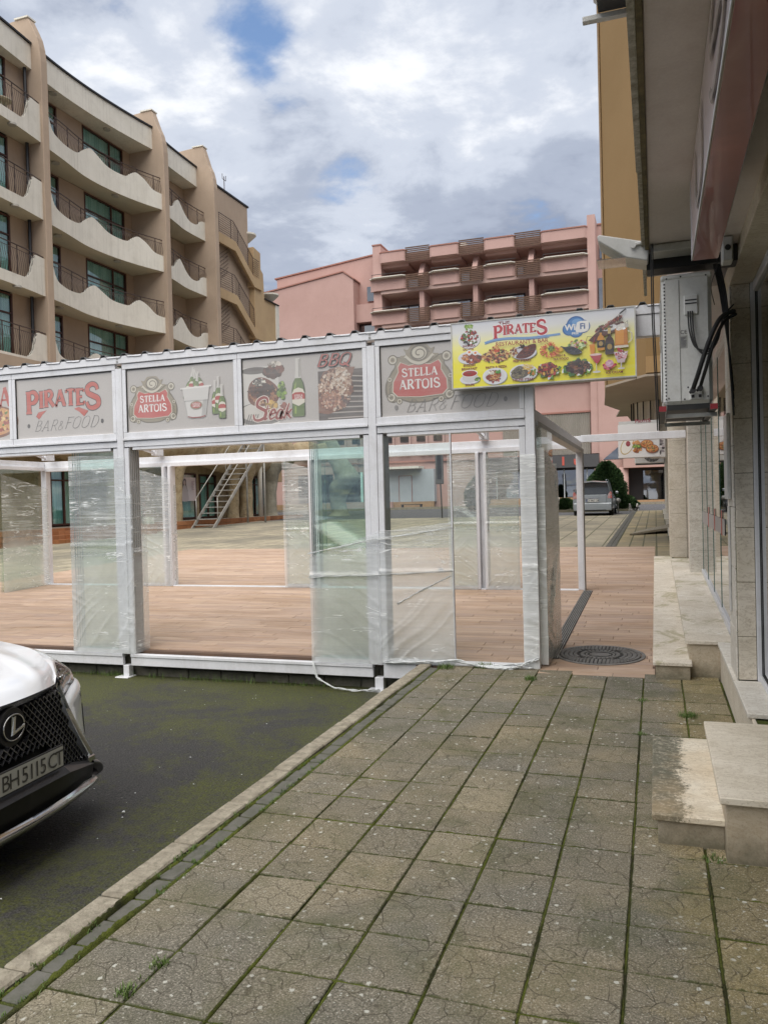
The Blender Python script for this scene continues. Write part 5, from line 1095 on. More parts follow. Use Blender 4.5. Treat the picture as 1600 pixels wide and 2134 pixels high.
for k in range(3): cable([(.205+.012*k, 5.14, zA+.57), (.21+.012*k, 5.11, zA+.45-.01*k), (.24+.01*k, 5.08, zA+.345-.012*k), (.31, 5.08, zA+.325-.012*k), (.365, 5.10, zA+.40-.01*k), (.40, 5.16, zA+.52), (.47, 5.3, zA+.62)], .0045, 'cable', M_acd)
for k in range(4): cable([(.36+.01*k, 5.25, zA+.86), (.385+.01*k, 5.2, zA+.7), (.40+.008*k, 5.15, zA+.55), (.43, 5.2, zA+.35), (.46, 5.3, zA+.1-.05*k)], .006)
for k in range(2): cable([(.004+.010*k, 5.10, 3.10), (.002+.010*k, 5.08, 2.7), (.012+.010*k, 5.08, 2.3), (.02+.010*k, 5.10, 1.98)], .004)
cable([(.30, 4.3, 2.86), (.35, 4.9, 2.95), (.36, 5.0, 2.9), (.33, 5.05, 2.80), (.35, 5.1, 2.70)], .0025)
fl = thing('floodlight', 'pale grey floodlight projecting from the soffit edge over the walkway', 'floodlight', (-.03, 5.3, 3.1))
pf = [(-.345, 3.235), (-.335, 3.205), (-.17, 3.085), (-.045, 3.05), (-.035, 3.135), (-.06, 3.17), (-.33, 3.245)]
MB().prism([(x+.03, z-.02) for x, z in pf], 'y', 5.20, 5.44).build('lamp_body', M_box, fl, bevel=.006); MB().box(-.32, -.06, 5.215, 5.425, 3.07, 3.075, M=None).build('lamp_glass', M_wgl, fl)
MB().tube([(-.09, 5.19, 3.135), (-.0, 5.19, 3.15)], .012, 6).build('mounting_arm', M_box, fl); MB().tube([(-.09, 5.45, 3.135), (-.0, 5.45, 3.15)], .012, 6).build('mounting_arm', M_box, fl); MB().disc((-.10, 5.19, 3.13), 0, .018, 'y', .012, 12).build('pivot_bolt', M_box, fl)
a2 = aircon((-.232, 3.30, 3.90), 'weathered air conditioner seen from below on a steel bracket at the top of the picture', h_=.6, w_=.7, d_=.19, detail=False)
b2 = thing('wall_bracket', 'corroded flat steel bracket under the topmost air conditioner', 'bracket', (-.1, 4, 3.87)); MB().box(-.285, -.03, 3.975, 4.01, 3.860, 3.885).build('arm', M_box, b2, bevel=.002); MB().box(-.285, -.03, 3.38, 3.415, 3.860, 3.885).build('arm', M_box, b2, bevel=.002)

# ================================================================ HOTEL on the left
M_tan = pm('hotel_tan_render', (.475, .37, .28), (.415, .32, .24), .5, .88, .25, 40, dirt=.18, dcol=(.2, .14, .10), streak=.22)
M_tan_y = pm('stair_ochre_render', (.52, .38, .22), (.44, .31, .18), .6, .88, .25, 40, dirt=.3, dcol=(.3, .22, .12), streak=.3)
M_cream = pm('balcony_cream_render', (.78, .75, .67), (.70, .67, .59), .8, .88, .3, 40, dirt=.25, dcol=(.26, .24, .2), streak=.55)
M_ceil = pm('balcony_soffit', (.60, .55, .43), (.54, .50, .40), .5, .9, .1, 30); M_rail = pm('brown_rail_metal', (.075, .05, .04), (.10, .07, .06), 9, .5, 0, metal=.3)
M_frame = pm('brown_window_frame', (.085, .03, .018), (.06, .022, .015), 4, .45, 0); M_roofed = pm('black_roof_edge', (.02, .02, .022), None, 3, .6, 0)
M_pipe = pm('black_downpipe', (.025, .025, .028), None, 3, .4, 0); M_lampd = pm('opal_lamp', (.45, .43, .38), None, 3, .4, 0)
def curtain_mat(name, a, b):
    m = newmat(name); t = NT(m); P = t.pos(); w_ = t.n('ShaderNodeTexWave', wave_type='BANDS', bands_direction='Y'); w_.inputs['Scale'].default_value = 2.2; w_.inputs['Distortion'].default_value = 2.5; w_.inputs['Detail'].default_value = 2; t.l(t.pos((1, 1, .08)), w_.inputs['Vector'])
    t.out(t.bsdf(t.mix(w_.outputs['Fac'], a, b), .85, t.bump(w_.outputs['Fac'], .6, .03))); return m
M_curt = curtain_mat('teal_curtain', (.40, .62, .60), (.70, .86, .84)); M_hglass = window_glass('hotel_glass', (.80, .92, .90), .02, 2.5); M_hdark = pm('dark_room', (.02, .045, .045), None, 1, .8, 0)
ht = thing('hotel', 'tan hotel with scalloped cream balconies and tall curved fins on the left', 'building', (-24, 32, 1))
def hp(mb, name, mat, parent=None, **k): return mb.build(name, mat, parent or ht, **k)
def hwindow(x, y0, y1, z0, z1, parts, parent=None, tr=.72, shade=True):
    """window in a wall facing +x"""
    f = MB(); e = .07
    f.box(x-.02, x+.06, y0, y1, z1-e, z1).box(x-.02, x+.06, y0, y1, z0, z0+e).box(x-.02, x+.055, y0, y0+e, z0+e, z1-e).box(x-.02, x+.055, y1-e, y1, z0+e, z1-e)
    zt = z0+(z1-z0)*tr; f.box(x-.02, x+.052, y0+e, y1-e, zt-.03, zt+.03)
    for q in parts: yy = y0+(y1-y0)*q; f.box(x-.02, x+.050, yy-.04, yy+.04, z0+e, z1-e)
    fr = hp(f, 'window', M_frame, parent); hp(MB().box(x-.005, x+.002, y0+e, y1-e, z0+e, z1-e), 'window_pane', M_hglass, fr)
    n = int((y1-y0)/.06)+2
    cy = MB(); cy.grid(lambda u, v: (x-.09+.03*math.sin(u*n*1.9)+.02*math.sin(u*n*.7+2), y0+.05+(y1-y0-.1)*u, z0+.05+(z1-z0-.1)*v), n*3, 1); hp(cy, 'curtain', M_curt, fr, smooth=True)
    return fr
def bay(y0, y1, edge, prof, floors, label=None, backx=-24.3, lamps=(), wins=(), rail_lo=0, nfl=None):
    for z0 in floors:
        n = 80
        ys = [y0+(y1-y0)*i/n for i in range(n+1)]
        s = MB()   # floor slab with soffit
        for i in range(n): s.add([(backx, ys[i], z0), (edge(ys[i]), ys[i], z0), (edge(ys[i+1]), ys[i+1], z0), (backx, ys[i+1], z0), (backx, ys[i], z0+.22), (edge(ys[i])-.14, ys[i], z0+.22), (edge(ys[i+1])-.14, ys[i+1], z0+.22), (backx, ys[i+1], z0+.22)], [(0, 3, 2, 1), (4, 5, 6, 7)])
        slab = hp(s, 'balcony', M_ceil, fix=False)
        w_ = MB()
        for i in range(n):
            a, c = ys[i], ys[i+1]; ha, hc = z0+prof(a), z0+prof(c); xa, xc = edge(a), edge(c)
            w_.add([(xa+.004, a, z0-.004), (xc+.004, c, z0-.004), (xc+.004, c, hc), (xa+.004, a, ha), (xa-.13, a, z0+.2), (xc-.13, c, z0+.2), (xc-.13, c, hc), (xa-.13, a, ha)], [(0, 1, 2, 3), (7, 6, 5, 4), (3, 2, 6, 7), (0, 4, 5, 1)]+([(0, 3, 7, 4)] if i == 0 else [])+([(1, 5, 6, 2)] if i == n-1 else []))
        hp(w_, 'parapet', M_cream, slab)
        r = MB(); zt = z0+1.54
        r.tube([(edge(y)-.06, y, zt) for y in ys], .024, 5); r.tube([(edge(y)-.06, y, zt-.16) for y in ys], .012, 4)
        yy = y0+.05; k = 0
        while yy < y1-.03:
            h0 = z0+prof(yy)
            if h0 < zt-.2:
                x = edge(yy)-.06; L = zt-.16-h0+.05; bow = .09
                r.tube([(x, yy, h0-.05), (x+bow*.7, yy, h0+L*.22), (x+bow, yy, h0+L*.42), (x+bow*.3, yy, h0+L*.75), (x, yy, zt-.16)], .009, 3, caps=False)
                if k % 8 == 0: r.tube([(x, yy, h0), (x, yy, zt)], .02, 4)
            yy += .115; k += 1
        hp(r, 'railing', M_rail, slab)
        for ly in lamps: m1 = MB(); m1.disc((backx+.9, ly, z0-.07), 0, .16, 'z', .07, 14); hp(m1, 'ceiling_lamp', M_lampd, slab)
    for z0 in floors[:]:
        for (wy0, wy1, pr) in wins: hwindow(backx+.0, wy0, wy1, z0+.24, z0+2.93, pr)
def interp(pts): xs = [p_[0] for p_ in pts]; ys_ = [p_[1] for p_ in pts]; c = catmull(pts, 8); cx = [q[0] for q in c]; cy = [q[1] for q in c]; return lambda y: lerp(y, cx, cy)
FL = [16.09, 13.07, 10.07, 7.07]
e2 = interp([(26.1, -22.72), (27.6, -22.95), (29.3, -23.25), (31, -23.2), (32.6, -22.9), (33.9, -22.5)])
p2 = interp([(26.1, 1.42), (26.5, 1.38), (26.8, .86), (27.4, .69), (28.0, .68), (28.7, .80), (29.2, 1.12), (29.65, 1.38), (30.1, 1.26), (30.7, 1.02), (31.3, .95), (31.9, .98), (32.25, 1.22), (32.5, 1.34), (32.95, 1.17), (33.4, .84), (33.9, .76)])
bay(26.1, 33.9, e2, p2, FL, lamps=(27.6, 31.5), wins=((27.3, 28.75, (.5,)), (30.4, 33.3, (.66,))))
e3 = interp([(34.3, -22.6), (35.5, -22.8), (36.8, -23.0), (38.66, -22.98)])
p3 = interp([(34.3, .75), (34.9, .62), (35.2, .70), (35.7, 1.15), (35.95, 1.28), (36.3, 1.12), (36.8, .78), (37.3, .60), (37.9, .66), (38.3, .95), (38.66, 1.0)])
bay(34.3, 38.66, e3, p3, [z-.05 for z in FL], lamps=(35.4,), wins=((35.0, 36.6, (.5,)),))
e1 = interp([(19.5, -22.5), (22, -22.2), (24.2, -22.3), (25.74, -22.5)])
p1 = interp([(19.5, .45), (22, .42), (24.2, .42), (24.6, .47), (24.85, .72), (25.0, 1.12), (25.12, 1.44), (25.25, 1.46), (25.74, 1.46)])
bay(19.5, 25.74, e1, p1, [z-.1 for z in FL], backx=-23.25, lamps=(21.5, 24.1), wins=((20.2, 22.6, (.5,)), (23.4, 24.75, (.48,))))
# back walls with openings left between windows simply run behind the frames
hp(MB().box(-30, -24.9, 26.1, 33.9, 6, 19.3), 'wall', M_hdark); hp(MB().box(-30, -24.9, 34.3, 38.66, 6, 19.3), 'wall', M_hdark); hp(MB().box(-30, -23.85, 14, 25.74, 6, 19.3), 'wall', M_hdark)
class _W:
    def box(s, *a): hp(MB().box(*a), 'wall_infill', M_tan); return s
w_ = _W()
for z in FL:
    for a, b in ((28.75, 30.4), (33.3, 33.9), (26.1, 27.3)): w_.box(-24.36, -24.27, a, b, z+.2, z+2.99)
    w_.box(-24.36, -24.271, 30.4, 33.3, z+2.93, z+3.0); w_.box(-24.36, -24.271, 27.3, 28.75, z+2.93, z+3.0)
    for a, b in ((34.3, 35.0), (36.6, 38.66)): w_.box(-24.36, -24.27, a, b, z+.15, z+2.94)
    for a, b in ((19, 20.2), (22.6, 23.4), (24.75, 25.74)): w_.box(-23.31, -23.22, a, b, z+.1, z+2.9)
# garden furniture on the top left balcony
M_plas = pm('cream_plastic', (.62, .56, .42), None, 3, .5, 0)
gt = thing('balcony_table', 'round cream plastic table on the left hotel balcony', 'table', (-22.75, 24.05, 16.2)); MB().disc((-22.75, 24.05, 16.88), 0, .36, 'z', .04, 24).build('table_top', M_plas, gt)
for dx, dy in ((.15, .15), (-.15, .15), (.15, -.15), (-.15, -.15)): MB().tube([(-22.75+dx*.6, 24.05+dy*.6, 16.88), (-22.75+dx*1.3, 24.05+dy*1.3, 16.22)], .025, 6).build('leg', M_plas, gt)
gc = thing('balcony_chair', 'cream plastic armchair behind the balcony table', 'chair', (-22.8, 23.4, 16.2)); MB().box(-23.0, -22.6, 23.2, 23.6, 16.62, 16.66).build('seat', M_plas, gc); MB().box(-23.0, -22.6, 23.16, 23.20, 16.66, 17.0).build('backrest', M_plas, gc)
for dx in (-.18, .18):
    for dy in (-.17, .17): MB().tube([(-22.8+dx, 23.4+dy, 16.22), (-22.8+dx, 23.4+dy, 16.62)], .02, 5).build('leg', M_plas, gc)
# roof fascias
def fascia(y0, y1, edge, z0, z1, backx):
    n = 24; s = MB(); c = MB(); ys = [y0+(y1-y0)*i/n for i in range(n+1)]
    for a, b in zip(ys, ys[1:]):
        s.add([(edge(a), a, z0), (edge(b), b, z0), (edge(b), b, z1), (edge(a), a, z1), (backx, a, z0), (backx, b, z0), (backx, a, z1), (backx, b, z1)], [(0, 1, 2, 3), (4, 5, 1, 0), (3, 2, 7, 6)])
        c.add([(edge(a)+.06, a, z1+.004), (edge(b)+.06, b, z1+.004), (edge(b)+.06, b, z1+.09), (edge(a)+.06, a, z1+.09), (edge(a)-.6, a, z1+.09), (edge(b)-.6, b, z1+.09)], [(0, 1, 2, 3), (3, 2, 5, 4)])
    hp(s, 'roof_fascia', M_cream, fix=False); hp(c, 'roof_edge', M_roofed, fix=False)
fascia(26.1, 33.9, interp([(26.1, -23.2), (28, -23.35), (30, -23.35), (32, -23.2), (33.9, -22.96)]), 19.1, 20.12, -30); fascia(34.3, 38.66, interp([(34.3, -23.1), (36, -23.3), (38.66, -23.42)]), 19.05, 20.08, -30); fascia(14, 25.74, interp([(14, -23.4), (20, -22.6), (23, -22.6), (25.74, -22.85)]), 18.9, 19.85, -30)
for ly in (27.8, 31.3): hp(MB().disc((-23.6, ly, 19.03), 0, .16, 'z', .07, 14), 'ceiling_lamp', M_lampd)
# fins
def fin(y0, y1, top, xt, xb, zc):
    out_ = [(xb, 1.0), (xb, zc-1.2), (xb-.01, zc), (xb-.06, zc+.5), (xb-.16, zc+.9), (xb-.32, zc+1.25), (xt, top)]
    f = MB().prism([(x, z) for x, z in out_]+[(xt-.55, top), (-25.2, top-.1), (-25.2, 1.0)], 'y', y0, y1)
    hp(f, 'fin', M_tan, bevel=.02); hp(MB().box(xt-.62, xt+.04, y0-.05, y1+.05, top, top+.06), 'fin_cap', M_cream)
fin(25.74, 26.1, 20.95, -22.95, -22.38, 19.2); fin(33.9, 34.3, 21.0, -22.95, -22.32, 18.9); fin(38.66, 39.06, 21.2, -23.0, -22.35, 18.9)
for y, x in ((25.55, -23.1),):
    for z in FL: hp(MB().tube([(x+.1, y, z+.2), (x+.1, y, z+2.9)], .07, 8), 'downpipe', M_pipe)
# stair tower
hp(MB().box(-30, -23.3, 39.06, 44.2, 1, 19.75), 'wall', M_tan, bevel=.02); hp(MB().box(-30, -23.24, 39.06, 44.3, 19.76, 19.86), 'roof_edge', M_roofed)
hp(MB().prism([(44.2, 3), (44.2, 17.35), (45.1, 17.2), (45.1, 16.2), (45.4, 16.0), (45.5, 14.5), (47.3, 14.4), (47.3, 3)], 'x', -28, -22.95), 'wall', M_tan_y, bevel=.02)
hp(MB().box(-28, -22.85, 45.45, 47.4, 14.42, 14.48), 'roof_edge', M_roofed); hp(MB().box(-22.98, -22.90, 46.95, 47.42, 12.2, 14.40), 'wall_edge', M_cream)
for z, y in ((17.75, 44.55), (14.75, 47.5)):
    hp(MB().add([(-23.6+math.cos(a)*r_, y+math.sin(a)*r_*.9, z+h) for h, r_ in ((0, .15), (.42, .62), (.52, .62)) for a in [i*math.pi/9 for i in range(18)]], [(j*18+i, j*18+(i+1) % 18, (j+1)*18+(i+1) % 18, (j+1)*18+i) for j in range(2) for i in range(18)]+[tuple(range(36, 54))]), 'round_balcony', M_cream)
for i, zt in enumerate((16.92, 13.80, 10.68, 7.56)):
    f = MB(); poly = [(39.9, zt), (41.8, zt), (43.95, zt-1.5), (43.95, zt-2.05), (41.75, zt-.55), (39.9, zt-.55)]
    st_ = hp(f.prism(poly, 'x', -22.98, -22.83), 'stair_flight', M_tan_y)
    hp(MB().prism([(39.9, zt-.02), (41.8, zt-.02), (43.95, zt-1.52), (43.95, zt-1.75), (41.75, zt-.28), (39.9, zt-.28)], 'x', -23.3, -22.985), 'stair_soffit', M_tan, st_)
    hp(MB().box(-23.3, -22.84, 43.95, 45.0, zt-2.08, zt-1.5), 'landing', M_tan_y, st_); hp(MB().box(-23.2, -22.95, 39.45, 39.9, zt-3.1, zt-.0), 'wall_edge', M_tan, st_)
    r = MB(); 
    for k in range(9):
        h = 1.12-.125*k
        r.tube([(-22.86, 39.85, zt+h), (-22.86, 41.6, zt+h), (-22.86, 43.9, zt-1.45+h)]+([(-22.86, 44.7, zt-1.5+h)] if i == 0 else []), .022 if k == 0 else .011, 4)
    for y, b in ((39.95, 0), (41.3, 0), (42.1, -.32), (43.3, -1.05), (43.9, -1.45)): r.tube([(-22.86, y, zt+b), (-22.86, y, zt+b+1.12)], .018, 4)
    hp(r, 'stair_railing', M_rail, st_)
    r = MB()
    for k in range(7): r.tube([(-23.25, 40.2, zt-2.9+.22*k+.3), (-23.25, 41.6, zt-2.0+.22*k+.3)], .012, 4)
    hp(r, 'stair_railing', M_rail, st_)
hp(MB().tube([(-23.6, 42.0, 19.8), (-23.6, 42.0, 20.9)], .025, 4).tube([(-23.6, 41.8, 21.0), (-23.6, 41.8, 20.7), (-23.6, 42.2, 20.7), (-23.6, 42.2, 21.0)], .018, 4), 'antenna', M_rail)
hp(MB().box(-40, -30, 5, 48, 1, 19.8), 'wall', M_tan)
# terrace level and ground floor
M_brick = island_mat('orange_brick', [srgb('#a8714a'), srgb('#94603c'), srgb('#b57f58'), srgb('#8a5a3c')], .8, .3, 60)
M_plinth = pm('plinth_mortar', (.30, .24, .18), (.24, .19, .15), 3, .9, .3)
def rock_mat():
    m = newmat('sculpted_yellow_stone'); t = NT(m); P = t.pos(); a = t.noise(P, 1.4, 8, .65, .6); c = t.mix(t.ramp(a, [(.36, 0.0), (.64, 1.0)]), (.36, .27, .155), (.50, .41, .27))
    b = t.noise(P, 7, 7, .7, .8); c = t.mix(t.ramp(b, [(.52, 0.0), (.72, .8)]), c, (.15, .12, .08)); t.out(t.bsdf(c, .92, t.bump(b, 1.0, .08, t.bump(t.noise(P, 28, 5, .7), .6, .02)), 0, .25)); return m
M_rock = rock_mat(); M_rock2 = pm('sculpted_grey_stone', (.40, .37, .29), (.28, .26, .20), 1.6, .9, 1.0, 9, dirt=.5, dcol=(.14, .13, .10), bdist=.05)
hp(MB().box(-40, -20.7, 12, 43, 5.6, 6.9), 'terrace_slab', M_tan)
rk = MB()
def rockf(u, v):
    y = 12+u*31.5; base = 3.35+.28*math.sin(y*.62)+.22*noise.noise((y*.5, 0, 2)); top = 5.55+.25*noise.noise((y*.4, 5, 1))
    a = v*math.pi*1.15-.35; z = (base+top)/2-(top-base)/2*math.cos(v*math.pi); x = -20.9+.75*math.sin(v*math.pi)+.12*noise.noise((y*1.5, z*1.5, 0))+.05*noise.noise((y*5, z*5, 0)); return (x, y, z)
rk.grid(rockf, 220, 14); hp(rk, 'cave_fascia', M_rock, smooth=True)
hp(MB().box(-24, -20.95, 12, 43.4, 3.6, 3.75), 'ceiling', M_rock)
bk = MB()
hp(MB().box(-26, -20.13, 12, 44, .3, .93), 'plinth', M_plinth)
for row in range(3):
    y = 12.1
    while y < 43.8:
        z = .34+row*.2
        if z+.19 > G(y): bk.box(-20.125, -20.05, y, y+.38, z, z+.185)
        y += .395
hp(bk, 'plinth_brick', M_brick, kind='stuff')
for k, (y0, y1) in enumerate(((22.4, 26.6),)):
    for s in range(3):
        q = MB(); y = y0
        while y < y1: q.box(-20.05, -19.95+.30*(2-s), y, y+.33, .35, .55+.14*s); y += .34
        hp(q, 'entrance_step', M_brick)
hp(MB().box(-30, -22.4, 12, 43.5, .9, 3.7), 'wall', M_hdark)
gw_ = [(18.5, 21.2), (24.7, 26.2), (28.6, 30.6), (32.7, 34.9), (35.2, 36.8), (40.4, 41.8), (42.0, 43.3)]; q = MB(); yy_ = 12
for a, b in gw_+[(43.5, 44)]:
    if a-yy_ > .02: q.box(-22.4, -21.70, yy_, a, .9, 3.7)
    if b < 43.6: q.box(-22.4, -21.702, a, b, 3.2, 3.7)
    yy_ = b
hp(q, 'wall', M_rock, kind='stuff')
for y0, y1, pr in ((18.5, 21.2, (.5,)), (24.7, 26.2, (.5,)), (28.6, 30.6, (.5,)), (35.2, 36.8, (.5,)), (40.4, 41.8, (.5,)), (42.0, 43.3, ())): hwindow(-21.70, y0, y1, .98, 3.15, pr, tr=.80)
hwindow(-21.70, 32.7, 34.9, .98, 3.2, (), tr=.45)
ph = thing('wall_poster', 'black and white poster of a long haired woman in the hotel window by the stair', 'poster', (-21.55, 33.9, 1.8))
p = PB(.002); p.rect(0, 1.65, 0, 1.15, srgb('#d8cfd2')); p.blobs(.45, .25, .4, .2, 40, H('#8a8285', '#c9c0c3', '#e6e0e1', '#6b6366'), .09); hr = srgb('#3a2c30')
p.poly(catmull([(.50, .95), (.62, 1.08), (.78, 1.02), (.80, .75), (.92, .45), (.78, .40), (.70, .62), (.52, .70), (.46, .42), (.36, .50), (.44, .78)], 5, True), hr); p.ell(.64, .88, .085, .115, srgb('#c9b3ad')); p.poly(catmull([(.54, .74), (.74, .74), (.92, .40), (.95, .02), (.35, .02), (.42, .45)], 4, True), srgb('#bdb4b6')); p.ell(.61, .90, .012, .007, hr); p.ell(.67, .90, .012, .007, hr); p.ribbon([(.62, .82), (.66, .82)], .01, srgb('#8a4a4a'))
for k in range(9): p.rect(1.22, 1.22+.3*p.rr.uniform(.4, 1), .95-.05*k, .965-.05*k, srgb('#9a6f88'))
p.mb.v = [(-21.60+l, 34.75-(1.65-x), 1.85+z) for x, l, z in p.mb.v]; link('print', p.mb.mesh('print', M_print2), ph)
def rock_column(name, pts, label, mat, parent=None):
    """sculpted column: (x,y,z,r) rings"""
    n = 20; vs = []; P4 = []
    for i in range(len(pts)-1):
        a, b, c, d = pts[max(i-1, 0)], pts[i], pts[i+1], pts[min(i+2, len(pts)-1)]
        for k in range(6): tt = k/6; P4.append(tuple(.5*((2*b[j])+(-a[j]+c[j])*tt+(2*a[j]-5*b[j]+4*c[j]-d[j])*tt*tt+(-a[j]+3*b[j]-3*c[j]+d[j])*tt**3) for j in range(4)))
    P4.append(pts[-1]); mb = MB()
    for (x, y, z, r) in P4:
        for k in range(n):
            a = 2*math.pi*k/n; q = r*(1+.16*noise.noise((x+math.cos(a)*r*2, y+math.sin(a)*r*2, z*1.8))+.06*noise.noise((math.cos(a)*9, math.sin(a)*9, z*7))); vs.append((x+math.cos(a)*q, y+math.sin(a)*q, z))
    mb.add(vs, [(j*n+k, j*n+(k+1) % n, (j+1)*n+(k+1) % n, (j+1)*n+k) for j in range(len(P4)-1) for k in range(n)]+[tuple(range((len(P4)-1)*n, len(P4)*n))])
    return mb.build(name, mat, parent, smooth=True)
for y, r, m in ((41.1, .42, M_rock2), (38.2, .40, M_rock), (36.9, .32, M_rock), (27.3, .42, M_rock), (31.6, .35, M_rock), (17.2, .5, M_rock)):
    rock_column('rock_column', [(-20.75, y, .55, r*1.5), (-20.75, y, .95, r*1.02), (-20.75+.05, y, 1.8, r*.85), (-20.7, y, 2.6, r*.9), (-20.7, y, 3.2, r*1.25), (-20.7, y, 3.9, r*2.0)], '', m, ht)
hp(MB().tube([(-20.4, 39.3, .9), (-20.4, 39.3, 5.6)], .13, 12), 'round_post', M_cream, smooth=True)
# sculpted leg beyond the hotel end, carrying the stone canopy
lg = rock_column('stone_leg', [(-18.6, 46.1, .55, .95), (-18.5, 46.1, 1.0, .55), (-18.6, 46.1, 1.7, .50), (-18.4, 46.1, 2.5, .72), (-18.0, 46.1, 3.1, .82), (-18.2, 46.1, 3.7, .72), (-18.7, 46.0, 4.5, .62), (-19.1, 46.0, 5.3, .60), (-19.4, 46, 6.2, .45)], '', M_rock2)
tag(lg, 'bulging grey sculpted stone leg standing on the street beyond the hotel', 'sculpture')
ar = MB(); ar.grid(lambda u, v: (-20.6+u*1.9+.25*noise.noise((u*3, v*4, 2)), 43.2+u*3.0+.9*math.cos(v*6.283)*(.55), 4.7+.55*math.sin(v*6.283)+.2*noise.noise((u*4, v*2, 9))), 14, 14); hp(ar, 'canopy_arm', M_rock, smooth=True)
# steel outside stair
M_steel = pm('galvanised_stair', (.46, .45, .42), (.36, .35, .32), 5, .5, .1, metal=.25, dirt=.3)
ss = thing('steel_stair', 'straight open galvanised stair climbing to the hotel terrace', 'stair', (-19.3, 32, .6)); A, B = Vector((-19.25, 31.5, .59)), Vector((-19.25, 37.6, 5.6))
for dx in (-.55, .55):
    mb = MB(); d = (B-A); mb.add([(-19.25+dx+e, A.y+dy, A.z) for e in (-.02, .02) for dy in (-.12, .12)]+[(-19.25+dx+e, B.y+dy, B.z) for e in (-.02, .02) for dy in (-.12, .12)], [(0, 1, 3, 2), (4, 6, 7, 5), (0, 4, 5, 1), (2, 3, 7, 6), (0, 2, 6, 4), (1, 5, 7, 3)]); mb.build('stringer', M_steel, ss)
    r = MB().tube([(-19.25+dx, A.y+.35, A.z+1.35), (-19.25+dx, B.y, B.z+1.0)], .026, 6).tube([(-19.25+dx, A.y+.35, A.z+.3), (-19.25+dx, A.y+.35, A.z+1.35)], .022, 6).tube([(-19.25+dx, 34.6, 3.1), (-19.25+dx, 34.6, 4.15)], .02, 6)
    r.build('handrail', M_steel, ss, smooth=True)
for k in range(19):
    f = (k+.5)/19; q = A.lerp(B, f); MB().box(-19.78, -18.72, q.y-.13, q.y+.13, q.z-.018, q.z+.018).build('tread', M_steel, ss)
MB().tube([(-18.75, 36.6, .6), (-18.75, 36.6, 4.8)], .05, 8).build('support_post', M_steel, ss, smooth=True); MB().tube([(-19.75, 36.6, .6), (-19.75, 36.6, 4.8)], .05, 8).build('support_post', M_steel, ss, smooth=True)
# small boxes by the hotel step
bx = thing('carton_stack', 'brown cartons with a white box on top beside the hotel step', 'cartons', (-19.2, 26.9, .5)); MB().box(-19.6, -19.2, 27.4, 27.9, .5, .9).build('carton', M_brick, bx); MB().box(-19.55, -19.25, 27.45, 27.8, .905, 1.2).build('white_box', M_cream, bx)

# ================================================================ PINK HOTEL at the end of the street
M_pink = pm('pink_render', (.54, .355, .315), (.49, .315, .275), .35, .9, .15, 20, dirt=.2, dcol=(.34, .22, .18), streak=.2); M_pinkd = pm('pink_edge', (.40, .20, .16), None, 1, .9, .1)
M_slat = pm('brown_slat', (.14, .075, .045), (.10, .055, .035), 4, .7, .1); M_pglass = window_glass('blue_window_glass', (.16, .20, .25), .02, 8); M_pdark = pm('dark_frame', (.03, .028, .03), None, 2, .5, 0); M_prec = pm('recess_pale_render', (.56, .40, .35), (.50, .35, .31), .5, .9, .1)  # recess walls take a paler pink than the front
pk = thing('pink_hotel', 'pink hotel with rows of recessed balconies at the far end of the street', 'building', (-14, 67, .9))
def kp(mb, n, m, par=None, **k): return mb.build(n, m, par or pk, **k)
kp(MB().prism([(-33.2, 0), (-33.2, 22.6), (-23.1, 23.75), (-23.1, 0)], 'y', 68.5, 84), 'wall', M_pink); kp(MB().prism([(-36.5, 0), (-36.5, 20.6), (-25.95, 22.05), (-25.0, 21.3), (-25.0, 0)], 'y', 66.9, 68.6), 'wall', M_pink)
kp(MB().prism([(-33.4, 22.62), (-33.4, 22.74), (-23.0, 23.88), (-23.0, 23.76)], 'y', 68.4, 84), 'coping', M_pinkd); kp(MB().prism([(-36.7, 20.6), (-36.7, 20.72), (-25.9, 22.18), (-24.9, 21.42), (-24.9, 21.3), (-25.95, 22.06)], 'y', 66.8, 68.6), 'coping', M_pinkd)
kp(MB().box(-23.1, -22.35, 66.9, 84, 0, 24.0), 'wall', M_pink); kp(MB().box(-23.15, -22.3, 66.85, 84, 24.0, 24.12), 'coping', M_pinkd); kp(MB().box(-4.78, -4.15, 66.6, 84, 5, 24.1), 'wall', M_pink); kp(MB().box(-4.15, 3, 68.5, 84, 4.2, 23.8), 'wall', M_pink); kp(MB().box(-4.1, 3, 68.4, 84, 23.8, 23.92), 'coping', M_pinkd)
wn = kp(MB().box(-25.0, -23.15, 68.30, 68.45, 11, 17.6), 'window', M_pdark); kp(MB().box(-24.9, -23.2, 68.25, 68.29, 11, 17.5), 'window_pane', M_pglass, wn); kp(MB().box(-24.2, -23.25, 68.3, 68.4, 19.6, 20.9), 'window', M_pglass); kp(MB().box(-25.0, -23.1, 67.5, 68.5, 17.6, 19.2), 'wall', M_pink); kp(MB().box(-3.95, -2.9, 68.3, 68.45, 21, 22.4), 'window', M_pglass); kp(MB().box(-4.1, -2.5, 68.3, 68.45, 12, 19.4), 'window', M_pglass)
xs4 = [-22.35, -18.75, -14.05, -9.35, -4.78]
kp(MB().box(-22.35, -4.78, 69.6, 84, 5, 23.0), 'wall', M_prec); kp(MB().box(-22.35, -4.78, 67.0, 69.6, 22.3, 23.05), 'wall', M_pink)
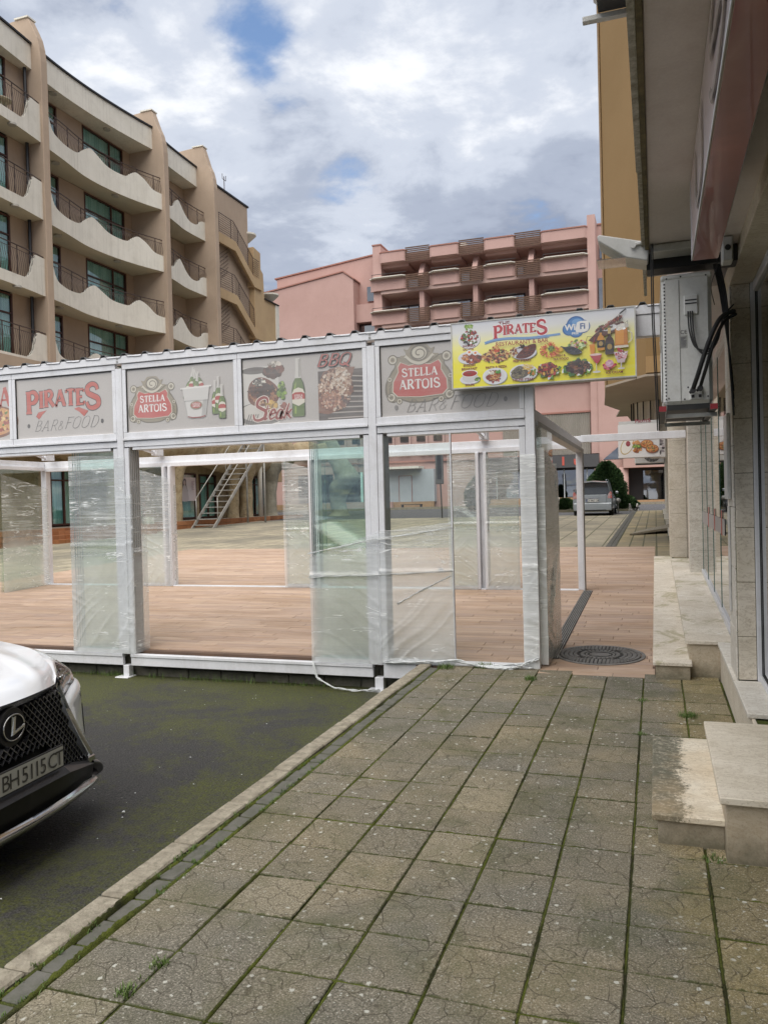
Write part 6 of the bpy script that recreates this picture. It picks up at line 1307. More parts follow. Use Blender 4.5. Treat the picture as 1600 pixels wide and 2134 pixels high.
for lvl, (zb, zt) in enumerate(((19.95, 20.95), (17.0, 18.05), (14.1, 15.1), (11.2, 12.2))):
    kp(MB().box(-22.35, -4.78, 66.7, 70.5, zb-.3, zb), 'balcony_slab', M_prec)
    for i, (a, b) in enumerate(zip(xs4, xs4[1:])):
        lo = -23.3 if (i == 0 and lvl < 1) else a
        segs = [(a-.2 if i else -23.2, a+(b-a)*(.62 if i == 0 else .32) if False else a+(b-a)*.70), ]
        x0 = (-23.3 if i == 0 else a+.8); x1 = b-1.15 if i < 3 else b+.02
        q = MB().prism([(x0, 66.55), (x0+.5, 66.1), (x1-.35, 66.1), (x1, 66.5), (x1, 66.8), (x0, 66.8)], 'z', zb, zt); q.v = [(x_, 66.55+(y_-66.1)*.45 if y_ < 66.8 else 66.85, z_) for x_, y_, z_ in q.v]; pp = kp(q, 'balcony_parapet', M_pink); kp(MB().prism([(x0-.03, 66.5), (x0+.5, 66.05), (x1-.32, 66.05), (x1+.03, 66.45), (x1+.03, 66.85), (x0-.03, 66.85)], 'z', zt, zt+.07), 'coping', M_cream, pp)
        kp(MB().tube([(x0+.3, 66.2, zt+.32), (x1, 66.25, zt+.32)], .03, 4).tube([(x0+.3, 66.2, zt), (x0+.3, 66.2, zt+.32)], .02, 4), 'handrail', M_pdark, pp)
        if i < 3:
            q = MB()
            for k in range(8): q.box(b-1.2, b+.85, 66.3, 66.36, zb-.12+.155*k, zb-.02+.155*k)
            q.box(b-1.1, b-1.02, 66.37, 66.45, zb-.2, zt+.1).box(b+.68, b+.76, 66.37, 66.45, zb-.2, zt+.1); kp(q, 'slat_screen', M_slat)
            if lvl == 0: kp(MB().prism([(66.6, zt-.1), (66.9, zt-.1), (70.4, 23), (68.2, 23)], 'x', b-.2, b+.22), 'sloping_fin', M_pink)
            else: kp(MB().box(b-.18, b+.22, 66.9, 70.5, zb, zb+2.7), 'divider_wall', M_pink)
        wx0, wx1 = a+.9, b-.9; wz0 = zb+.1; wz1 = zb+2.15 if lvl else zb+1.75
        f = MB().box(wx0, wx1, 69.45, 69.58, wz0, wz1); f_ = kp(f, 'window', M_pdark); kp(MB().box(wx0+.08, wx0+.75, 69.40, 69.44, wz0+.1, wz1-.1).box(wx0+.85, wx1-.1, 69.40, 69.44, wz0+.1, wz1-.1), 'window_pane', M_pglass, f_)
for i, (a, b) in enumerate(zip(xs4, xs4[1:])):
    x0 = -22.35 if i == 0 else a+.85; x1 = b-1.2 if i < 3 else b
    pp = kp(MB().prism([(x0, 66.6), (x0+.25, 66.4), (x1-.2, 66.4), (x1, 66.6), (x1, 66.95), (x0, 66.95)], 'z', 22.3, 23.15), 'roof_parapet', M_pink); kp(MB().prism([(x0-.03, 66.55), (x0+.25, 66.34), (x1-.2, 66.34), (x1+.03, 66.55), (x1+.03, 67.0), (x0-.03, 67.0)], 'z', 23.15, 23.25), 'coping', M_pinkd, pp)
    kp(MB().box(x0, x1, 67.3, 70.5, 22.05, 22.3), 'canopy', M_pink)
    if i < 3:
        q = MB()
        for k in range(8): q.box(b-1.25, b+.9, 66.5, 66.56, 22.22+.155*k, 22.32+.155*k)
        kp(q, 'slat_screen', M_slat)
for x in (-16.3, -6.5): kp(MB().box(x, x+1.1, 69, 70, 23.3, 24.0), 'roof_box', M_cream)
for x in (-9.9, -9.3, -8.8): kp(MB().tube([(x, 70, 23.2), (x-.3+.2*(x+9.3), 70, 24.4)], .02, 4), 'antenna', M_pdark)
# lower storeys
kp(MB().box(-40, -2.7, 67.0, 68.4, .8, 12.0), 'wall', M_pink); kp(MB().box(-40, -8.4, 66.8, 66.99, 4.9, 5.05), 'string_course', M_pinkd)
for k in range(15): x = -30+.98*k+(.25 if k % 2 else -.1); kp(MB().box(x-.17, x+.17, 66.6, 66.99, 5.5, 5.85), 'dentil', M_pinkd) if x < -17 else None
kp(MB().box(-30, -17.2, 66.5, 66.99, 5.85, 6.05), 'ledge', M_pink)
for k in range(7):
    x = -27.0+1.5*k; kp(MB().box(x, x+.75, 66.9, 66.995, 6.7, 8.2), 'window', M_pglass); kp(MB().box(x+.85, x+1.0, 66.7, 66.99, 6.3, 8.3), 'pilaster', M_pink)
sd_ = MB().box(-22.4, -17.85, 66.2, 66.98, 1.45, 4.25); M_shed = pm('pale_blue_shutter', (.45, .49, .52), (.40, .44, .47), 1, .6, .1); s_ = kp(sd_, 'shutter_wall', M_shed); kp(MB().box(-20.95, -19.85, 66.14, 66.19, 1.47, 3.7), 'door', M_shed, s_, bevel=.01)
kp(MB().box(-20.99, -20.955, 66.12, 66.19, 1.46, 3.73).box(-19.845, -19.81, 66.12, 66.19, 1.46, 3.73).box(-20.95, -19.85, 66.12, 66.19, 3.70, 3.74), 'door_frame', M_pinkd, s_); kp(MB().box(-22.7, -18.9, 65.2, 66.9, 4.3, 4.5), 'awning', M_cream)
for a, b in ((-31, -27.3), (-26.9, -24.6), (-24.3, -22.7)): w1 = kp(MB().box(a, b, 66.93, 66.995, 1.5, 4.2), 'window', M_pdark); kp(MB().box(a+.15, b-.1, 66.90, 66.925, 1.55, 4.1), 'window_pane', M_pglass, w1)
w1 = kp(MB().box(-24.75, -24.55, 66.8, 66.9, 1.5, 4.2), 'teal_mullion', M_curt)
M_ret = pm('planter_brick', (.42, .27, .15), (.34, .22, .13), 2, .9, .4, 20, dirt=.4)
pw = thing('planter_wall', 'long low orange brick planter wall before the pink hotel', 'wall', (-20, 65, .9)); MB().box(-34, -17.5, 64.6, 64.9, .8, 1.48).build('wall_body', M_ret, pw); MB().prism([(-26, .8), (-26, 1.3), (-24, 1.55), (-21, 1.5), (-21, .8)], 'y', 64.0, 64.5).build('pink_slab', M_pink, pw)
bn = thing('bench', 'small dark metal bench in front of the orange planter wall', 'bench', (-19, 63.6, 1)); MB().box(-20, -18.2, 63.4, 63.8, 1.22, 1.27).build('seat', M_pdark, bn)
for x in (-19.9, -18.3): MB().box(x-.05, x+.05, 63.4, 63.8, .95, 1.22).build('leg', M_pdark, bn)
# club front, big corrugated bay, entrance
kp(MB().box(-14, -4.3, 66.2, 66.99, .9, 4.95), 'club_front', M_pdark); q = MB()
for x in (-12.5, -10.6, -8.8, -7.0, -5.2): q.box(x, x+.09, 66.1, 66.19, 1.5, 3.8)
kp(q, 'mullion', M_shed); kp(MB().box(-14, -4.3, 66.13, 66.18, 1.55, 3.7), 'window_pane', M_pglass); kp(MB().box(-14, -4.2, 65.6, 66.1, 3.9, 4.9), 'club_fascia', pm('club_fascia_grey', (.09, .09, .095), None, 1, .7, .1)); kp(MB().box(-14, -4.2, 65.3, 66.1, .9, 1.5), 'club_plinth', M_ret)
oc = srgb('#c2472e')
for k, c_ in enumerate('clu'):
    p = PB(.01); p.sans(c_, 1.0+k*1.05, .0, .62, oc, .05); p.mb.v = [(-9.0+x, 65.58-l, 4.12+z) for x, l, z in p.mb.v]; link('letter', p.mb.mesh('letter', M_print2), pk)
M_corru = pm('pale_corrugated_wall', (.36, .33, .29), (.30, .28, .24), .5, .7, .1)
q = MB(); x = -12.0; prf = []
while x < -4.95: prf += [(x, 66.92), (x+.09, 66.84), (x+.16, 66.92)]; x += .17
for a, b in zip(prf, prf[1:]): q.quad((a[0], a[1], 5.0), (b[0], b[1], 5.0), (b[0], b[1], 8.35), (a[0], a[1], 8.35))
kp(q, 'corrugated_bay', M_corru, fix=False); kp(MB().box(-12.3, -4.85, 66.8, 66.99, 8.36, 8.5), 'bay_head', M_pinkd)
kp(MB().box(-4.2, 3.5, 66.5, 66.99, 3.9, 12), 'wall', M_pink); kp(MB().prism([(-3.9, 4.45), (-1.9, 6.1), (.9, 6.1), (.9, 4.45)], 'y', 66.3, 66.49), 'dark_gable_window', M_pglass); kp(MB().box(-2.35, 2, 65.3, 66.48, 3.7, 4.9), 'entrance_beam', M_pink); kp(MB().box(-4.0, -2.4, 65.9, 66.48, 3.75, 4.4), 'entrance_beam', M_pink)
for x in (-4.2, -2.35): kp(MB().tube([(x, 65.9, .9), (x, 65.9, 3.75)], .38, 14), 'round_column', M_pink, smooth=True)
kp(MB().box(-2.7, 4, 67.6, 67.8, .9, 4), 'entrance_shade', M_pdark); kp(MB().box(-.9, .6, 67.5, 67.59, 1.2, 3.5), 'glass_door', M_pglass); kp(MB().box(-3, 4, 63.5, 67.5, .9, 1.15).box(-3, 4, 62.8, 63.49, .9, 1.02), 'entrance_step', M_ret)  # dark sheet behind the columns stands in for the shade inside the entrance

# ================================================================ OCHRE TOWER on the right
M_och = pm('ochre_render', (.31, .205, .095), (.275, .18, .08), .4, .9, .2, 30, dirt=.2, dcol=(.22, .14, .06)); M_och2 = pm('ochre_lit_face_and_band', (.42, .28, .13), (.38, .25, .12), .4, .9, .2, 30); M_und = pm('beige_underside', (.42, .37, .30), (.38, .33, .27), .8, .9, .2, 25, streak=.1)
tw = thing('ochre_tower', 'tall ochre rendered tower overhanging the street behind the shops', 'building', (1, 24, .4))
MB().prism([(-1.02, 19.6), (-.14, 18.2), (6, 18.2), (6, 38), (-.4, 38), (-.75, 25)], 'z', 4.17, 26).build('wall', M_och, tw); MB().prism([(-1.28, 23.2), (-1.045, 19.58), (-1.03, 19.62), (-.76, 24.98)], 'z', 4.17, 26).build('wall_lit_face', M_och2, tw)  # brighter light on the street-side face painted in as lighter ochre
MB().prism([(-1.30, 23.25), (-1.06, 19.5), (-.16, 18.1), (6.1, 18.1), (6.1, 38), (-.4, 38), (-.8, 27), (-1.15, 27), (-.95, 25)], 'z', 4.12, 4.168).build('underside', M_und, tw)
m1 = MB()
for z in (9.2, 11.4, 6.8): m1.box(-.75, -.35, 18.5, 18.56, z, z+.03, rz=-.9)
MB().box(-.14, 5, 18.12, 18.19, 4.2, 4.55).build('band', M_och2, tw)
bb = MB(); 
for k in range(12): a = math.pi*(.95-.075*k); bb.tube([(.35+.95*math.cos(a), 23.6-.9*math.sin(a), 3.35), (.35+.95*math.cos(a), 23.6-.9*math.sin(a), 4.15)], .025, 4)
bc = thing('round_balcony', 'curved white balcony with black bars under the ochre tower', 'balcony', (.3, 23.6, 3.3)); bb.build('bars', M_pdark, bc); MB().disc((.35, 23.6, 3.3), 0, .84, 'z', .88, 28).build('balcony_wall', M_cream, bc)

# ================================================================ white car, front corner in the picture
def paint(name, c, rough=.22, coat=1.0, metal=0.0, flake=0.0):
    m = newmat(name); t = NT(m); P = t.pos(obj=True); cc = t.mix(t.math('MULTIPLY', t.noise(P, 2.5, 4), .08), c, tuple(x*.8 for x in c))
    t.out(t.bsdf(cc, t.math('ADD', rough, t.math('MULTIPLY', t.noise(P, 30, 3), .05)), t.bump(t.noise(P, 3, 2), .01, .01), metal, .5, coat)); return m
M_white = paint('white_car_paint', (.78, .80, .83)); M_chrome = pm('satin_chrome', (.62, .62, .62), (.52, .52, .52), 5, .16, 0, metal=1.0); M_bp = pm('black_plastic', (.018, .018, .020), (.012, .012, .014), 8, .35, .1, 120); M_dg = pm('dark_grey_trim', (.07, .07, .08), (.05, .05, .055), 8, .3, 0, coat=.5)
M_mesh = pm('grille_mesh_metal', (.22, .22, .24), (.12, .12, .13), 8, .22, 0, metal=.8); M_tyre = pm('tyre_rubber', (.022, .022, .022), None, 9, .85, .3, 80); M_rim = pm('alloy_rim', (.45, .45, .46), None, 5, .25, 0, metal=.9); M_cglass = pm('car_glass', (.02, .025, .028), None, 2, .04, 0, coat=1); M_lens = glass_mat('lamp_lens', (.97, .97, .98), 1.6); M_void = pm('black_void', (.006, .006, .007), None, 2, .7, 0)
CX, CY, CZ, CA = -5.32, 3.01, -.20, R(4.36)
car = thing('parked_car', 'white car with large black mesh grille entering the picture at the lower left', 'car', (CX, CY, CZ), None, CA)
CM = Matrix.Translation((CX, CY, CZ)) @ Matrix.Rotation(CA, 4, 'Z')
def cput(mb, name, mat, parent=None, **k): mb.v = [tuple(CM @ Vector(v)) for v in mb.v]; return mb.build(name, mat, parent or car, **k)
def polyline3(pts, n=8): return catmull3(pts, n)
def sample(poly, t):
    f = t*(len(poly)-1); i = min(int(f), len(poly)-2); return poly[i].lerp(poly[i+1], f-i)
Ed = polyline3([(2.125, .515, .812), (2.05, .585, .885), (1.94, .65, .935), (1.815, .70, .974), (1.5, .755, 1.012), (1.10, .79, 1.045)]); Cn = polyline3([(2.255, 0, .838), (2.18, 0, .89), (2.04, 0, .938), (1.85, 0, .975), (1.5, 0, 1.03), (1.05, 0, 1.085)])
def side(s):
    """mirror helper"""
    return lambda p_: (p_[0], p_[1]*s, p_[2])
hd = MB()
def hoodf(u, v):
    s = -1 if u < .5 else 1; a = abs(u-.5)*2; c, e = sample(Cn, v), sample(Ed, v); cr = .012*math.exp(-((a-.62)/.10)**2)*min(1, v*3)
    return (c.x+(e.x-c.x)*a**2.0, e.y*a*s, c.z+(e.z-c.z)*a**2.3+cr)
hd.grid(hoodf, 48, 40); cput(hd, 'bonnet', M_white, smooth=True, solid=0)
lip = MB()
def lipf(u, v):
    x, y, z = hoodf(u, 0); return (x+.006-.02*v, y, z-.004-.030*v)
lip.grid(lipf, 40, 2); cput(lip, 'grille_top_trim', M_chrome, smooth=True)
sm = MB()
def seamf(u, v): x, y, z = hoodf(u, 0); return (x+.004*v-.004, y, z-.001-.006*v)
sm.grid(seamf, 40, 1); cput(sm, 'bonnet_gap', M_void)
def patch(name, mat, rows, su=12, sv=10, parent=None, both=True, bulge=0):
    """rows: list of control rows (low v to high v), each a list of points; Catmull both ways"""
    for s in ((1, -1) if both else (1,)):
        R_ = [polyline3(r, 6) for r in rows]; mb = MB()
        def f(u, v):
            col_ = [sample(r, u) for r in R_]
            if len(col_) > 2: c = polyline3(col_, 6); q = sample(c, v)
            else: q = col_[0].lerp(col_[1], v)
            return (q.x, q.y*s, q.z)
        mb.grid(f, su, sv); cput(mb, name, mat, parent, smooth=True)
# wing between bonnet and side, behind the headlamp
patch('front_wing', M_white, [[(2.10, .565, .84), (1.99, .70, .895), (1.93, .795, .888), (1.84, .872, .85), (1.70, .90, .86), (1.4, .915, .89), (1.05, .92, .92)], [(2.11, .545, .842), (2.02, .64, .90), (1.92, .735, .925), (1.80, .80, .94), (1.6, .83, .95), (1.35, .85, .97), (1.05, .86, .985)], [(2.125, .515, .812), (2.05, .585, .885), (1.94, .65, .935), (1.815, .70, .974), (1.5, .755, 1.012), (1.3, .775, 1.03), (1.05, .79, 1.05)]], 26, 8)
# headlamp
patch('headlamp', M_lens, [[(2.10, .615, .712), (2.055, .73, .735), (2.01, .845, .765), (1.90, .905, .79)], [(2.125, .585, .77), (2.06, .70, .82), (2.00, .82, .83), (1.87, .893, .83)], [(2.10, .565, .84), (1.99, .70, .895), (1.93, .795, .888), (1.84, .872, .85)]], 14, 8)
patch('lamp_housing', pm('lamp_bowl', (.22, .22, .23), (.10, .10, .11), 30, .3, 0, metal=.6), [[(2.06, .615, .715), (2.00, .73, .738), (1.95, .83, .765), (1.86, .88, .79)], [(2.04, .60, .78), (1.95, .70, .81), (1.90, .79, .82), (1.82, .87, .83)], [(2.06, .57, .835), (1.94, .70, .885), (1.88, .78, .88), (1.80, .86, .845)]], 12, 6)
for s in (1, -1):
    q = MB()
    for k, (y, z) in enumerate(((.655, .765), (.725, .795), (.79, .812))): q.disc((2.045-.55*(y-.655)-.02, y*s, z), .0, .026, 'x', .02, 14)
    cput(q, 'lamp_reflector', M_chrome); q = MB()
    q.tube(polyline3([(2.10, .60*s, .835), (2.075, .615*s, .77), (2.085, .64*s, .735), (2.03, .76*s, .755), (1.985, .86*s, .785)]), .009, 6); q.tube(polyline3([(2.07, .66*s, .83), (2.055, .675*s, .78), (2.0, .77*s, .80)]), .006, 6); cput(q, 'light_strip', M_chrome, smooth=True)
# bumper corner and side panel
patch('bumper_corner', M_white, [[(2.196, .742, .300), (2.12, .83, .292), (2.04, .893, .29), (1.85, .925, .28)], [(2.182, .655, .45), (2.12, .76, .46), (2.015, .903, .46), (1.85, .93, .46)], [(2.168, .575, .61), (2.115, .70, .63), (2.012, .905, .65), (1.85, .93, .66)], [(2.155, .560, .665), (2.105, .70, .700), (2.005, .90, .735), (1.85, .925, .75)], [(2.115, .600, .708), (2.055, .73, .733), (2.00, .86, .766), (1.86, .91, .785)]], 16, 14)
patch('chrome_spindle', M_chrome, [[(2.137, .512, .80), (2.160, .535, .70), (2.176, .548, .645), (2.188, .61, .52), (2.205, .70, .36), (2.212, .738, .295)], [(2.145, .535, .80), (2.170, .556, .70), (2.184, .572, .645), (2.196, .635, .52), (2.210, .725, .36), (2.216, .762, .295)], [(2.125, .550, .81), (2.150, .572, .70), (2.168, .588, .645), (2.180, .655, .52), (2.192, .742, .36), (2.195, .778, .295)]], 20, 4)
for s in (1, -1):
    q = MB(); q.add([(2.02, .907*s, .60), (1.93, .932*s, .60), (1.95, .932*s, .36), (2.035, .905*s, .40)], [(0, 1, 2, 3)]); cput(q, 'side_vent', M_bp)
    q = MB(); q.tube([(2.075, .80*s, .69), (2.078, .815*s, .665), (2.072, .825*s, .664), (2.065, .822*s, .70)], .0012, 4); cput(q, 'washer_cover_seam', M_dg)
# grille
def fx(y, z): return 2.325-.25*y*y-.17*(z-.3)
def gw(z): return lerp(z, (.28, .36, .52, .645, .70, .82), (.735, .69, .60, .535, .525, .50))
gp = MB(); gp.grid(lambda u, v: (fx((u*2-1)*gw(.28+.54*v), .28+.54*v)-.05, (u*2-1)*gw(.28+.54*v), .28+.54*v), 20, 12); gp_ = cput(gp, 'grille', M_void, smooth=True)
gm = MB(); z = .315; row = 0
while z < .80:
    y = -.74+(.0225 if row % 2 else 0); pts = []; 
    while y < .74:
        for dy, dz_, w_ in ((0, .011, .004), (.0225, -.011, .004)):
            yy, z2 = y+dy, z+dz_
            if abs(yy) < gw(z2)-.012: pts.append((yy, z2))
            elif pts: pts and None
        y += .045
    for a, b in zip(pts, pts[1:]):
        if b[0]-a[0] > .04: continue
        if abs((a[0]+b[0])/2) < .11 and abs((a[1]+b[1])/2-.71) < .085: continue
        if abs((a[0]+b[0])/2) < .27 and abs((a[1]+b[1])/2-.49) < .07: continue
        xa, xb = fx(*a)-.012, fx(*b)-.012; h = .0035 if a[1] > b[1] else .0025
        gm.add([(xa, a[0], a[1]-h), (xb, b[0], b[1]-h), (xb, b[0], b[1]+h), (xa, a[0], a[1]+h), (xa-.03, a[0], a[1]+h), (xb-.03, b[0], b[1]+h), (xa-.03, a[0], a[1]-h), (xb-.03, b[0], b[1]-h)], [(0, 1, 2, 3), (3, 2, 5, 4), (6, 7, 1, 0)])
    # short verticals joining the rows
    for (yy, z2) in pts[::2]:
        if abs(yy) < .11 and abs(z2-.71) < .085 or abs(yy) < .27 and abs(z2-.49) < .07: continue
    z += .0245; row += 1
cput(gm, 'grille_mesh', M_mesh, gp_, kind='stuff', fix=False)
ez, ex = .715, fx(0, .715)+.012
em = cput(MB().disc((ex-.03, 0, ez), 0, .098, 'x', .02, 36), 'emblem', M_bp, bevel=.003); em_ = MB()
def ellring(rx, ry, rad): return [Vector((ex+.001, rx*math.cos(a), ez+ry*math.sin(a))) for a in [i*math.pi/20 for i in range(41)]]
cput(MB().disc((ex-.012, 0, ez), 0, .074, 'x', .008, 36), 'emblem_face', M_void, em); cput(MB().tube(ellring(.074, .064, 0), .0045, 6), 'emblem_ring', M_chrome, em, smooth=True)
L_ = MB(); X0 = ex+.0
L_.add([(X0, -.012, ez+.056), (X0, .012, ez+.057), (X0, .004, ez-.028), (X0, -.022, ez-.040), (X0+.008, -.006, ez+.053), (X0+.008, .008, ez+.053), (X0+.008, -.001, ez-.026), (X0+.008, -.018, ez-.036)], [(4, 5, 6, 7), (0, 1, 5, 4), (1, 2, 6, 5), (2, 3, 7, 6), (3, 0, 4, 7)])
L_.add([(X0, -.022, ez-.040), (X0, -.016, ez-.024), (X0, .068, ez+.004), (X0, .070, ez-.012), (X0+.008, -.019, ez-.037), (X0+.008, -.014, ez-.027), (X0+.008, .064, ez+.0), (X0+.008, .066, ez-.012)], [(4, 5, 6, 7), (0, 1, 5, 4), (1, 2, 6, 5), (2, 3, 7, 6), (3, 0, 4, 7)]); cput(L_, 'emblem_letter', M_chrome, em)
# number plate
px_ = 2.345; npl = cput(MB().box(px_-.012, px_, -.262, .275, .435, .553), 'number_plate', pm('plate_surround', (.025, .025, .026), None, 4, .4, 0), bevel=.003)
p = PB(.0006); p.rect(-.252, .268, .442, .546, srgb('#b9bab4')); p.rect(-.252, -.212, .442, .546, srgb('#1f3f8f')); [p.sans(c_, u_, .456, .076, srgb('#16171a'), .004) for c_, u_ in (('B', -.165), ('H', -.105), ('5', -.030), ('1', .018), ('1', .058), ('5', .104), ('C', .176), ('T', .232))]
p.mb.v = [tuple(CM @ Vector((px_+.0005+l, x, z))) for x, l, z in p.mb.v]; link('plate_print', p.mb.mesh('plate_print', M_print2), npl)
# plate shelf, lower intake, splitter
cput(MB().add([(px_-.02, -.30, .425), (px_-.02, .30, .425), (2.15, .70, .33), (2.15, -.70, .33), (px_+.02, -.30, .395), (px_+.02, .30, .395), (2.225, .73, .30), (2.225, -.73, .30)], [(0, 4, 5, 1), (1, 5, 6, 2), (3, 7, 4, 0), (0, 1, 2, 3)]), 'intake_shelf', M_bp, smooth=False)
patch('lower_intake', M_bp, [[(2.32, 0, .235), (2.30, .3, .235), (2.22, .62, .225), (2.16, .78, .215), (1.95, .88, .21)], [(2.345, 0, .33), (2.325, .3, .325), (2.24, .62, .30), (2.19, .76, .29), (1.98, .895, .29)], [(2.355, 0, .40), (2.33, .3, .39), (2.25, .62, .325), (2.20, .76, .30), (2.0, .90, .30)]], 20, 6)
patch('corner_wing', M_dg, [[(2.21, .70, .335), (2.20, .78, .300), (2.14, .86, .235), (2.0, .905, .235)], [(2.235, .70, .315), (2.225, .79, .275), (2.17, .865, .205), (2.0, .925, .21)], [(2.215, .70, .285), (2.20, .78, .235), (2.14, .85, .178), (2.0, .90, .18)]], 14, 6)
patch('silver_splitter', M_chrome, [[(2.355, 0, .270), (2.335, .3, .265), (2.26, .60, .238), (2.215, .74, .215)], [(2.385, 0, .245), (2.362, .3, .240), (2.285, .60, .213), (2.225, .755, .19)], [(2.35, 0, .205), (2.33, .3, .203), (2.255, .60, .185), (2.205, .745, .175)]], 20, 5)
for s in (1, -1): cput(MB().box(2.17, 2.225, .695*s-.03, .695*s+.03, .30, .355), 'spindle_foot', M_chrome, bevel=.006)
cput(MB().box(-2.1, 2.12, -.84, .84, .17, .30), 'underbody', M_void)
# rest of the body
def loft(stations, nrow, name, mat, **k):
    mb = MB(); n = len(stations[0][1]); vs = []
    for x, sec in stations: vs += [(x, y, z) for y, z in sec]+[(x, -y, z) for y, z in sec[::-1]]
    m = 2*n; mb.add(vs, [(j*m+i, j*m+(i+1) % m, (j+1)*m+(i+1) % m, (j+1)*m+i) for j in range(len(stations)-1) for i in range(m)]+[tuple(range(m))[::-1], tuple(range((len(stations)-1)*m, len(stations)*m))]); return nrow(mb, name, mat, **k)
sec = lambda w_, zb, zs, zt, wt: [(0.01, zb), (w_*.92, zb), (w_, zb+.14), (w_*1.005, .62), (w_*.985, zs), (wt, zt), (0.01, zt+.02)]
loft([(1.85, sec(.925, .28, .76, .80, .80)), (1.05, sec(.93, .24, .86, .98, .84)), (.3, sec(.93, .24, .92, 1.02, .84)), (-1.2, sec(.93, .24, .95, 1.06, .84)), (-1.9, sec(.915, .26, .96, 1.08, .83)), (-2.22, sec(.86, .32, .92, 1.04, .76)), (-2.30, sec(.78, .40, .86, .96, .70))], cput, 'body', M_white, smooth=False, bevel=.02)
loft([(1.05, [(.01, 1.0), (.78, 1.0), (.77, 1.02), (.01, 1.05)]), (.25, [(.01, 1.0), (.82, 1.0), (.64, 1.48), (.01, 1.53)]), (-.4, [(.01, 1.0), (.82, 1.0), (.64, 1.57), (.01, 1.62)]), (-1.4, [(.01, 1.0), (.82, 1.0), (.62, 1.53), (.01, 1.58)]), (-2.15, [(.01, 1.0), (.76, 1.02), (.62, 1.15), (.01, 1.18)])], cput, 'windows', M_cglass, smooth=False)
loft([(.30, [(.01, 1.50), (.64, 1.47), (.64, 1.50), (.01, 1.545)]), (-.4, [(.01, 1.6), (.655, 1.56), (.655, 1.59), (.01, 1.64)]), (-1.5, [(.01, 1.55), (.64, 1.52), (.64, 1.56), (.01, 1.61)]), (-1.75, [(.01, 1.45), (.6, 1.43), (.6, 1.47), (.01, 1.5)])], cput, 'roof', M_white)
def wheel(put, x, y, r, s, par=None):
    w1 = put(MB().disc((x, y, r), r*.62, r, 'y', .2*s, 28), 'wheel', M_tyre, bevel=.015); put(MB().disc((x, y, r), r*.56, r*.63, 'y', -.01*s, 28), 'rim', M_rim, w1)
    q = MB()
    for k in range(10): a = k*math.pi/5; q.box(x-.02, x+.02, min(y-.01*s, y-.03*s), max(y-.01*s, y-.03*s), r+.03, r+r*.60, M=Matrix.Translation((x, y, r)) @ Matrix.Rotation(a, 4, 'Y') @ Matrix.Translation((-x, -y, -r)))
    put(q, 'spokes', M_rim, w1); put(MB().disc((x, y-.06*s, r), 0, r*.6, 'y', .02*s, 20), 'hub', M_void, w1)
for x in (1.38, -1.30):
    for s in (1, -1): wheel(cput, x, .93*s, .36, s)
for s in (1, -1): cput(MB().box(.55, .80, .90*s-.0, 1.06*s, 1.02, 1.18) if s > 0 else MB().box(.55, .80, -1.06, -.90, 1.02, 1.18), 'door_mirror', M_white, bevel=.03)

# ================================================================ silver people carrier far down the walkway
M_silver = paint('silver_car_paint', (.30, .33, .35), .3, .8, .5); M_rlamp = pm('red_lamp', (.45, .06, .05), (.5, .35, .33), 9, .2, 0, coat=1)
vx, vy = -2.70, 37.3; vz = .66; VM = Matrix.Translation((vx, vy, vz)) @ Matrix.Rotation(R(90), 4, 'Z'); van = thing('parked_minivan', 'silver minivan seen from behind, parked by the conifer down the walkway', 'minivan', (vx, vy, vz), None, R(90))
def vput(mb, name, mat, parent=None, **k): mb.v = [tuple(VM @ Vector(v)) for v in mb.v]; return mb.build(name, mat, parent or van, **k)
s5 = lambda w_, zb, zm, zt, wt: [(.01, zb), (w_*.9, zb), (w_, zb+.12), (w_, zm*.72), (w_*.985, zm), (wt, zt), (.01, zt+.015)]
loft([(0, s5(.84, .28, .78, .92, .78)), (.12, s5(.875, .25, .80, .97, .79)), (.9, s5(.885, .22, .85, .98, .79)), (2.9, s5(.885, .22, .84, .98, .79)), (3.4, s5(.88, .22, .80, .93, .78)), (4.2, s5(.84, .25, .66, .74, .72)), (4.36, s5(.74, .3, .55, .62, .6))], vput, 'body', M_silver, bevel=.03)
loft([(.10, [(.01, .96), (.78, .96), (.66, 1.50), (.01, 1.56)]), (.5, [(.01, .97), (.79, .97), (.64, 1.54), (.01, 1.60)]), (2.3, [(.01, .97), (.79, .97), (.64, 1.54), (.01, 1.60)]), (3.5, [(.01, .93), (.76, .93), (.72, .96), (.01, .98)])], vput, 'cabin_glass', M_cglass)
loft([(-.02, [(.01, 1.55), (.62, 1.50), (.62, 1.53), (.01, 1.585)]), (.4, [(.01, 1.58), (.66, 1.53), (.66, 1.57), (.01, 1.62)]), (2.3, [(.01, 1.59), (.66, 1.54), (.66, 1.57), (.01, 1.62)]), (2.6, [(.01, 1.5), (.62, 1.46), (.62, 1.5), (.01, 1.54)])], vput, 'roof', M_silver)
for s in (1, -1):
    for (x0, x1) in ((.08, .30), (1.15, 1.28), (2.1, 2.22)): vput(MB().prism([(.79*s, .96), (.80*s, .96), (.675*s, 1.53), (.65*s, 1.53)], 'x', x0, x1), 'window_pillar', M_silver)
    vput(MB().prism([(.66*s, .80), (.86*s, .80), (.84*s, 1.08), (.79*s, 1.12), (.70*s, 1.0)], 'x', -.012, .10), 'tail_lamp', M_rlamp, bevel=.01); vput(MB().box(2.7, 2.85, .88*s if s > 0 else -1.02, 1.02 if s > 0 else -.88, 1.0, 1.12), 'door_mirror', M_silver, bevel=.02); vput(MB().tube([(.2, .60*s, 1.60), (.3, .60*s, 1.66), (2.2, .60*s, 1.66), (2.3, .60*s, 1.60)], .018, 5), 'roof_rail', M_silver)
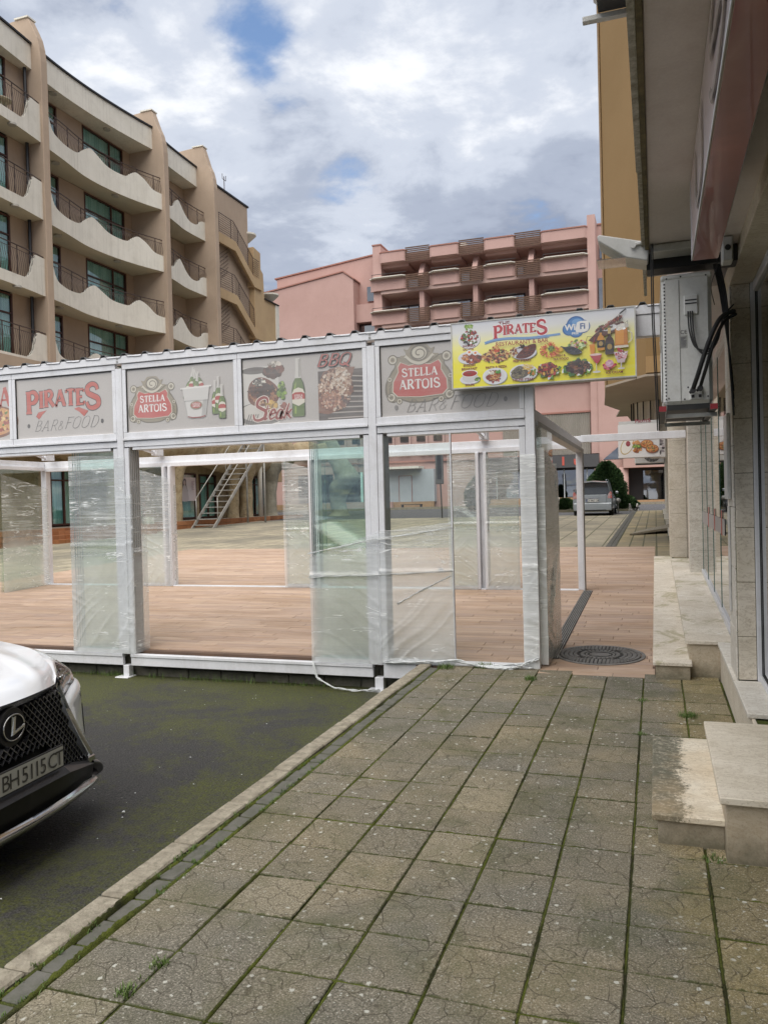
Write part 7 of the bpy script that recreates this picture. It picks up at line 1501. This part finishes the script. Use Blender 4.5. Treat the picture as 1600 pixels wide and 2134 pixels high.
vput(MB().prism([(-.66, .99), (.66, .99), (.60, 1.47), (-.60, 1.47)], 'x', .05, .075), 'rear_window', M_cglass); vput(MB().box(-.06, .0, -.84, .84, .26, .60), 'rear_bumper', M_silver, bevel=.04); vput(MB().box(-.062, -.055, -.6, .6, .26, .30), 'bumper_strip', M_bp); vput(MB().box(-.03, -.005, -.62, .62, .60, .97), 'tailgate', M_silver, bevel=.012); vput(MB().box(-.05, -.03, -.34, .34, .80, .83), 'tailgate_trim', M_chrome)
vn = vput(MB().box(-.045, -.031, -.27, .27, .655, .775), 'number_plate', M_bp); p = PB(.002); p.rect(-.26, .26, .66, .77, srgb('#d5d5d0')); p.rect(-.26, -.22, .66, .77, srgb('#1f3f8f')); p.sans('CA 9867 CM', .02, .68, .068, srgb('#16171a'), .02)
p.mb.v = [tuple(VM @ Vector((-.046-l, -x, z))) for x, l, z in p.mb.v]; link('plate_print', p.mb.mesh('plate_print', M_print2), vn)
for x in (.75, 3.5):
    for s in (1, -1): wheel(vput, x, .875*s, .31, s)

# ================================================================ planting
def leaf_mat(name, a, b, c):
    m = newmat(name); t = NT(m); g = t.n('ShaderNodeNewGeometry'); r = t.ramp(g.outputs['Random Per Island'], [(0, a), (.55, b), (1, c)]); t.out(t.bsdf(t.mix(t.noise(t.pos(), 3, 3), r, a), .7, None, 0, .2)); return m
M_con = leaf_mat('conifer_green', (.018, .042, .016), (.045, .095, .03), (.10, .16, .05)); M_bark = pm('bark', (.10, .07, .045), None, 6, .9, .5, 30)
def bush(name, label, cat, x, y, z, rx, ry, h, n, size, shape=.8, mat=None, group=None, seed=1):
    r = random.Random(seed); t_ = thing(name, label, cat, (x, y, z), group); mb = MB()
    for _ in range(n):
        u = r.random(); v = r.random()**.75; a = u*6.283; hz = v; prof_ = math.sin(min(1, (hz*.93+.07))*math.pi)**.55*(1-.35*hz) if shape < 1 else math.sqrt(max(0, 1-(hz)**2))
        rad = prof_*(.70+.34*r.random()**.4)*(1+.30*noise.noise((math.cos(a)*2.4+seed, math.sin(a)*2.4, hz*4))); c = Vector((x+math.cos(a)*rx*rad, y+math.sin(a)*ry*rad, z+hz*h*(1+.04*noise.noise((a*2, hz*5, seed)))))
        d = Vector((math.cos(a), math.sin(a), r.uniform(.1, 1.1))).normalized(); sd = d.cross(Vector((r.uniform(-1, 1), r.uniform(-1, 1), r.uniform(-.5, .5)))).normalized(); L = size*r.uniform(.6, 1.4)
        mb.add([c-sd*L*.35, c+sd*L*.35, c+sd*L*.12+d*L, c-sd*L*.12+d*L], [(0, 1, 2, 3)])
    mb.build('foliage', mat or M_con, t_, kind='stuff', fix=False); inner = MB(); inner.grid(lambda u, v: (x+math.cos(u*6.283)*rx*.72*math.sin(v*3.14159)**.6, y+math.sin(u*6.283)*ry*.72*math.sin(v*3.14159)**.6, z+h*.93*v), 18, 10); inner.build('inner_growth', M_con, t_, smooth=True)
    MB().tube([(x, y, z-.1), (x, y, z+h*.4)], rx*.07, 8).build('trunk', M_bark, t_); return t_
bush('conifer_shrub', 'large rounded dark green conifer shrub behind the silver minivan', 'shrub', -2.50, 45.2, .84, 1.12, 1.12, 2.55, 14000, .09, seed=4)
bush('low_conifer', 'low spreading green bush at the foot of the large conifer on its right', 'shrub', -1.65, 44.6, .84, .75, .6, .75, 4500, .08, 1, seed=5)
bush('low_conifer', 'low spreading green bush left of the silver minivan beside the ball lamp', 'shrub', -4.75, 45.0, .84, .6, .5, .62, 3500, .08, 1, seed=6)
bush('conifer_shrub', 'tall dark conifer shrub on the street behind the sign post', 'shrub', -9.6, 45.0, .84, .75, .8, 2.0, 8000, .09, seed=8)
bush('ground_plant', 'small weed patch in the kerb bed left of the ball lamp', 'shrub', -5.6, 45.3, .84, .5, .4, .25, 1200, .07, 1, seed=9)
# ball lamps
M_globe = pm('opal_globe', (.75, .72, .62), None, 2, .3, 0, coat=.5)
def balllamp(x, y, z, label, g=None, mat=None):
    t_ = thing('garden_lamp', label, 'lamp', (x, y, z), g); MB().tube([(x, y, z), (x, y, z+.48)], .03, 10).build('post', M_alu_g, t_); MB().disc((x, y, z), 0, .08, 'z', .03, 14).build('base', M_alu_g, t_)
    s_ = MB(); s_.grid(lambda u, v: (x+.13*math.cos(u*6.283)*math.sin(v*3.1416), y+.13*math.sin(u*6.283)*math.sin(v*3.1416), z+.60-.13*math.cos(v*3.1416)), 18, 10); s_.build('globe', mat or M_globe, t_, smooth=True)
balllamp(-5.02, 44.0, .86, 'short garden lamp with white ball beside the low bush', 'garden ball lamps'); balllamp(-1.72, 40.3, .72, 'short garden lamp with dark grey ball right of the silver minivan', 'garden ball lamps', M_alu_g)
# road sign seen from its edge
M_sback = pm('sign_back_grey', (.13, .13, .13), (.10, .10, .10), 5, .5, 0)
rs = thing('road_sign', 'grey road sign on a post seen nearly edge on at the street side', 'road sign', (-9.85, 37.9, .70)); MB().tube([(-9.85, 37.9, .68), (-9.95, 37.9, 4.1)], .035, 8).build('post', M_sback, rs, smooth=True); MB().box(-10.12, -9.72, 37.80, 37.88, 2.35, 4.15, rz=.0).build('sign_panel', M_sback, rs, bevel=.03)
MB().box(-10.02, -9.82, 37.76, 37.797, 2.6, 4.0).build('inner_panel', M_bp, rs)
# ramp of concrete on the far pavement
rp = thing('concrete_ramp', 'wedge of grey concrete ramp crossing the far walkway', 'ramp', (-.1, 25, G(25)))
mb = MB(); a, b = 23.6, 27.4; mb.add([(-.72, a+.2, G(a)+.005), (.5, a+1.0, G(a)+.13), (.55, a+2.6, G(b)+.13), (-.45, a+1.5, G(a)+.03), (-.72, a+.2, G(a)+.05), (.5, a+1.0, G(a)+.20), (.55, a+2.6, G(b)+.20), (-.45, a+1.5, G(a)+.09)], [(4, 5, 6, 7), (0, 1, 5, 4), (1, 2, 6, 5), (2, 3, 7, 6), (3, 0, 4, 7)]); mb.build('slab', M_kerb, rp)
# cats
def cat(x, y, z, label, mats, rz=0):
    t_ = thing('cat', label, 'cat', (x, y, z), 'cats on the far walkway'); me = bpy.data.meshes.new('body')
    J = [((0, 0, .10), .055), ((.06, 0, .20), .065), ((.10, 0, .28), .045), ((.12, 0, .345), .048), ((.16, 0, .335), .026), ((-.03, 0, .08), .05), ((-.12, .04, .03), .02), ((-.06, .14, .025), .016), ((.10, .035, .16), .022), ((.12, .035, .06), .017), ((.14, .035, .012), .018), ((.10, -.035, .16), .022), ((.12, -.035, .06), .017), ((.14, -.035, .012), .018), ((.03, .07, .05), .035), ((.08, .08, .014), .018), ((.03, -.07, .05), .035), ((.08, -.08, .014), .018), ((.115, .03, .395), .012), ((.115, -.03, .395), .012)]
    E = [(0, 1), (1, 2), (2, 3), (3, 4), (0, 5), (5, 6), (6, 7), (1, 8), (8, 9), (9, 10), (1, 11), (11, 12), (12, 13), (0, 14), (14, 15), (0, 16), (16, 17), (3, 18), (3, 19)]
    me.from_pydata([j[0] for j in J], E, []); me.materials.append(mats); o = bpy.data.objects.new('body', me); COL.objects.link(o); o.location = (x, y, z); o.rotation_euler = (0, 0, rz)
    m = o.modifiers.new('skin', 'SKIN'); sv = me.skin_vertices[0].data
    for i, j in enumerate(J): sv[i].radius = (j[1], j[1]); sv[i].use_root = i == 0
    m = o.modifiers.new('sub', 'SUBSURF'); m.levels = 1; m.render_levels = 1; attach(o, t_)
def fur(name):
    m = newmat(name); t = NT(m); k = t.ramp(t.noise(t.pos(), 5, 3), [(.46, 0.0), (.52, 1.0)]); t.out(t.bsdf(t.mix(k, (.03, .028, .026), (.62, .60, .56)), .9)); return m
cat(-.92, 42.6, G(42.6), 'small black and white cat sitting on the far walkway, the darker right hand one', fur('pied_fur'), R(-70)); cat(-1.22, 43.0, G(43), 'small pale grey cat sitting on the far walkway beside the darker cat', pm('grey_fur', (.42, .40, .37), (.22, .21, .19), 9, .9, .2), R(-110))
# hanging signs further down the shops
hs_ = thing('pizza_sign', 'hanging lightbox with burger and pizzas pictured, beyond the passage beam', 'sign', (-.3, 17, 2.4))
MB().box(-.70, .10, 17.0, 17.14, 2.34, 3.02).build('sign_case', M_box, hs_, bevel=.006); p = PB(.0012); p.rect(0, .79, 0, .66, srgb('#d9d8d6')); p.ell(.17, .24, .115, .19, srgb('#b59b58'), rot=-.45); p.ell(.17, .24, .10, .17, srgb('#dedbd2'), rot=-.45); p.ell(.19, .28, .045, .055, srgb('#8f2f3a'))
p.blobs(.36, .17, .085, .07, 50, H('#a8642c', '#c98a4a', '#7a3a20', '#b87a3c'), .03); p.blobs(.37, .22, .08, .03, 30, GREEN, .025); p.blobs(.36, .29, .07, .03, 20, H('#c98a4a', '#d9a05c'), .03)
for cx, cy in ((.55, .26), (.65, .16)): p.ell(cx, cy, .125, .085, srgb('#8a4a24')); p.ell(cx, cy+.005, .108, .070, srgb('#c98a4c')); p.blobs(cx, cy, .085, .055, 40, H('#8a3a20', '#d9b06a', '#a8542c', '#5d6b2c'), .018)
p.sans('BURGER', .38, .40, .04, srgb('#8f2438'), .02); p.sans('PIZZA', .62, .385, .05, srgb('#8f2438'), .02)
p.mb.v = [(-.695+x, 16.995-l, 2.35+z) for x, l, z in p.mb.v]; link('print', p.mb.mesh('print', M_print2), hs_)
h2 = thing('name_sign', 'pale board with red pirate style lettering above the pizza sign', 'sign', (-.2, 17.4, 3.1)); MB().box(-.70, .14, 17.4, 17.5, 3.03, 3.12).build('board', M_box, h2); p = PB(.002); p.text('PIRATES', .50, .012, .055, srgb('#8f2438'), .22, .12, .3, sizes={0: 1.3, 6: 1.3}); p.mb.v = [(-.72+x, 17.395-l, 3.07+z) for x, l, z in p.mb.v]; link('print', p.mb.mesh('print', M_print2), h2)
a3 = aircon((.25, 22.0, 2.38), 'distant outdoor air conditioner with dark round fan behind the pizza sign', h_=.55, w_=.75, detail=False, rz=R(90)); 
h3 = thing('studio_sign', 'narrow rounded lightbox sign with STUDIO lettering and grey pictures', 'sign', (.3, 20, 2.5)); MB().box(-.10, .26, 19.6, 19.72, 2.42, 3.0).build('sign_case', M_box, h3, bevel=.03); p = PB(.0015); p.rect(.03, .33, .03, .55, srgb('#d0cfcd')); p.blobs(.18, .24, .12, .19, 40, H('#3a3438', '#8a8488', '#d8d4d4', '#b5a8ac'), .05); p.sans('STUDIO', .18, .475, .05, srgb('#2a2628'), .02); p.mb.v = [(-.10+x, 19.595-l, 2.42+z) for x, l, z in p.mb.v]; link('print', p.mb.mesh('print', M_print2), h3)
# litter and droppings that catch the light on the asphalt
lt = MB(); rr2 = random.Random(9)
for _ in range(60):
    x, y = rr2.uniform(-5, -2.4), rr2.uniform(1.8, 7.3); s_ = rr2.uniform(.003, .010); z = PZ(y)+.008; lt.add([(x-s_, y, z), (x, y-s_*.7, z+.002), (x+s_, y, z), (x, y+s_*.6, z+.003)], [(0, 1, 2, 3)])
lt.add([(-3.035, 3.97, PZ(3.95)+.01), (-3.02, 3.96, PZ(3.95)+.018), (-3.015, 3.975, PZ(3.95)+.012), (-3.028, 3.985, PZ(3.95)+.02), (-3.04, 3.98, PZ(3.95)+.012)], [(0, 1, 2, 3, 4)])
lt.build('litter_flecks', M_rib, kind='stuff')
